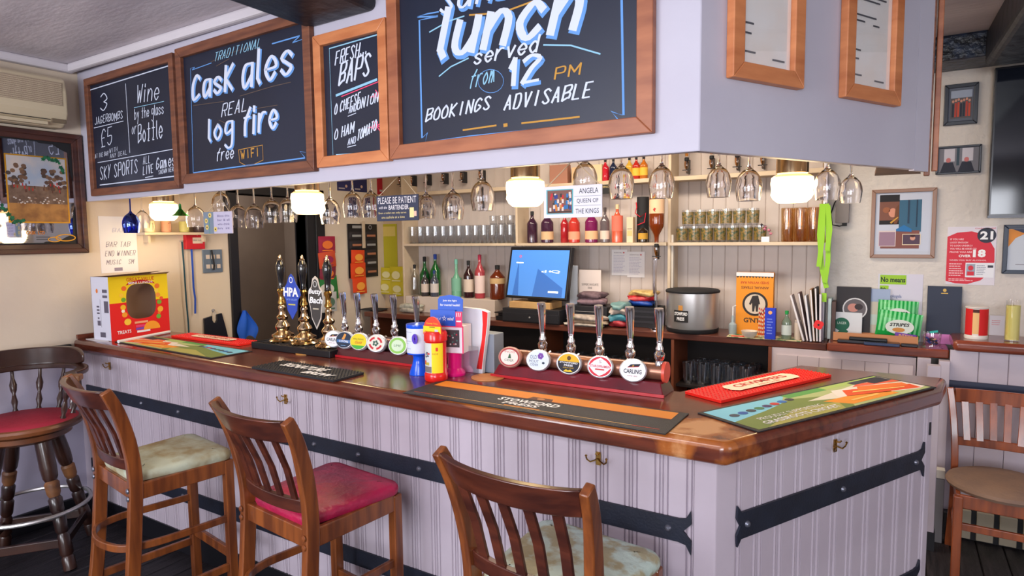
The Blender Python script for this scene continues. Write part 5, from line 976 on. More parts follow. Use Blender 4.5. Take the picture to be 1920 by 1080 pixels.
packthing('maroon crisp packet topmost beside the doorway', 598, 443, 631, 475, .02, (164,40,70), (236,120,50), g); packthing('orange and maroon crisp packet second beside the doorway', 600, 472, 632, 502, .03, (206,80,50), (150,34,80), g, .1)
packthing('plum crisp packet third beside the doorway', 602, 498, 632, 528, .02, (130,40,60), (226,120,50), g, -.1); packthing('green crisp packet at the bottom left behind the third hand pump', 590, 520, 636, 565, .02, (40,120,60), (210,206,196), g, .1); packthing('grey crisp packet lowest behind the third hand pump', 606, 548, 634, 585, .045, (190,190,190), (80,110,90), g)
t0 = onleft('snack_card', 'black display card of nut packets on the wall', 'snack card', 653, 420, 708, 520, mat('black_card', (30,28,32), .45), .004, .012)
o, w_, h, y = t0
for j in range(5):
    for i in range(2):
        b = B(); packet(b, w_*(.03+.49*i), h*(.03+.17*j), w_*(.47+.49*i), h*(.18+.17*j), y-.001, ink((40,34,38)), None, .012, random.uniform(-.08,.08)); b.fr(w_*(.1+.49*i), h*(.08+.17*j), w_*(.4+.49*i), h*(.12+.17*j), y-.0165, ink((170,110,80) if (i+j) % 2 else (150,150,150))); b.build('nut_packet', o, smooth=0)
b = B(); b.ring(w_*.75,h*.94,.02,.02,.004,y-.002,ink((180,180,180))); b.fr(w_*.15,h*.92,w_*.5,h*.97,y-.001,ink((150,150,150))); b.build('print', o, smooth=0)
B().box(w_*.42, y-.03, h*.55, w_*.5, y-.018, h*1.05, M['shelfw']).build('strip', o, smooth=0)
g = 'orange snack pouches'
for k, (a, b_, c_, d_) in enumerate(((661,469,686,496),(660,493,688,522),(664,521,690,552))): packthing(['topmost','middle','lowest'][k]+' orange snack pouch in front of the black nut card', a, b_, c_, d_, .05, (220,70,30), (240,160,60), g, random.uniform(-.06,.06))
x0, z0, x1, z1 = bx4(716, 420, 744, 512, YB-.01); o = thing('snack_card', 'tall yellow display card for pork snacks', 'snack card', (x0, YB-.001, z0)); w_, h = x1-x0, z1-z0; y = -.0046; B().box(0,-.004,0,w_,0,h,mat('yellow_card', (176,164,30), .5)).build('sheet', o, smooth=0)
b = B(); b.fr(w_*.1, h*.75, w_*.9, h*.95, y, ink((206,180,90))); b.build('print', o, smooth=0)
g = 'yellow snack packets'
for k, (a, b_, c_, d_) in enumerate(((711,502,736,528),(729,500,755,532),(708,525,734,552),(731,528,757,556))): packthing(['upper left','upper right','lower left','lower right'][k]+' yellow snack packet in the cluster left of the green bottles', a, b_, c_, d_, .05+.01*(k % 2), (196,178,40), (216,206,150), g, random.uniform(-.1,.1), back=True)
g = 'posters high behind the lamps'
for k, (a, b_, c_, d_, c, lb) in enumerate(((632,335,660,358,(46,44,96),'navy blue notice high on the wall left'),(662,335,688,360,(40,40,84),'second navy notice high on the wall'),(707,330,748,366,(176,24,40),'red notice high behind the bartender sign'))):
    o, w_, h, y = onleft('wall_notice', lb, 'notice', a, b_, c_, d_, ink(c), .002, .0, g)
    b = B(); b.el(w_*.6,h*.4,.014,.014,y,ink((206,170,150)),12); b.fr(w_*.1,h*.15,w_*.5,h*.25,y,ink((180,170,170))); b.build('print', o, smooth=0)
# ================================================================== back bar unit
unit = thing('bar_back_unit', 'cream painted shelving unit with matchboard back behind the bar', 'shelving', (0, 0, 0))
UX0, UX1, YS = -3.87, -.36, 4.40   # sides, shelf front
mb = mat('matchboard_paint', (200,188,182), .5, c2=(184,172,166), scale=3)
pf = [(-.044,0),(-.044,.008),(-.041,.008),(-.038,.003),(-.035,.008),(.044,.008),(.044,0)]
b = B(); n = len(pf); b.add([(x, -y_, z) for z in (1.02, 2.62) for x, y_ in pf], [(i,i+1,n+i+1,n+i) for i in range(n-1)]+[tuple(range(n))[::-1], tuple(range(n,2*n))], mb); bo = b.build('back_board', unit, smooth=0)
for i in range(39):
    o = bo if i == 0 else bo.copy()
    if i: COL.objects.link(o); o.parent = unit
    o.location = (UX0+.05+i*.0885, YB-.001, 0)
zsh = 1.645
for x0, x1 in ((UX0+.02, -2.66), (-2.64, -1.39), (-1.37, UX1)): B().box(x0, YS, zsh-.022, x1, YB-.01, zsh, M['shelfw']).build('shelf_board', unit, smooth=0, bev=.002)
for x in (UX0, -2.66, -1.385): B().box(x, YS+ (.02 if x > -3.8 else 0), 1.02 if x != -2.66 else zsh-.02, x+.02, YB-.01, 2.5, M['shelfw']).build('upright', unit, smooth=0, bev=.002)
B().box(-.385, YS-.02, 1.02, -.36, YB-.01, 2.5, ink((206,200,206))).build('end_upright', unit, smooth=0, bev=.002)
zt = 2.115
for x0, x1 in ((UX0+.02, -2.66), (-2.64, -1.39), (-1.37, UX1-.02)): B().box(x0, YS+.06, zt-.03, x1, YB-.01, zt, M['shelfw']).build('shelf_board', unit, smooth=0, bev=.002)
B().box(-1.365, YS+.04, 1.02, -1.35, YS+.07, 1.7, mat('rod', (200,190,176), .3)).build('support_rod', unit, smooth=0)
# back counter
YC = 4.22; ZC = 1.02
bc = B().prism([(-4.18,YC-.02),(-.33,YC+.04),(-.33,YB-.01),(-4.18,YB-.01)], ZC-.045, ZC, mat('back_counter_wood', (112,62,46), .3, c2=(84,44,36), scale=4, stretch=(.6,5,5), coat=.3)).build('back_counter', bev=.006, smooth=0); tag(bc, 'long brown wooden back counter under the till and shelves', 'counter')
hc = B().prism([(-.325,4.20),(.29,4.24),(.29,YR-.005),(-.325,YR-.005)], ZC-.035, ZC+.015, M['hatch']).build('hatch_counter', bev=.008, smooth=0); tag(hc, 'reddish wooden counter section under the pamphlet tray', 'counter')
rc = B().box(.30, 4.155, 1.045, 2.9, YR-.005, 1.105, M['hatch']).build('wall_counter', bev=.022, seg=4, smooth=40); tag(rc, 'thick reddish wooden counter on the right wall above the dining chair', 'counter')
def board_row(par, x0, x1, y_, z0, z1, m, name='board', w_=.1):
    n_ = max(1, round((x1-x0)/w_)); w2 = (x1-x0)/n_; b = B(); p_ = [(-w2/2+.001,0),(-w2/2+.001,.008),(-w2/2+.004,.010),(w2/2-.004,.010),(w2/2-.001,.008),(w2/2-.001,0)]; n = 6
    b.add([(x, -q, z) for z in (z0, z1) for x, q in p_], [(i,i+1,n+i+1,n+i) for i in range(n-1)]+[tuple(range(n))[::-1], tuple(range(n,2*n))], m); o0 = b.build(name, par, smooth=0)
    for i in range(n_):
        o = o0 if i == 0 else o0.copy()
        if i: COL.objects.link(o); o.parent = par
        o.location = (x0+w2*(i+.5), y_, 0)
bp = thing('counter_panelling', 'pale lilac boarded panel below the counter on the right wall', 'panelling', (0,0,0))
board_row(bp, .29, 2.89, 4.215, .13, 1.044, M['panel'], w_=.13)
B().box(.24,4.16,.10,.29,4.22,ZC-.036,M['panel']).build('end_post', bp, smooth=0, bev=.003)
B().box(.29,4.185,.835,2.89,4.205,.875,mat('navy_rail', (36,44,70), .4)).build('dado_rail', bp, smooth=0, bev=.004)
B().box(.29,4.216,.0,2.89,4.24,1.044,M['dark']).build('backing', bp, smooth=0)
struct(B().box(.29,4.16,0,2.9,4.2,.13,M['black']).build('baseboard_back', smooth=0, bev=.004))
t = thing('pipe_box', 'small grey boxed pipe standing beside the dining chair', 'pipe box', (.235, 4.02, 0)); B().box(0,0,0,.045,.05,.36,ink((120,118,122))).build('box', t, smooth=0, bev=.003); B().box(-.002,-.002,.362,.047,.052,.41,ink((206,200,190))).build('cap', t, smooth=0, bev=.003)
t = thing('floor_vent', 'low beige slatted vent behind the dining chair', 'vent', (.33, 4.13, .0)); B().box(0,.02,.0,.8,.028,.17,M['blk']).build('backing', t, smooth=0)
for i in range(8): B().box(.01+i*.1,0,.01,.085+i*.1,.02,.17,mat('beige_slat', (150,140,122), .6)).build('slat', t, smooth=0, bev=.003)
# lower cupboards and open bays below the back counter
bs_ = thing('back_cupboards', 'dark open shelving and white boarded cupboard below the back counter', 'cupboard', (0,0,0))
for x0, x1 in ((-4.15,-4.13),(-2.33,-2.31),(-1.30,-1.28),(-.665,-.645)): B().box(x0, YC+.03, 0, x1, YB-.02, ZC-.046, mat('bay_wood', (120,64,40), .45)).build('divider', bs_, smooth=0)
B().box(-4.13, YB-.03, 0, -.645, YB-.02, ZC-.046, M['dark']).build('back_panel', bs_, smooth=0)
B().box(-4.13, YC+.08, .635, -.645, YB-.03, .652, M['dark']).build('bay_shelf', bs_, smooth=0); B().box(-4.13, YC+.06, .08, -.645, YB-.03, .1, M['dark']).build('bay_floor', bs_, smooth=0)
cw_ = mat('cupboard_paint', (206,192,196), .5)
B().box(-.645, YC+.04, 0, .135, YB-.03, ZC-.046, cw_).build('carcass', bs_, smooth=0)
board_row(bs_, -.615, .125, YC+.039, .12, ZC-.09, cw_, 'door_board', .12)
B().box(.14, YC-.01, 0, .205, YC+.04, ZC-.036, M['panel']).build('post', bs_, smooth=0, bev=.003)
# ------------------------------------------------------------------ glassware
def tumbler(r0, r1, h_, m, name='tumbler', n=16):
    return B().shell([(.001,.012),(r0*.93,.012),(r0*.97,.0),(r0,.004),(r0+(r1-r0)*.5,h_*.5),(r1,h_-.002),(r1-.002,h_),(r1-.004,h_-.002)], m, n).build(name)
def rowof(first, pts, labels, cat, grp):
    for i, (p, l) in enumerate(zip(pts, labels)):
        o = first if i == 0 else first.copy()
        if i: COL.objects.link(o)
        o.location = p; tag(o, l.replace('#', ORD[i % 15]) if '#' in l else l, cat, grp)
# straight tumblers on the left shelf bay
f0 = tumbler(.035, .041, .155, M['clearw']); pts = []
for r_, yy in enumerate((4.46, 4.55)):
    for i in range(13): pts.append((-3.79+i*.088+r_*.03, yy, zsh+.0005))
rowof(f0, pts, ['#, clear tumbler of the front row on the left cream shelf'.replace('#', ORD[i]) for i in range(13)]+['#, clear tumbler of the back row on the left cream shelf'.replace('#', ORD[i]) for i in range(13)], 'tumbler', 'clear tumblers on the left shelf')
f1 = tumbler(.034, .038, .075, M['clearw']); pts = [(-2.90+i*.085, 4.46, zsh+.1565) for i in range(3)]
rowof(f1, pts, ['# short clear tumbler stacked atop the shelf tumblers beside the upright']*3, 'tumbler', 'stacked short tumblers')
# patterned tumblers right bay
pm = mat('patterned_glass', (150,120,60), .2, c2=(60,84,50), scale=55, lo=.44, hi=.5)
pnt = pm.node_tree; bsdf = pnt.nodes['Principled BSDF']; out_ = pnt.nodes['Material Output']; mxs = pnt.nodes.new('ShaderNodeMixShader'); tr_ = pnt.nodes.new('ShaderNodeBsdfTransparent'); tr_.inputs[0].default_value = (.9,.9,.88,1); nz = pnt.nodes.new('ShaderNodeTexNoise'); nz.inputs['Scale'].default_value = 70; mr = pnt.nodes.new('ShaderNodeMapRange'); mr.inputs[1].default_value = .42; mr.inputs[2].default_value = .52
pnt.links.new(nz.outputs[0], mr.inputs[0]); pnt.links.new(mr.outputs[0], mxs.inputs[0]); pnt.links.new(tr_.outputs[0], mxs.inputs[1]); pnt.links.new(bsdf.outputs[0], mxs.inputs[2]); pnt.links.new(mxs.outputs[0], out_.inputs[0])
def ptumb():
    b = B(); b.shell([(.001,.01),(.036,.01),(.037,0),(.038,.004),(.042,.112),(.040,.113)], M['clearw'], 18); b.shell([(.0388,.014),(.0420,.098)], pm, 18); return b.build('patterned_tumbler')
pts = [(-1.29+i*.0875, 4.45, zsh+.0005) for i in range(7)]
rowof(ptumb(), pts, ['# floral patterned tumbler from the left in the bottom row']*7, 'tumbler', 'bottom row of patterned tumblers')
pts = [(-1.25+i*.0875, 4.45, zsh+.115) for i in range(6)]
rowof(ptumb(), pts, ['# floral patterned tumbler from the left in the stacked upper row']*6, 'tumbler', 'upper row of patterned tumblers')
f2 = tumbler(.033, .038, .22, thin('amber_lit_glass', (236,214,176), .2), 'tall_glass'); pts = [(-.60+i*.079, 4.45+.082*j, zsh+.0005) for j in range(2) for i in range(3)]
rowof(f2, pts, ['%s tall plain glass from the left, %s row, right end of the shelf' % (ORD[i % 3], ('front','back')[i//3]) for i in range(6)], 'glass', 'tall glasses at the shelf end')
p = ony(1437, 440, 4.45); t = thing('novelty_cup', 'white cup with pink and black paper shapes between the glasses', 'cup', (p.x, 4.43, zsh+.0005)); B().box(-.025,-.02,0,.025,.02,.035,M['white']).build('base', t, smooth=0, bev=.002)
b = B()
for k in range(7): a = k*.9; b.lathe([(0,-.012),(.012,0),(0,.012)], ink(((206,130,150),(40,30,40),(190,110,140))[k % 3]), 8, Matrix.Translation((.03*math.cos(a), .01*math.sin(a), .055+.012*k % .05+.01*(k % 3))))
b.build('shapes', t)
# pint glasses under the counter
M['clearp'] = thin('clear_glass_bright', (225,232,240), .7, .08)
f3 = tumbler(.030, .043, .15, M['clearp'], 'pint_glass'); pts = []
for r_ in range(3):
    for i in range(5): pts.append((-1.21+i*.095+r_*.02, 4.36+r_*.085, .6525+.0))
pts = [p_ for p_ in pts]
rowof(f3, pts, ['%s pint glass from the left, %s row, under the back counter' % (ORD[i % 5], ('front','middle','back')[i//5]) for i in range(15)], 'pint glass', 'pint glasses by the white cupboard')
mugm = B(); mugm.shell([(.001,.012),(.036,0),(.038,.004),(.040,.12),(.038,.119)], M['clearp'], 12); mugm.tube([(.038,0,.10),(.065,0,.095),(.068,0,.05),(.038,0,.03)], .006, M['clearw'], 6)
fm_ = mugm.build('glass_tankard'); pts = [(-.74+0*i, 4.36+.09*i, .6525) for i in range(2)]; rowof(fm_, pts, ['front glass tankard beside the white cupboard', 'rear glass tankard beside the white cupboard'], 'tankard', 'tankards')
f4 = tumbler(.028, .036, .13, M['clearp'], 'half_pint_glass'); pts = [(-2.24+i*.088, 4.36+j*.09, .6525) for j in range(2) for i in range(10)]
rowof(f4, pts, ['%s small beer glass from the left, %s row, behind the lager taps' % (ORD[i % 10], ('front','back')[i//10]) for i in range(20)], 'glass', 'small beer glasses behind the taps')
# ------------------------------------------------------------------ bottles
def bottle(label, x, y_, z, h_, r, body, cap, lab=None, shoulder=.62, neck=.28, name='bottle', square=False, capm=None, grp='bottles behind the bar', fillm=None, lz=(.16,.5)):
    if grp == 'bottles behind the bar': h_ *= 1.2; r *= 1.27
    t = thing(name, label, 'bottle', (x, y_, z), R(random.uniform(-8,8)), grp); k = h_
    pf_ = [(r*.9,0),(r,.006),(r,k*shoulder*.95),(r*.96,k*shoulder),(r*.6,k*(shoulder+.09)),(r*neck*1.1,k*(shoulder+.17)),(r*neck,k*.86),(r*neck,k*.9)]
    B().lathe(pf_, body, 4 if square else 22, rotz(PI/4) if square else None).build('glass_body', t, smooth=30)
    B().lathe([(r*neck*1.15,k*.87),(r*neck*1.2,k*.99),(0,k)], cap, 16).build('cap', t)
    if lab:
        b = B(); b.shell([(r*1.012,k*lz[0]),(r*1.012,k*lz[1])], lab, 22); b.build('label', t)
    return t
def sp_(c, a=.25): return mat('spirit_%d_%d_%d' % c, c, .06, trans=a, coat=.4)
rz_ = 1.165
blk_ = thing('bottle_plinth', 'white painted raised step the spirit bottles stand on', 'shelf', (0,0,0)); B().box(-3.845, 4.40, ZC+.0005, -2.86, YB-.012, rz_, ink((206,190,176))).build('step', blk_, smooth=0, bev=.003); 
def bx_(px, Y=4.5): return ony(px, 540, Y).x
bottle('tall green bottle with a black cap', bx_(797,4.54), 4.54, rz_, .30, .038, sp_((24,96,44)), M['blk'], shoulder=.55); bottle('tall green bottle with a blue cap', bx_(817,4.54), 4.54, rz_, .32, .038, sp_((24,104,40)), ink((40,70,160)), shoulder=.6)
bottle('clear bottle with a pourer, leftmost on the bottle step', bx_(778,4.46), 4.46, rz_, .24, .030, M['clearw'], M['blk'], neck=.3); bottle('small bottle with pale label and black cap below the green bottles', bx_(798,4.46), 4.455, rz_, .19, .030, sp_((70,64,66)), M['blk'], ink((206,190,176)))
bottle('small bottle with pale label and blue cap below the green bottles', bx_(816,4.46), 4.45, rz_, .20, .030, sp_((80,84,100)), ink((40,60,120)), ink((206,196,190)))
bottle('mint green cream liqueur bottle', bx_(856), 4.50, rz_, .285, .036, mat('mint_glass', (110,170,140), .25), mat('mint_cap', (110,180,160), .4), ink((120,176,150)), shoulder=.45)
bottle('dark rum bottle with a white square label', bx_(879), 4.50, rz_, .275, .036, sp_((58,30,34)), M['blk'], ink((214,196,180)), square=False); bottle('pink wine bottle with a red capsule', bx_(900), 4.50, rz_, .32, .036, sp_((216,90,100),.5), ink((190,50,80)), ink((230,206,200)), lz=(.12,.52))
bottle('squat amber bourbon bottle left of the till', bx_(933), 4.50, rz_, .245, .052, sp_((120,50,24),.3), M['blk'], ink((206,170,120)), shoulder=.66, lz=(.46,.62))
# gins on the shelf
gz = zsh+.0005
for k, (px, h_, r, c, cap, lab, lb) in enumerate(((1000,.26,.044,(64,34,56),(30,30,34),None,'dark plum gin bottle, leftmost on the shelf above the till'),(1028,.27,.050,(70,36,64),(30,30,34),(206,170,130),'plum gin bottle with a cream label above the till'),(1053,.25,.034,(190,40,50),(40,40,44),None,'slim red liqueur bottle above the till'),(1078,.26,.046,(206,60,50),(60,40,40),(230,150,120),'scarlet gin bottle with an orange label'),(1110,.27,.050,(130,30,90),(60,30,60),(214,170,130),'magenta gin bottle with a cream band'),(1135,.27,.036,(110,100,104),(70,60,60),(206,190,176),'slim grey bottle beside the magenta gin'),(1158,.29,.042,(226,100,70),(214,190,150),(226,110,90),'tall coral pink gin bottle'))):
    bottle(lb, bx_(px, 4.48), 4.47 if k != 2 else 4.54, gz, h_, r, sp_(c, .3), ink(cap), ink(lab) if lab else None, grp='gin bottles on the shelf', lz=(.10,.34) if k != 6 else (.3,.7))
t = thing('spirit_box', 'white spirit carton on the shelf right of the coral bottle', 'box', (bx_(1177,4.48), 4.45, gz)); B().box(0,0,0,.05,.05,.19,ink((214,190,160))).build('carton', t, smooth=0, bev=.001); b = B(); b.fr(.006,.1,.044,.104,-.0006,ink((90,80,80))); b.fr(.006,.05,.044,.09,-.0006,ink((226,180,120))); b.build('print', t, smooth=0)
bottle('squat black and gold bottle on the shelf beside the white carton', bx_(1206,4.48), 4.47, gz, .125, .036, sp_((50,36,26)), M['blk'], ink((196,150,50)), shoulder=.7, grp='gin bottles on the shelf', lz=(.2,.55))
t = thing('spirit_tube', 'tall black bottle tube with a red ribbon behind the upturned whisky bottle', 'box', (bx_(1205,4.56), 4.555, gz)); B().lathe([(0,0),(.045,0),(.045,.34),(0,.34)], M['blk'], 24).build('tube', t)
B().tube([(-.046,-.02,.30),(-.03,-.05,.26),(-.045,-.045,.22),(.0,-.06,.19),(.04,-.05,.22),(.03,-.05,.15),(-.02,-.06,.13)], .004, ink((206,30,50)), 6).build('ribbon', t)
# upturned bottles on optics
def optic(label, x, y_, z, h_, r, body, lab=None, big=False, grp='upturned bottles on optics', bracket=0):
    t = thing('optic_bottle', label, 'bottle', (x, y_, z), 0, grp); k = h_
    B().lathe([(r*.28,0),(r*.30,k*.10),(r*.36,k*.16),(r*.95,k*.34),(r,k*.40),(r,k*.97),(r*.9,k),(0,k)], body, 22).build('glass_body', t)
    if lab: B().shell([(r*1.012,k*.62),(r*1.012,k*.92)], lab, 22).build('label', t)
    B().lathe([(.012,-.008),(.016,-.012),(.016,-.03),(.012,-.035)][::-1], M['blk'], 16).build('stopper', t)
    B().lathe([(.0,-.115),(.006,-.113),(.006,-.095),(.013,-.08),(.017,-.06),(.016,-.036)], thin('optic_glass', (236,190,110), .3), 16).build('measure', t)
    B().box(-.03,-.006,-.100,.03,.006,-.095,M['blk']).build('optic_bar', t, smooth=0)
    B().box(-.006,.006,-.12,.006,bracket or .05,-.02,M['black']).build('bracket', t, smooth=0)
    return t
oz = 2.30
for k, (px, c, lb) in enumerate(((745,(150,60,30),'upturned spirit bottle at the left end of the optics rail'),(767,(210,206,200),'upturned clear spirit bottle second on the optics rail'),(795,(190,110,30),'upturned golden rum bottle on the optics rail'),(827,(206,70,20),'upturned orange liqueur bottle on the optics rail'),(862,(214,206,190),'upturned pale vodka bottle on the optics rail'),(897,(210,210,206),'upturned clear bottle left of the till lamp'),(1285,(190,120,30),'upturned amber bottle above the whisky'),(1332,(206,130,30),'upturned golden bottle above the patterned tumblers'),(1380,(190,96,30),'upturned brown bottle left of the right-hand lamp'),(1428,(200,190,180),'upturned clear bottle beside the right-hand lamp'))):
    x = ony(px, 330, 4.5).x; optic(lb, x, 4.53, oz+(0 if px < 1000 else -.04), .27, .038, sp_(c, .35), ink((216,196,160)) if k % 2 else None, bracket=.075)
p = ony(1220, 400, 4.2); pz0 = ony(1222, 455, 4.3).z
t = optic('large upturned whisky bottle with cream bird label, on a chrome stand', p.x-.0, 4.33, pz0, .33, .052, sp_((130,56,20), .25), ink((226,186,150)), grp='whisky optic')
b = B(); b.box(-.008,-.045,-.36,.008,-.03,-.12,M['chrome']); b.lathe([(.010,0),(.008,.1),(.014,.30)], M['chrome'], 12, Matrix.Translation((.0,-.02,-.41))); b.build('stand_rod', t, smooth=30)
b = B(); b.lathe([(.05,0),(.05,.012),(0,.014)], M['chrome'], 24, Matrix.Translation((0,0,ZC+.0005-pz0))); b.cyl((0,0,ZC+.01-pz0),(0,0,-.37),.009,M['chrome']); b.build('stand', t, smooth=30)
b = B(); b.pg([(.0,.245),(.012,.238),(.004,.225),(.01,.215),(-.004,.222),(-.010,.232)], -.0535, ink((170,40,40))); b.build('bird_mark', t, smooth=0)
# boxes & bottles on the top shelf (seen between the hanging glasses)
for k, (a, b_, w_, h_, c, lb) in enumerate(((1048,330,.16,.15,(160,110,90),'brown carton on the top shelf left of the Angela sign string'),(1080,330,.07,.12,(206,170,130),'cream carton on the top shelf between the sign strings'),(1118,330,.10,.13,(216,190,150),'cream framed card on the top shelf right of the sign strings'))):
    p = ony(a, b_, 4.5); t = thing('top_shelf_box', lb, 'box', (p.x-w_/2, 4.49, zt+.0005)); B().box(0,0,0,w_,.06,h_,ink(c)).build('carton', t, smooth=0, bev=.002)
for px, c, lb in ((1135,(206,30,50),'tiny red bottle on the top shelf'),(1150,(30,40,70),'navy bottle on the top shelf'),(1180,(216,170,60),'yellow liqueur bottle on the top shelf'),(1193,(190,40,30),'red liqueur bottle on the top shelf'),(1207,(200,110,30),'orange liqueur bottle on the top shelf')):
    bottle(lb, ony(px, 320, 4.53).x, 4.53, zt+.0005, .17, .030, sp_(c, .2), M['blk'], ink((226,180,60)) if px > 1190 else None, grp='small bottles on the top shelf')
t = thing('shelf_notice', 'dark notice with gold lettering fixed under the top shelf', 'notice', (ony(1040,330,4.44).x, 4.455, zt-.10)); w_ = ony(1145,330,4.44).x-ony(1040,330,4.44).x; B().box(0,-.004,0,w_,0,.07,M['blk']).build('plate', t, smooth=0); b = B(); put(b,'POCKETS EMPTIED BEFORE DISPENSING',w_*.04,.045,w_*.96,.06,-.0045,ink((206,180,120))); put(b,'IN THE BAR',w_*.04,.018,w_*.5,.033,-.0045,ink((206,180,120))); b.build('lettering', t, smooth=0)
# ------------------------------------------------------------------ till
x0, z0, x1, z1 = bx4(947, 463, 1070, 562, 4.30)
t = thing('till_screen', 'black touchscreen till showing a blue screen', 'till screen', ((x0+x1)/2, 4.335, ZC+.0005), R(-6)); w_ = (x1-x0); hz0 = z0-ZC; hz1 = z1-ZC; cz_ = (hz0+hz1)/2
sc = Matrix.Translation((0,0,cz_)) @ Matrix.Rotation(R(-12), 4, 'X'); hh = (hz1-hz0)/2
B(sc).box(-w_/2,-.02,-hh,w_/2,.022,hh,mat('till_black', (22,20,24), .35)).build('screen_housing', t, smooth=0, bev=.006, seg=2)
b = B(sc); sm = mat('lit_screen', (70,124,196), .3, emit=.75); b.fr(-w_/2+.02,-hh+.018,w_/2-.018,hh-.028,-.0206,sm); s_o = b.build('screen', t, smooth=0)
b = B(sc); b.pg([(-w_*.05,-hh+.02),(w_*.0,hh*.15),(w_*.42,-hh*.55),(w_*.42,-hh+.02)], -.0209, mat('lit_screen_dark', (50,96,166), .3, emit=.7)); b.pg([(-w_*.38,-hh+.02),(-w_*.33,hh*.5),(-w_*.28,-hh+.02)], -.0208, MC['lit_screen_dark']); wl_ = mat('lit_white', (226,236,250), .3, emit=.9); put(b,'d Q',w_*.06,-.002,w_*.36,.022,-.0213,wl_); b.el(w_*.2,.012,.011,.007,-.0213,wl_,10); b.ring(-w_*.31,hh*.62,.011,.011,.004,-.0213,mat('lit_red', (220,60,70), .3, emit=.8)); b.fr(-w_*.37,hh*.35,-w_*.25,hh*.40,-.0213,wl_); b.fr(w_*.2,-hh*.75,w_*.36,-hh*.68,-.0213,wl_); b.build('screen_print', s_o, smooth=0)
b = B(); b.box(-.09,-.03,.165,.09,.06,.185,MC['till_black']); b.box(-.04,.0,.18,.04,.03,cz_-.03,MC['till_black']); b.build('stand', t, smooth=0, bev=.004)
x0, z0, x1, z1 = bx4(944, 570, 1050, 610, 4.24); t2 = thing('cash_drawer', 'black cash drawer under the till screen', 'cash drawer', (x0, 4.225, ZC+.0005)); wd = x1-x0; B().box(0,0,0,wd,.34,.11,mat('drawer_black', (30,30,36), .45)).build('body', t2, smooth=0, bev=.004); B().box(.005,-.008,.008,wd-.005,0,.075,MC['drawer_black']).build('drawer', t2, smooth=0, bev=.002); B().lathe([(.008,0),(.007,.004),(0,.005)], M['steel'], 12, Matrix.Translation((wd*.5,-.0085,.045)) @ Matrix.Rotation(PI/2,4,'X')).build('lock', t2)
t3 = thing('wooden_riser', 'pale wooden block between the till screen and cash drawer', 'block', (x0+.05, 4.25, ZC+.112)); B().box(0,0,0,wd-.14,.2,.05,mat('pale_plywood', (206,166,110), .6, c2=(190,146,94), scale=6)).build('block', t3, smooth=0, bev=.002)
t4 = thing('card_machine', 'black card payment machine left of the cash drawer', 'card machine', (ony(935,600,4.24).x-.04, 4.26, ZC+.0005)); b = B(); b.box(0,0,0,.08,.12,.035,MC['till_black']); b.box(-.01,-.01,.06,.085,.12,.068,MC['till_black']); b.box(.01,.02,.035,.07,.1,.06,MC['till_black']); b.build('body', t4, smooth=0, bev=.003)
t4 = thing('receipt_spool', 'upright steel spike and paper roll beside the till', 'paper roll', (ony(955,560,4.4).x, 4.43, ZC+.0005)); B().cyl((0,0,.0),(0,0,.19),.012,M['shelfw'],n=12).build('roll', t4); B().cyl((0.035,0,0),(.035,0,.15),.012,M['steel'],n=12).build('post', t4)
# white panel, agave card, price lists
def backthing(name, label, cat, px0, py0, px1, py1, Y, face, t_=.003, grp=None, z=None, rz=0):
    x0, z0, x1, z1 = bx4(px0, py0, px1, py1, Y-t_)
    if z is not None: z0 = z
    o = thing(name, label, cat, (x0, Y-.0005, z0), rz, grp); B().box(0,-t_,0,x1-x0,0,z1-z0,face).build('sheet' if t_ < .004 else 'body', o, smooth=0, bev=min(.0015,t_*.3)); return o, x1-x0, z1-z0, -t_-.0006
o, w_, h, y = backthing('white_panel', 'plain pale blue white panel standing right of the till screen', 'panel', 1068, 498, 1082, 560, 4.50, ink((196,204,220)), .02, z=ZC+.0005)
o, w_, h, y = backthing('agave_card', 'card with a teal agave plant right of the till', 'card', 1086, 506, 1127, 560, 4.47, ink((214,200,194)), .003, z=ZC+.0005)
b = B(); put(b,"SUMMER'S FAVOURITE",w_*.12,h*.70,w_*.88,h*.745,y,M['blk']); put(b,'DRINK',w_*.4,h*.64,w_*.6,h*.68,y,M['blk'])
for k in range(9): a = R(10+20*k); b.pg([(w_*.5-.008*math.sin(a), h*.36+.008*math.cos(a)*.3),(w_*.5+w_*.36*math.cos(a), h*.36+w_*.42*math.sin(a)),(w_*.5+.008*math.sin(a), h*.36-.004)], y-.0002-k*2e-5, ink((30,140,126) if k % 2 else (20,116,110)))
b.build('print', o, smooth=0)
for k, (a, b_, c_, d_) in enumerate(((1147,468,1176,516),(1176,472,1209,520))):
    o, w_, h, y = backthing('price_list', 'white price list pinned to the matchboard, '+('left' if k == 0 else 'right')+' of the pair', 'notice', a, b_, c_, d_, YB-.012, M['paper'], .001, 'price lists'); b = B(); put(b,'ESSENTIALS',w_*.15,h*.86,w_*.7,h*.9,y,ink((90,60,70))); b.el(w_*.78,h*.88,.006,.006,y,ink((190,40,50)),10); lines(b,w_*.12,h*.1,w_*.88,h*.8,12,y,ink((190,184,200))); b.build('print', o, smooth=0)
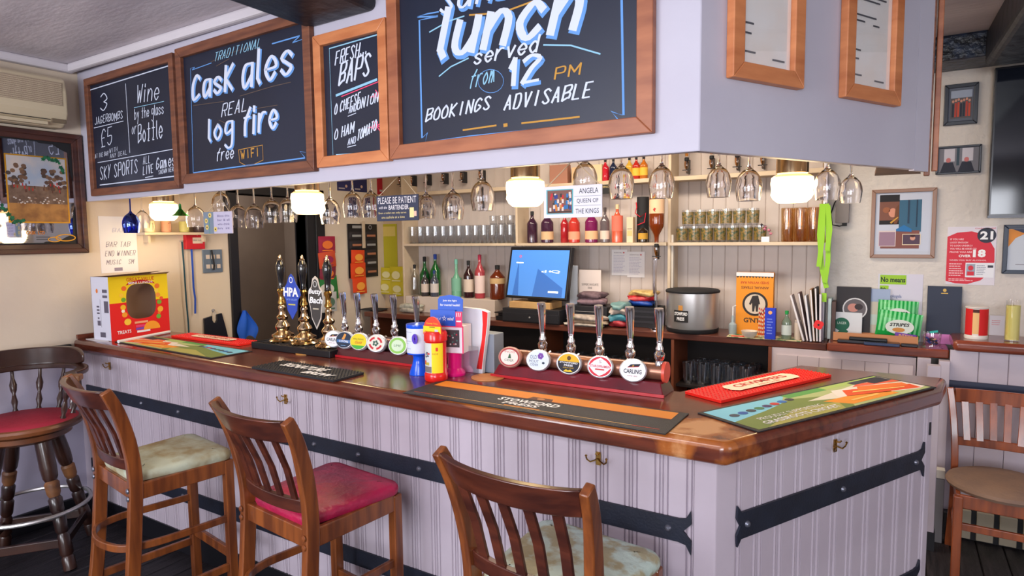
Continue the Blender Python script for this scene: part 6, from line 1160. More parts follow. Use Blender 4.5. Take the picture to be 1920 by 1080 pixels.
# cloths, bags and folded papers: draped soft shapes
def heap(name, label, cat, px0, py0, px1, py1, Y, c, c2=None, dep=.14, z=None, layers=None, seed=1, rough=.8, grp=None, rz=0):
    x0, z0, x1, z1 = bx4(px0, py0, px1, py1, Y); z0 = ZC+.0005 if z is None else z
    o = thing(name, label, cat, ((x0+x1)/2, Y+dep/2, z0), rz, grp); w_, h = x1-x0, z1-z0; rnd = random.Random(seed); L = layers or [(0, 1, c)]
    for k, (a_, b_, cc) in enumerate(L):
        n, q = 18, 7; vs = []; ph = rnd.random()*6; ox = rnd.uniform(-.05,.05)*w_
        for j in range(q+1):
            v = j/q; a = PI*v
            for i in range(n):
                g = 2*PI*i/n; cr_ = math.copysign(abs(math.cos(g))**.6, math.cos(g)); sr_ = math.copysign(abs(math.sin(g))**.6, math.sin(g)); s_ = math.sin(a)**.45; wv = 1+.13*math.sin(3*g+ph+v*5)+.08*math.sin(7*g+ph+v*9)+rnd.uniform(-.05,.05)
                vs.append((ox+w_*.46*cr_*s_*wv, dep*.46*sr_*s_*wv, h*(a_+(b_-a_)*(.5-.5*math.cos(a)))*(1+.16*math.sin(4*g+ph)*math.sin(a)*(1-v)+.05*math.sin(9*g))))
        b = B(); b.add(vs, [(j*n+i, j*n+(i+1) % n, (j+1)*n+(i+1) % n, (j+1)*n+i) for j in range(q) for i in range(n)], mat('cloth_%d_%d_%d' % cc, cc, rough, c2=tuple(int(v_*.8) for v_ in cc), scale=30, bump=.4, bscale=30)); b.build('fold', o, smooth=70)
    return o
GB = mat('gadget_black', (26,26,32), .4)
x0, z0, x1, z1 = bx4(1064, 566, 1134, 612, 4.3); t = thing('printer', 'black receipt printer with a folded bar towel on it', 'printer', (x0, 4.34, ZC+.0005)); B().box(0,0,0,x1-x0,.22,.145,GB).build('body', t, smooth=0, bev=.008); B().box(.03,-.003,.03,x1-x0-.03,0,.09,mat('printer_front', (40,44,54), .3)).build('front_cover', t, smooth=0); B().box(.05,-.004,.10,x1-x0-.05,-.001,.104,M['steel']).build('paper_slot', t, smooth=0)
heap('bar_towel', 'dusky pink folded bar towel lying on the black printer', 'towel', 1076, 548, 1130, 566, 4.36, (150,120,130), dep=.18, z=ZC+.146, layers=[(0,.55,(160,130,140)),(.45,1,(120,96,104))])
heap('bar_towel', 'beige and grey bar towels spilling over the back counter edge', 'towel', 1054, 592, 1136, 616, 4.21, (190,170,150), dep=.12, layers=[(0,.3,(200,190,180)),(.25,.6,(170,150,130)),(.5,1,(190,176,166))], seed=4)
heap('carrier_bag', 'crumpled turquoise and white carrier bags on the back counter', 'bag', 1138, 568, 1172, 612, 4.28, (60,130,150), dep=.2, layers=[(0,.3,(190,60,70)),(.2,.55,(60,140,160)),(.5,.8,(206,190,180)),(.7,1,(120,160,160))], seed=7, rough=.4)
t = thing('black_crate', 'black plastic crate under the snack bags left of the stock pot', 'crate', (ony(1178,600,4.4).x, 4.39, ZC+.0005)); wq = ony(1232,600,4.4).x-ony(1178,600,4.4).x; b = B(); b.box(0,0,0,wq,.01,.15,GB); b.box(0,.19,0,wq,.2,.15,GB); b.box(0,.01,0,.01,.19,.15,GB); b.box(wq-.01,.01,0,wq,.19,.15,GB); b.box(.01,.01,0,wq-.01,.19,.01,GB); b.build('body', t, smooth=0, bev=.002)
for k in range(3): B().box(.02,-.003,.035+.038*k,wq-.02,0,.05+.038*k,mat('crate_rib', (44,44,52), .4)).build('rib', t, smooth=0)
heap('snack_bag', 'red and yellow snack bags heaped on the black crate', 'snack packet', 1170, 545, 1226, 570, 4.40, (200,50,50), dep=.17, z=ZC+.151, layers=[(0,.4,(30,80,180)),(.3,.7,(206,40,50)),(.6,1,(226,190,120))], seed=9, rough=.35)
heap('snack_bag', 'folded white and green bag beside the lager tap handles, left of the bottle step', 'bag', 742, 570, 785, 598, 4.29, (190,186,160), dep=.10, layers=[(0,.6,(196,190,176)),(.4,1,(206,206,190))], seed=11, rough=.4)
heap('black_bag', 'dark bag slumped on the back counter behind the left lager taps', 'bag', 648, 580, 712, 640, 4.25, (30,30,36), dep=.2, seed=3, layers=[(0,1,(32,30,38))])
# stock pot
p = ony(1295, 600, 4.36); r_ = (ony(1343,575,4.36).x-ony(1247,575,4.36).x)/2; hp_ = ony(1295, 545, 4.36).z-ZC
t = thing('soup_kettle', 'large round steel soup kettle with a black rim', 'pot', (p.x, 4.40, ZC+.0005)); B().lathe([(0,.0),(r_*.96,0),(r_,.012),(r_,.03),(0,.031)], M['blk'], 40).build('base', t); B().lathe([(r_*.97,.028),(r_*.985,.04),(r_,hp_-.02),(r_*1.0,hp_-.01),(0,hp_-.009)], M['steel'], 48).build('pot', t); B().lathe([(0,hp_-.012),(r_*1.03,hp_-.012),(r_*1.04,hp_),(r_*.98,hp_+.008),(0,hp_+.016)], M['blk'], 48).build('rim', t)
b = B(); q_ = r_*1.004; x_ = -.03
wrapq(b, x_-.055, x_+.05, hp_*.28, hp_*.56, ink((24,22,24)), q_); wrapq(b, x_-.02, x_+.012, hp_*.56, hp_*.68, ink((190,130,60)), q_); put(b,'STOWFORD',x_-.05,hp_*.44,x_+.045,hp_*.52,-q_-.001,M['white'],bold=.03,wrap=(0,q_+.001)); put(b,'PRESS',x_-.03,hp_*.32,x_+.025,hp_*.40,-q_-.001,M['white'],bold=.03,wrap=(0,q_+.001)); b.build('label', t, smooth=0)
o, w_, h, y = backthing('orange_bag', 'orange and white paper bag printed with a round hand emblem, standing upside down', 'bag', 1380, 511, 1450, 600, 4.44, ink((224,140,30)), .05, z=ZC+.0005)
b = B(); b.fr(0,h*.94,w_,h,y,M['paper'])
for k in range(12): b.pg([(w_*k/12,h*.94),(w_*(k+.5)/12,h*.91),(w_*(k+1)/12,h*.94)], y, ink((60,50,40)))
put(b,'SHED WYNN RAE',w_*.88,h*.86,w_*.12,h*.82,y-.0003,ink((190,70,30)),bold=.02); put(b,'ANNUAL STEAKS',w_*.88,h*.78,w_*.14,h*.74,y-.0003,ink((120,60,30)),bold=.02)
b.ring(w_*.52,h*.50,w_*.34,w_*.34,w_*.06,y-.0004,ink((40,34,34))); b.el(w_*.52,h*.50,w_*.28,w_*.28,y-.0003,ink((206,190,170))); b.pg([(w_*.36,h*.5),(w_*.45,h*.63),(w_*.6,h*.64),(w_*.66,h*.5),(w_*.62,h*.5),(w_*.60,h*.38),(w_*.55,h*.38),(w_*.53,h*.48),(w_*.50,h*.38),(w_*.45,h*.38),(w_*.44,h*.52),(w_*.4,h*.48)], y-.0006, ink((40,34,34))); put(b,"G'NT",w_*.22,h*.2,w_*.66,h*.28,y-.0004,ink((70,50,30)),bold=.03); b.build('print', o, smooth=0)
t = thing('dispenser_bottle', 'small bottle of clear hand gel left of the orange bag', 'bottle', (ony(1374,600,4.36).x, 4.36, ZC+.0005)); B().lathe([(.022,0),(.026,.006),(.026,.07),(.012,.085),(.008,.13),(.0,.132)], mat('gel_bottle', (196,214,220), .15, trans=.5), 18).build('body', t); B().tube([(0,0,.13),(0,0,.19),(.02,-.01,.2)], .004, M['white'], 6).build('pump', t)
p = ony(1404, 612, 4.26); t = thing('small_bowl', 'small cream bowl in front of the orange bag', 'bowl', (p.x, 4.285, ZC+.0005)); B().lathe([(.028,0),(.030,.004),(.045,.018),(.052,.045),(.049,.045),(.042,.02),(0,.010)], ink((214,200,184)), 28).build('bowl', t)
t = thing('pen', 'red pen lying left of the cream bowl', 'pen', (p.x-.11, 4.26, ZC+.0055), R(10)); B().cyl((0,0,0),(.09,0,0),.005,ink((206,30,30)),n=8).build('barrel', t)
x0, z0, x1, z1 = bx4(1422, 546, 1445, 610, 4.33)
for k in range(7):
    xx = x0+(x1-x0)*(k+.5)/7; t = thing('paper_straw', ORD[k]+' red and white striped paper straw from the left, by the blue carton', 'straw', (xx, 4.335+.004*(k % 2), ZC+.0005), 0, 'striped paper straws'); hs_ = .195-.006*(k % 3)
    b = B()
    for s in range(14): b.lathe([(.0034,hs_*s/14),(.0034,hs_*(s+1)/14)], ink((206,50,40) if s % 2 else (230,216,190)), 6)
    b.build('straw', t)
o, w_, h, y = backthing('blue_carton', 'royal blue carton with a gold seal standing on the leafy mat', 'box', 1434, 578, 1454, 622, 4.27, ink((26,54,190)), .03, z=ZC+.0045); b = B(); b.el(w_*.5,h*.86,.012,.012,y,ink((236,170,110)),14); lines(b,w_*.2,h*.15,w_*.8,h*.7,6,y,ink((120,140,230))); b.build('print', o, smooth=0)
bottle('green capped tonic bottle with a white label on the leafy mat', ony(1475,600,4.30).x, 4.30, ZC+.0045, .185, .030, sp_((150,170,150),.5), ink((20,150,70)), ink((206,216,210)), grp='counter bottles', neck=.32)
bottle('small white lidded bottle beside the green capped bottle', ony(1496,610,4.31).x, 4.31, ZC+.0045, .12, .020, ink((206,190,176)), ink((190,180,176)), grp='counter bottles', shoulder=.9, neck=.8)
q0 = ony(1362,626,4.24).x; q1 = ony(1502,635,4.25).x; t = thing('leaf_mat', 'green leaf printed mat at the edge of the back counter', 'mat', (q0, 4.245, ZC+.0005), R(1)); B().box(0,0,0,q1-q0,.15,.003,mat('leaf_print', (60,120,70), .5, c2=(206,190,150), scale=26, lo=.48, hi=.54)).build('mat', t, smooth=0); b = B(); L_ = q1-q0; [b.add([(x_,y_,.0034),(x2_,y_,.0034),(x2_,y2_,.0034),(x_,y2_,.0034)], [(0,1,2,3)], ink((226,214,170))) for x_, y_, x2_, y2_ in ((0,0,L_,.006),(0,.144,L_,.15),(0,.006,.006,.144),(L_-.006,.006,L_,.144))]; b.build('border', t, smooth=0)
# menus & folders leaning at the end upright
p = ony(1508, 610, 4.32)
for k, (dx_, tilt, hh_, c, lb) in enumerate(((0,-16,.30,(196,184,186),'white menu leaning furthest left in the menu rack'),(.022,-11,.31,(90,60,64),'dark red menu second from the left in the menu rack'),(.040,-8,.29,(190,200,216),'pale blue folder in the middle of the menu rack'),(.058,-5,.33,(150,110,76),'brown folder right of the pale blue one'),(.074,-3,.34,(46,40,46),'black folder beside the end upright'),(.090,-1,.30,(200,190,206),'lilac folder touching the end upright'))):
    t = thing('menu', lb, 'menu', (p.x+dx_, 4.26+.004*k, ZC+.0005+.002)); T_ = Matrix.Rotation(R(tilt), 4, 'Y'); B(T_).box(0,0,.002,.012,.11+.01*k,hh_,ink(c)).build('cover', t, smooth=0, bev=.001)
    B(T_).box(.002,-.001,.006,.010,.1,hh_-.004,M['paper']).build('pages', t, smooth=0)
p = ony(1536, 609, 4.25); t = thing('poppy', 'red paper poppy with a black centre stuck on the end upright', 'poppy', (p.x, 4.21, ony(1536,609,4.21).z)); b = B(); [b.el(.012*math.cos(k*PI/2+.4),.012*math.sin(k*PI/2+.4),.018,.018,-.001-k*.0008,mat('poppy_red',(226,16,20),.5),14) for k in range(4)]; b.build('petals', t, smooth=0); b = B(); b.el(0,0,.006,.006,-.0052,M['blk'],10); b.build('centre', t, smooth=0); B().box(-.0015,-.001,-.075,.0015,.0,0,ink((30,60,40))).build('stem', t, smooth=0)
# lanyards
def ribbon3(P_, wd_, m, b): b.sweep(P_, wd_, .0015, m, (1,0,0))
t = thing('lanyards', 'bunch of lime green lanyards hanging on the end of the shelf unit', 'lanyard', (ony(1545,380,4.30).x, 4.32, ony(1545,380,4.32).z)); lm = mat('lime_webbing', (140,196,30), .6)
top_ = ony(1545,380,4.32); S_ = lambda px, py: (ony(px,py,4.32)-Vector((top_.x,4.32,top_.z)))
for k, pts in enumerate((((1541,382),(1536,440),(1540,500),(1549,540)),((1549,382),(1553,440),(1552,490),(1546,530)),((1544,385),(1541,450),(1535,500)),((1552,385),(1556,430),(1551,470)))):
    b = B(); ribbon3([S_(*q)-Vector((0,.006*k,0)) for q in pts], .028, lm, b); b.build('strap', t, smooth=30)
b = B(); ribbon3([S_(1546,385),S_(1544,430),S_(1546,455)], .012, mat('olive_webbing', (150,130,20), .6), b); b.build('strap', t, smooth=30); B().cyl((0,0,0),(0,.085,0),.006,M['steel'],n=8).build('peg', t); B().box(S_(1545,545).x-.014,-.006,S_(1545,545).z-.07,S_(1545,545).x+.014,0,S_(1545,545).z-.015,ink((150,206,50))).build('badge_clip', t, smooth=0)
# ------------------------------------------------------------------ right hand wall
def rw(name, label, cat, a, b_, c_, d_, face, t_=.003, off=0, grp=None): return backthing(name, label, cat, a, b_, c_, d_, YR-off, face, t_, grp)
t0 = rw('entry_phone', 'grey wall phone box with a dark cable, right of the green lanyards', 'wall phone', 1567, 374, 1592, 418, ink((128,120,118)), .04); o, w_, h, y = t0
B().tube([(w_*.1,-.02,h),(w_*-.1,-.02,h*.9),(-.03,-.01,h*.4),(-.02,-.012,-.01),(w_*.3,-.02,-.02),(w_*.7,-.02,-.012)], .004, M['blk'], 6).build('cable', o); B().box(w_*.5,-.03,-.02,w_*.85,-.005,-.0,M['blk']).build('plug', o, smooth=0)
x0, z0, x1, z1 = bx4(1633, 354, 1755, 484, YR-.01); o = framed('framed_photos', 'large pale framed mount with four loose photos on the right wall', 'picture', Matrix.Translation((x0, YR, 0)), x1-x0, z0, z1, .022, mat('brown_metal_frame', (140,104,84), .4), ink((186,192,206)), .02); w_, h = x1-x0, z1-z0; b = B(); y = -.0106
b.fr(w_*.09,h*.10,w_*.92,h*.94,y,ink((190,196,212))); 
for a_, b_, c_, d_, c in ((.13,.49,.44,.92,(22,20,26)),(.13,.55,.44,.82,(120,76,62)),(.44,.38,.78,.84,(52,96,124)),(.16,.14,.76,.4,(126,76,70)),(.13,.17,.40,.40,(206,190,190)),(.14,.18,.39,.38,(150,120,140)),(.50,.19,.78,.35,(226,206,176)),(.51,.20,.77,.34,(80,60,80))): y -= .0002; b.fr(w_*a_,h*b_,w_*c_,h*d_,y,ink(c))
y -= .0003; b.el(w_*.34,h*.66,.022,.028,y,ink((206,140,116)),14); b.pg([(w_*.36,h*.5),(w_*.41,h*.5),(w_*.44,h*.6),(w_*.43,h*.78),(w_*.38,h*.72)],y-.0002,ink((110,66,40))); b.el(w_*.24,h*.70,.02,.018,y,ink((150,90,60)),12); b.pg([(w_*.30,h*.52),(w_*.42,h*.60),(w_*.43,h*.59),(w_*.32,h*.50)],y-.0003,ink((200,150,60))); b.pg([(w_*.4,h*.42),(w_*.52,h*.48),(w_*.64,h*.42),(w_*.64,h*.38),(w_*.4,h*.39)],y-.0003,ink((36,110,170)))
b.fr(w_*.57,h*.5,w_*.6,h*.84,y,ink((36,60,84))); b.fr(w_*.70,h*.45,w_*.72,h*.84,y,ink((30,56,80))); b.el(w_*.66,h*.29,.014,.014,y-.0003,ink((206,150,130)),10); b.el(w_*.66,h*.32,.014,.008,y-.0004,ink((60,24,30)),10); b.build('photos', o, smooth=0)
def photo(label, a, b_, c_, d_, kind):
    x0, z0, x1, z1 = bx4(a, b_, c_, d_, YR-.01); o = framed('framed_photo', label, 'picture', Matrix.Translation((x0, YR, 0)), x1-x0, z0, z1, .022 if kind else .012, mat('dark_photo_frame', (34,38,50), .35), ink((90,96,110)), .018); w_, h = x1-x0, z1-z0; b = B(); y = -.0106
    if kind:
        b.fr(w_*.2,h*.16,w_*.82,h*.84,y,ink((84,80,84))); b.fr(w_*.2,h*.66,w_*.82,h*.84,y-.0002,ink((150,160,180)))
        for k in range(7): xx = .24+.08*k; b.fr(w_*xx,h*.2,w_*(xx+.06),h*(.52+.02*(k % 3)),y-.0004,ink(((40,46,60),(170,60,50),(190,70,50),(36,40,56))[k % 4])); b.el(w_*(xx+.03),h*(.58+.02*(k % 3)),.006,.008,y-.0005,ink((196,140,120)),8)
    else:
        b.fr(w_*.06,h*.08,w_*.94,h*.92,y,ink((110,110,120)))
        for cx_ in (.28,.68): b.fr(w_*(cx_-.1),h*.45,w_*(cx_+.14),h*.9,y-.0002,ink((190,186,196))); b.pg([(w_*(cx_-.18),h*.08),(w_*(cx_+.18),h*.08),(w_*(cx_+.1),h*.42),(w_*(cx_-.1),h*.42)],y-.0004,ink((34,38,54))); b.el(w_*cx_,h*.5,.012,.014,y-.0005,ink((190,110,110)),10)
        b.fr(w_*.46,h*.3,w_*.52,h*.92,y-.0003,ink((50,70,84)))
    b.build('photo', o, smooth=0)
photo('upper small dark framed group photo on the right wall', 1770, 157, 1834, 234, 1); photo('lower small dark framed photo of two people on the right wall', 1755, 273, 1840, 326, 0)
# television
x0, z0, x1, z1 = bx4(1859, 119, 2010, 407, 4.40); t = thing('television', 'large black wall mounted television at the right edge', 'television', (x0, 4.42, z0)); w_ = 1.05; h = z1-z0
B().box(0,-.02,0,w_,.03,h,mat('tv_bezel', (22,22,30), .25)).build('casing', t, smooth=0, bev=.004); B().box(.012,-.0215,.02,w_-.012,-.0202,h-.012,mat('tv_glass', (20,24,34), .08)).build('screen', t, smooth=0); B().box(w_*.3,.03,h*.3,w_*.7,YR-4.42-.001,h*.7,M['blk']).build('wall_bracket', t, smooth=0); B().box(0,-.0225,-.002,w_,-.02,.012,mat('tv_trim', (70,72,84), .3)).build('trim', t, smooth=0)
x0, z0, x1, z1 = bx4(1880, 421, 1990, 514, YR-.01); o = framed('framed_print', 'navy framed white print with an orange corner under the television', 'picture', Matrix.Translation((x0, YR, 0)), .36, z0, z1, .022, mat('navy_frame', (34,46,66), .4), ink((190,196,206)), .02); h = z1-z0; b = B(); b.pg([(.024,h-.024),(.14,h-.024),(.055,h-.075),(.024,h-.125)], -.0106, ink((214,136,60))); b.pg([(.04,h-.024),(.3,h-.024),(.3,h-.06),(.12,h-.06)], -.0108, ink((60,66,90))); b.fr(.06,.05,.2,.056,-.0106,ink((150,150,160))); b.build('print', o, smooth=0)
o, w_, h, y = rw('poster', 'red and white age check poster with 21 and 18 on the right wall', 'poster', 1775, 425, 1867, 534, ink((214,208,218)), .0015)
b = B(); rd = ink((206,48,66)); pts = [(0,h*.06),(0,h*.83),(w_*.2,h*.90),(w_*.5,h*.92),(w_*.8,h*.85),(w_*.97,h*.62),(w_*.98,h*.40),(w_*.9,h*.22),(w_*.72,h*.08),(w_*.45,h*.0+.004),(w_*.2,h*.02)]; b.pg(pts, y, rd); b.el(w_*.80,h*.85,w_*.19,w_*.19,y-.0003,ink((46,50,66))); put(b,'21',w_*.67,h*.78,w_*.93,h*.92,y-.0006,M['white'],bold=.04); put(b,'CHALLENGE',w_*.56,h*.955,w_*.98,h*.98,y-.0003,rd)
for k, s_ in enumerate(('IF YOU ARE','LUCKY ENOUGH','TO LOOK UNDER 21','YOU WILL BE ASKED TO','PROVE YOU ARE')): put(b, s_, w_*.06, h*(.77-.055*k), w_*(.34+.09*k if k < 4 else .52), h*(.80-.055*k), y-.0004, ink((240,200,206)), bold=.02)
put(b,'OVER',w_*.25,h*.475,w_*.5,h*.52,y-.0005,M['white'],bold=.03); put(b,'18',w_*.54,h*.475,w_*.80,h*.61,y-.0005,M['white'],bold=.05); put(b,'WHEN YOU BUY ALCOHOL',w_*.06,h*.41,w_*.82,h*.435,y-.0005,ink((240,200,206)),bold=.02)
b.fr(w_*.40,h*.13,w_*.98,h*.38,y-.0006,ink((226,226,232))); b.fr(w_*.42,h*.16,w_*.60,h*.36,y-.0008,ink((150,160,176))); b.el(w_*.51,h*.29,w_*.055,h*.045,y-.001,rd,14); b.fr(w_*.44,h*.16,w_*.58,h*.23,y-.001,rd); b.fr(w_*.85,h*.3,w_*.96,h*.34,y-.0008,ink((60,60,76))); lines(b,w_*.63,h*.17,w_*.82,h*.35,6,y-.0008,ink((150,154,170))); lines(b,w_*.06,h*.14,w_*.36,h*.38,6,y-.0005,ink((236,190,196))); lines(b,w_*.06,h*.06,w_*.6,h*.11,2,y-.0005,ink((236,190,196))); b.build('print', o, smooth=0)
o, w_, h, y = rw('notice', 'white notice headed No means no in green behind the crisps', 'notice', 1645, 512, 1729, 636, ink((206,204,220)), .0015); o.location.z = ZC+.016
h = ony(1690,512,YR).z-ZC-.016; b = B(); gm_ = ink((150,196,50)); b.fr(w_*.04,h*.83,w_*.63,h*.97,y,gm_); b.fr(w_*.04,h*.70,w_*.24,h*.81,y,gm_); put(b,'No means',w_*.06,h*.86,w_*.61,h*.94,y-.0004,ink((30,50,40)),bold=.03); put(b,'no.',w_*.06,h*.73,w_*.20,h*.78,y-.0004,ink((30,50,40)),bold=.03); put(b,'AskforAngela',w_*.1,h*.62,w_*.54,h*.68,y,ink((120,130,170)),bold=.02); b.build('print', o, smooth=0)
# pamphlets, tray, crisps on the hatch counter
ZH = ZC+.0155
def stand(name, label, cat, a, b_, c_, d_, Y, m, t_=.004, z=ZH, lean=-8, grp=None):
    x0, z0, x1, z1 = bx4(a, b_, c_, d_, Y); o = thing(name, label, cat, (x0, Y, z), 0, grp); h = z1-z; T_ = Matrix.Rotation(R(lean), 4, 'X'); B(T_).box(0,0,0,x1-x0,t_,h,m).build('sheet', o, smooth=0); return o, x1-x0, h, T_
o, w_, h, T_ = stand('pamphlet', 'black pamphlet with a round portrait standing in the card tray', 'pamphlet', 1567, 538, 1632, 628, 4.42, ink((44,42,48)), lean=-6); b = B(T_); b.el(w_*.55,h*.58,w_*.36,w_*.36,-.0006,ink((206,206,210))); b.el(w_*.55,h*.58,w_*.32,w_*.32,-.0009,ink((96,90,96))); b.el(w_*.5,h*.6,w_*.16,w_*.14,-.0012,ink((190,130,120))); b.el(w_*.66,h*.62,w_*.12,w_*.10,-.0013,ink((50,40,46))); b.build('print', o, smooth=0)
o, w_, h, T_ = stand('pamphlet', 'green and white leaf pamphlet in front of the black one', 'pamphlet', 1566, 586, 1616, 630, 4.395, ink((206,210,216)), lean=-6); b = B(T_); b.el(w_*.24,h*.55,w_*.30,w_*.28,-.0006,ink((16,92,70))); b.pg([(w_*.1,h*.25),(w_*.3,h*.45),(w_*.5,h*.3),(w_*.36,h*.1)],-.0008,ink((16,92,70))); put(b,'LAGER',w_*.08,h*.55,w_*.42,h*.64,-.001,ink((200,220,210))); b.build('print', o, smooth=0)
o, w_, h, T_ = stand('pamphlet', 'pale beach coloured pamphlet between the black one and the crisps', 'pamphlet', 1630, 542, 1668, 628, 4.435, ink((196,190,176)), lean=-5); b = B(T_); b.fr(0,h*.75,w_,h,-.0006,ink((150,166,196))); b.fr(0,h*.3,w_,h*.5,-.0006,ink((190,206,200))); b.build('print', o, smooth=0)
o, w_, h, T_ = stand('book_row', 'slim teal and white booklet at the left end of the card tray', 'booklet', 1552, 560, 1558, 632, 4.36, ink((190,206,206)), t_=.12, lean=0)
o, w_, h, T_ = stand('book_row', 'slim dark booklet between the end upright and the pale booklet', 'booklet', 1559, 566, 1566, 632, 4.36, ink((90,70,66)), t_=.12, lean=0)
x0 = ony(1562,630,4.30).x; x1 = ony(1722,630,4.30).x; t = thing('card_tray', 'brown cardboard tray holding pamphlets and crisps', 'tray', (x0, 4.30, ZH)); w_ = x1-x0; cbm = mat('tray_card', (190,130,90), .8)
b = B(); b.box(0,0,0,w_,.004,.055,cbm); b.box(0,.12,0,w_,.124,.045,cbm); b.box(0,.004,0,.004,.12,.05,cbm); b.box(w_-.004,.004,0,w_,.12,.05,cbm); b.box(0,0,-.0,w_,.12,.003,cbm); b.build('tray', t, smooth=0)
def crisp(label, a, b_, c_, d_, Y, rot, z):
    x0, z0, x1, z1 = bx4(a, b_, c_, d_, Y); o = thing('crisp_packet', label, 'snack packet', (x0, Y, z), 0, 'green crisp packets'); w_, h = x1-x0, z1-z0; b = B(); n = 10; vs = []
    gm1, gm2 = mat('crisp_green', (20,150,66), .3), mat('crisp_pale', (120,206,140), .3)
    for j in range(9):
        for i in range(n*2+1):
            u, v = i/(2*n), j/8; d = .028*(math.sin(PI*u)*math.sin(PI*v))**.6 if 0 < i < 2*n and 0 < j < 8 else 0; xx = (u-.5)*w_; zz_ = (v-.5)*h; vs.append((w_/2+xx*math.cos(rot)-zz_*math.sin(rot), -d, h/2+xx*math.sin(rot)+zz_*math.cos(rot)))
    for j in range(8):
        for i in range(2*n): b.add([vs[j*(2*n+1)+i], vs[j*(2*n+1)+i+1], vs[(j+1)*(2*n+1)+i+1], vs[(j+1)*(2*n+1)+i]], [(0,1,2,3)], gm2 if i % 2 and j > 1 else gm1)
    b.build('wrapper', o, smooth=0); b = B(); b.el(w_*.52,h*.48,w_*.32,h*.26,-.034,ink((206,214,206))); put(b,'STRIPES',w_*.3,h*.5,w_*.74,h*.62,-.0345,M['blk'],bold=.03,shear=.2); b.el(w_*.5,h*.38,w_*.14,h*.08,-.0347,ink((190,130,60))); b.build('print', o, smooth=0)
crisp('upper of the two green striped crisp packets in the card tray', 1646, 548, 1722, 600, 4.415, -.03, ZH+.085); crisp('lower of the two green striped crisp packets in the card tray', 1644, 574, 1728, 626, 4.375, -.12, ZH+.022)
t = thing('chocolate_bar', 'purple chocolate bar lying across the front of the card tray', 'chocolate bar', (ony(1678,615,4.33).x, 4.325, ZH+.05)); B(Matrix.Rotation(R(6),4,'Y')).box(0,0,0,.11,.012,.022,mat('purple_wrap', (96,40,150), .35)).build('wrapper', t, smooth=0, bev=.003); b = B(Matrix.Rotation(R(6),4,'Y')); put(b,'BUTTONS',.02,.006,.09,.016,-.0006,ink((236,170,90)),bold=.02); b.build('lettering', t, smooth=0)
for k, (a, b_, yy, w2, c, lb, dz) in enumerate(((1570,1688,4.245,.045,(40,40,50),'black handheld tablet lying in front of the card tray',0),(1592,1664,4.262,.035,(22,22,28),'black phone resting on the tablet',.018),(1620,1688,4.212,.035,(44,60,96),'navy wallet in front of the tablet',0),(1690,1722,4.245,.035,(36,36,44),'black card reader right of the tablet',0))):
    x0 = ony(a,630,yy).x; x1 = ony(b_,630,yy).x; t = thing('gadget', lb, 'tablet' if k == 0 else ('phone' if k == 1 else ('wallet' if k == 2 else 'card reader')), (x0, yy, ZH+dz+.0005)); B().box(0,0,0,x1-x0,w2,.017,mat('gad_%d' % k, c, .35)).build('case', t, smooth=0, bev=.004); B().box(.006,.004,.0172,x1-x0-.006,w2-.004,.0182,mat('gad_face', (16,16,22), .1)).build('face', t, smooth=0)
p = ony(1748, 625, 4.28); t = thing('glass_dish', 'glass dish full of bottle tops and sweets', 'dish', (p.x, 4.30, ZH)); B().lathe([(0,0),(.055,0),(.056,.004),(.045,.010),(.042,.03),(.048,.085),(.045,.085),(.039,.03),(.0,.012)], M['clear'], 28).build('dish', t)
b = B(); [b.lathe([(0,-.006),(.009,0),(0,.006)], ink(random.choice(((30,40,110),(90,50,40),(206,150,120),(40,60,140),(60,40,50)))), 8, Matrix.Translation((random.uniform(-.025,.025), random.uniform(-.025,.025), .02+.0009*k))) for k in range(40)]; s_ = b.build('contents', t); s_['kind'] = 'stuff'; B().box(.01,0,.08,.05,.003,.092,ink((40,170,160)),Matrix.Rotation(R(-14),4,'Y')).build('spoon', t, smooth=0)
o, w_, h, T_ = stand('notepad', 'navy notepad with a gold crest and pink base against the right wall', 'notepad', 1738, 537, 1803, 626, 4.46, ink((46,54,74)), lean=-3, t_=.008); b = B(T_); b.fr(0,0,w_,h*.17,-.0006,ink((214,130,200))); b.el(w_*.5,h*.93,.009,.010,-.0006,ink((206,170,90)),12); b.fr(w_*.4,h*.87,w_*.6,h*.885,-.0006,ink((206,170,90))); b.build('print', o, smooth=0)
ZR = 1.1055
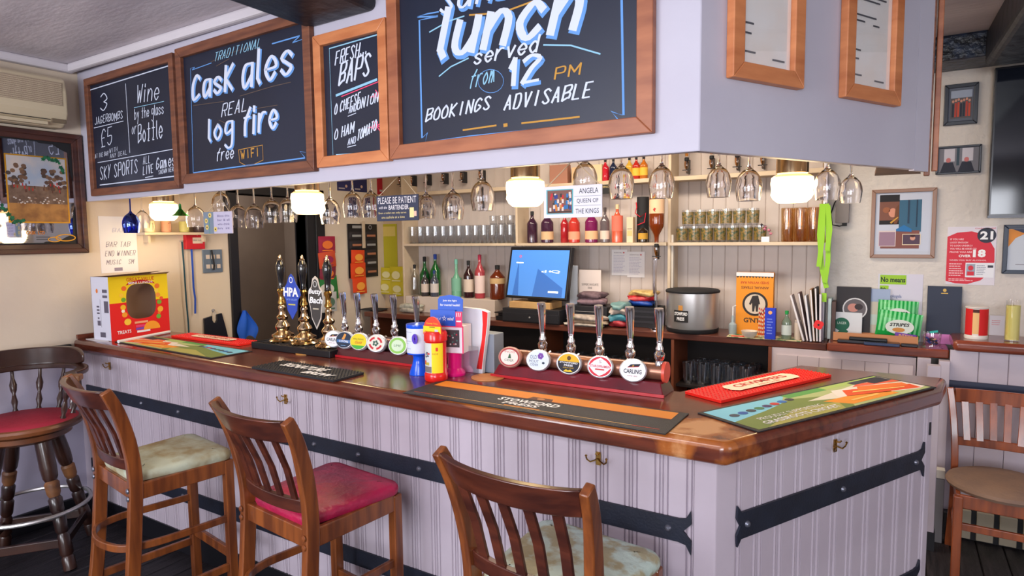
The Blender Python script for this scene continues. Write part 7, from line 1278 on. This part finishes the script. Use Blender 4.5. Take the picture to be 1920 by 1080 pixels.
p = ony(1830, 630, 4.28); r_ = (ony(1853,600,4.28).x-ony(1807,600,4.28).x)/2; h_ = ony(1830,575,4.28).z-ZR; t = thing('striped_tin', 'red and white striped round tin on the right wall counter', 'tin', (p.x, 4.29, ZR)); B().lathe([(0,0),(r_*.96,0),(r_,.01),(r_*.98,.018),(r_*.94,.02),(r_*.94,h_-.008),(r_,h_-.004),(r_*.98,h_),(0,h_-.002)], mat('white_enamel', (222,214,206), .3), 36).build('tin', t)
b = B(); wrapq(b,-r_*1.35,-r_*.42,.022,h_-.010,ink((206,20,24)),r_*.955,8); wrapq(b,r_*.12,r_*1.4,.022,h_-.010,ink((206,20,24)),r_*.955,8); wrapq(b,-r_*.42,r_*.12,.03,h_-.03,ink((226,180,120)),r_*.953,5); wrapq(b,-r_*.42,r_*.12,h_-.03,h_-.012,ink((70,24,24)),r_*.954,5); b.build('stripes', t, smooth=0)
o, w_, h, T_ = stand('card', 'small white card standing behind the striped tin', 'card', 1855, 592, 1885, 628, 4.46, ink((206,202,212)), z=ZR, lean=-4); b = B(T_); lines(b,w_*.15,h*.5,w_*.85,h*.8,3,-.0006,ink((206,150,160))); b.build('print', o, smooth=0)
p = ony(1898, 630, 4.27); r_ = .036; h_ = ony(1898,562,4.27).z-ZR; t = thing('candle_jar', 'tall pale yellow candle in a glass jar at the right end of the wall counter', 'candle', (p.x, 4.28, ZR)); B().lathe([(0,.0),(r_,0),(r_,h_),(r_-.002,h_),(r_-.003,.006),(0,.005)], M['clear'], 24).build('jar', t); B().lathe([(0,.006),(r_-.004,.006),(r_-.004,h_*.86),(0,h_*.85)], mat('yellow_wax', (206,196,110), .5), 24).build('candle', t); B().cyl((0,0,h_*.85),(0,0,h_*.90),.001,M['blk'],n=5).build('wick', t)
t = thing('hatch_flap', 'pale lilac boarded flap post at the end of the bar', 'post', (0,0,0)); 
pp = on_r(1.30, .12); B().box(.175,3.9,.10,.235,3.96,1.0,M['panel']).build('post', t, smooth=0, bev=.003); B().box(.17,3.895,.0,.24,3.965,.10,M['black']).build('foot', t, smooth=0)
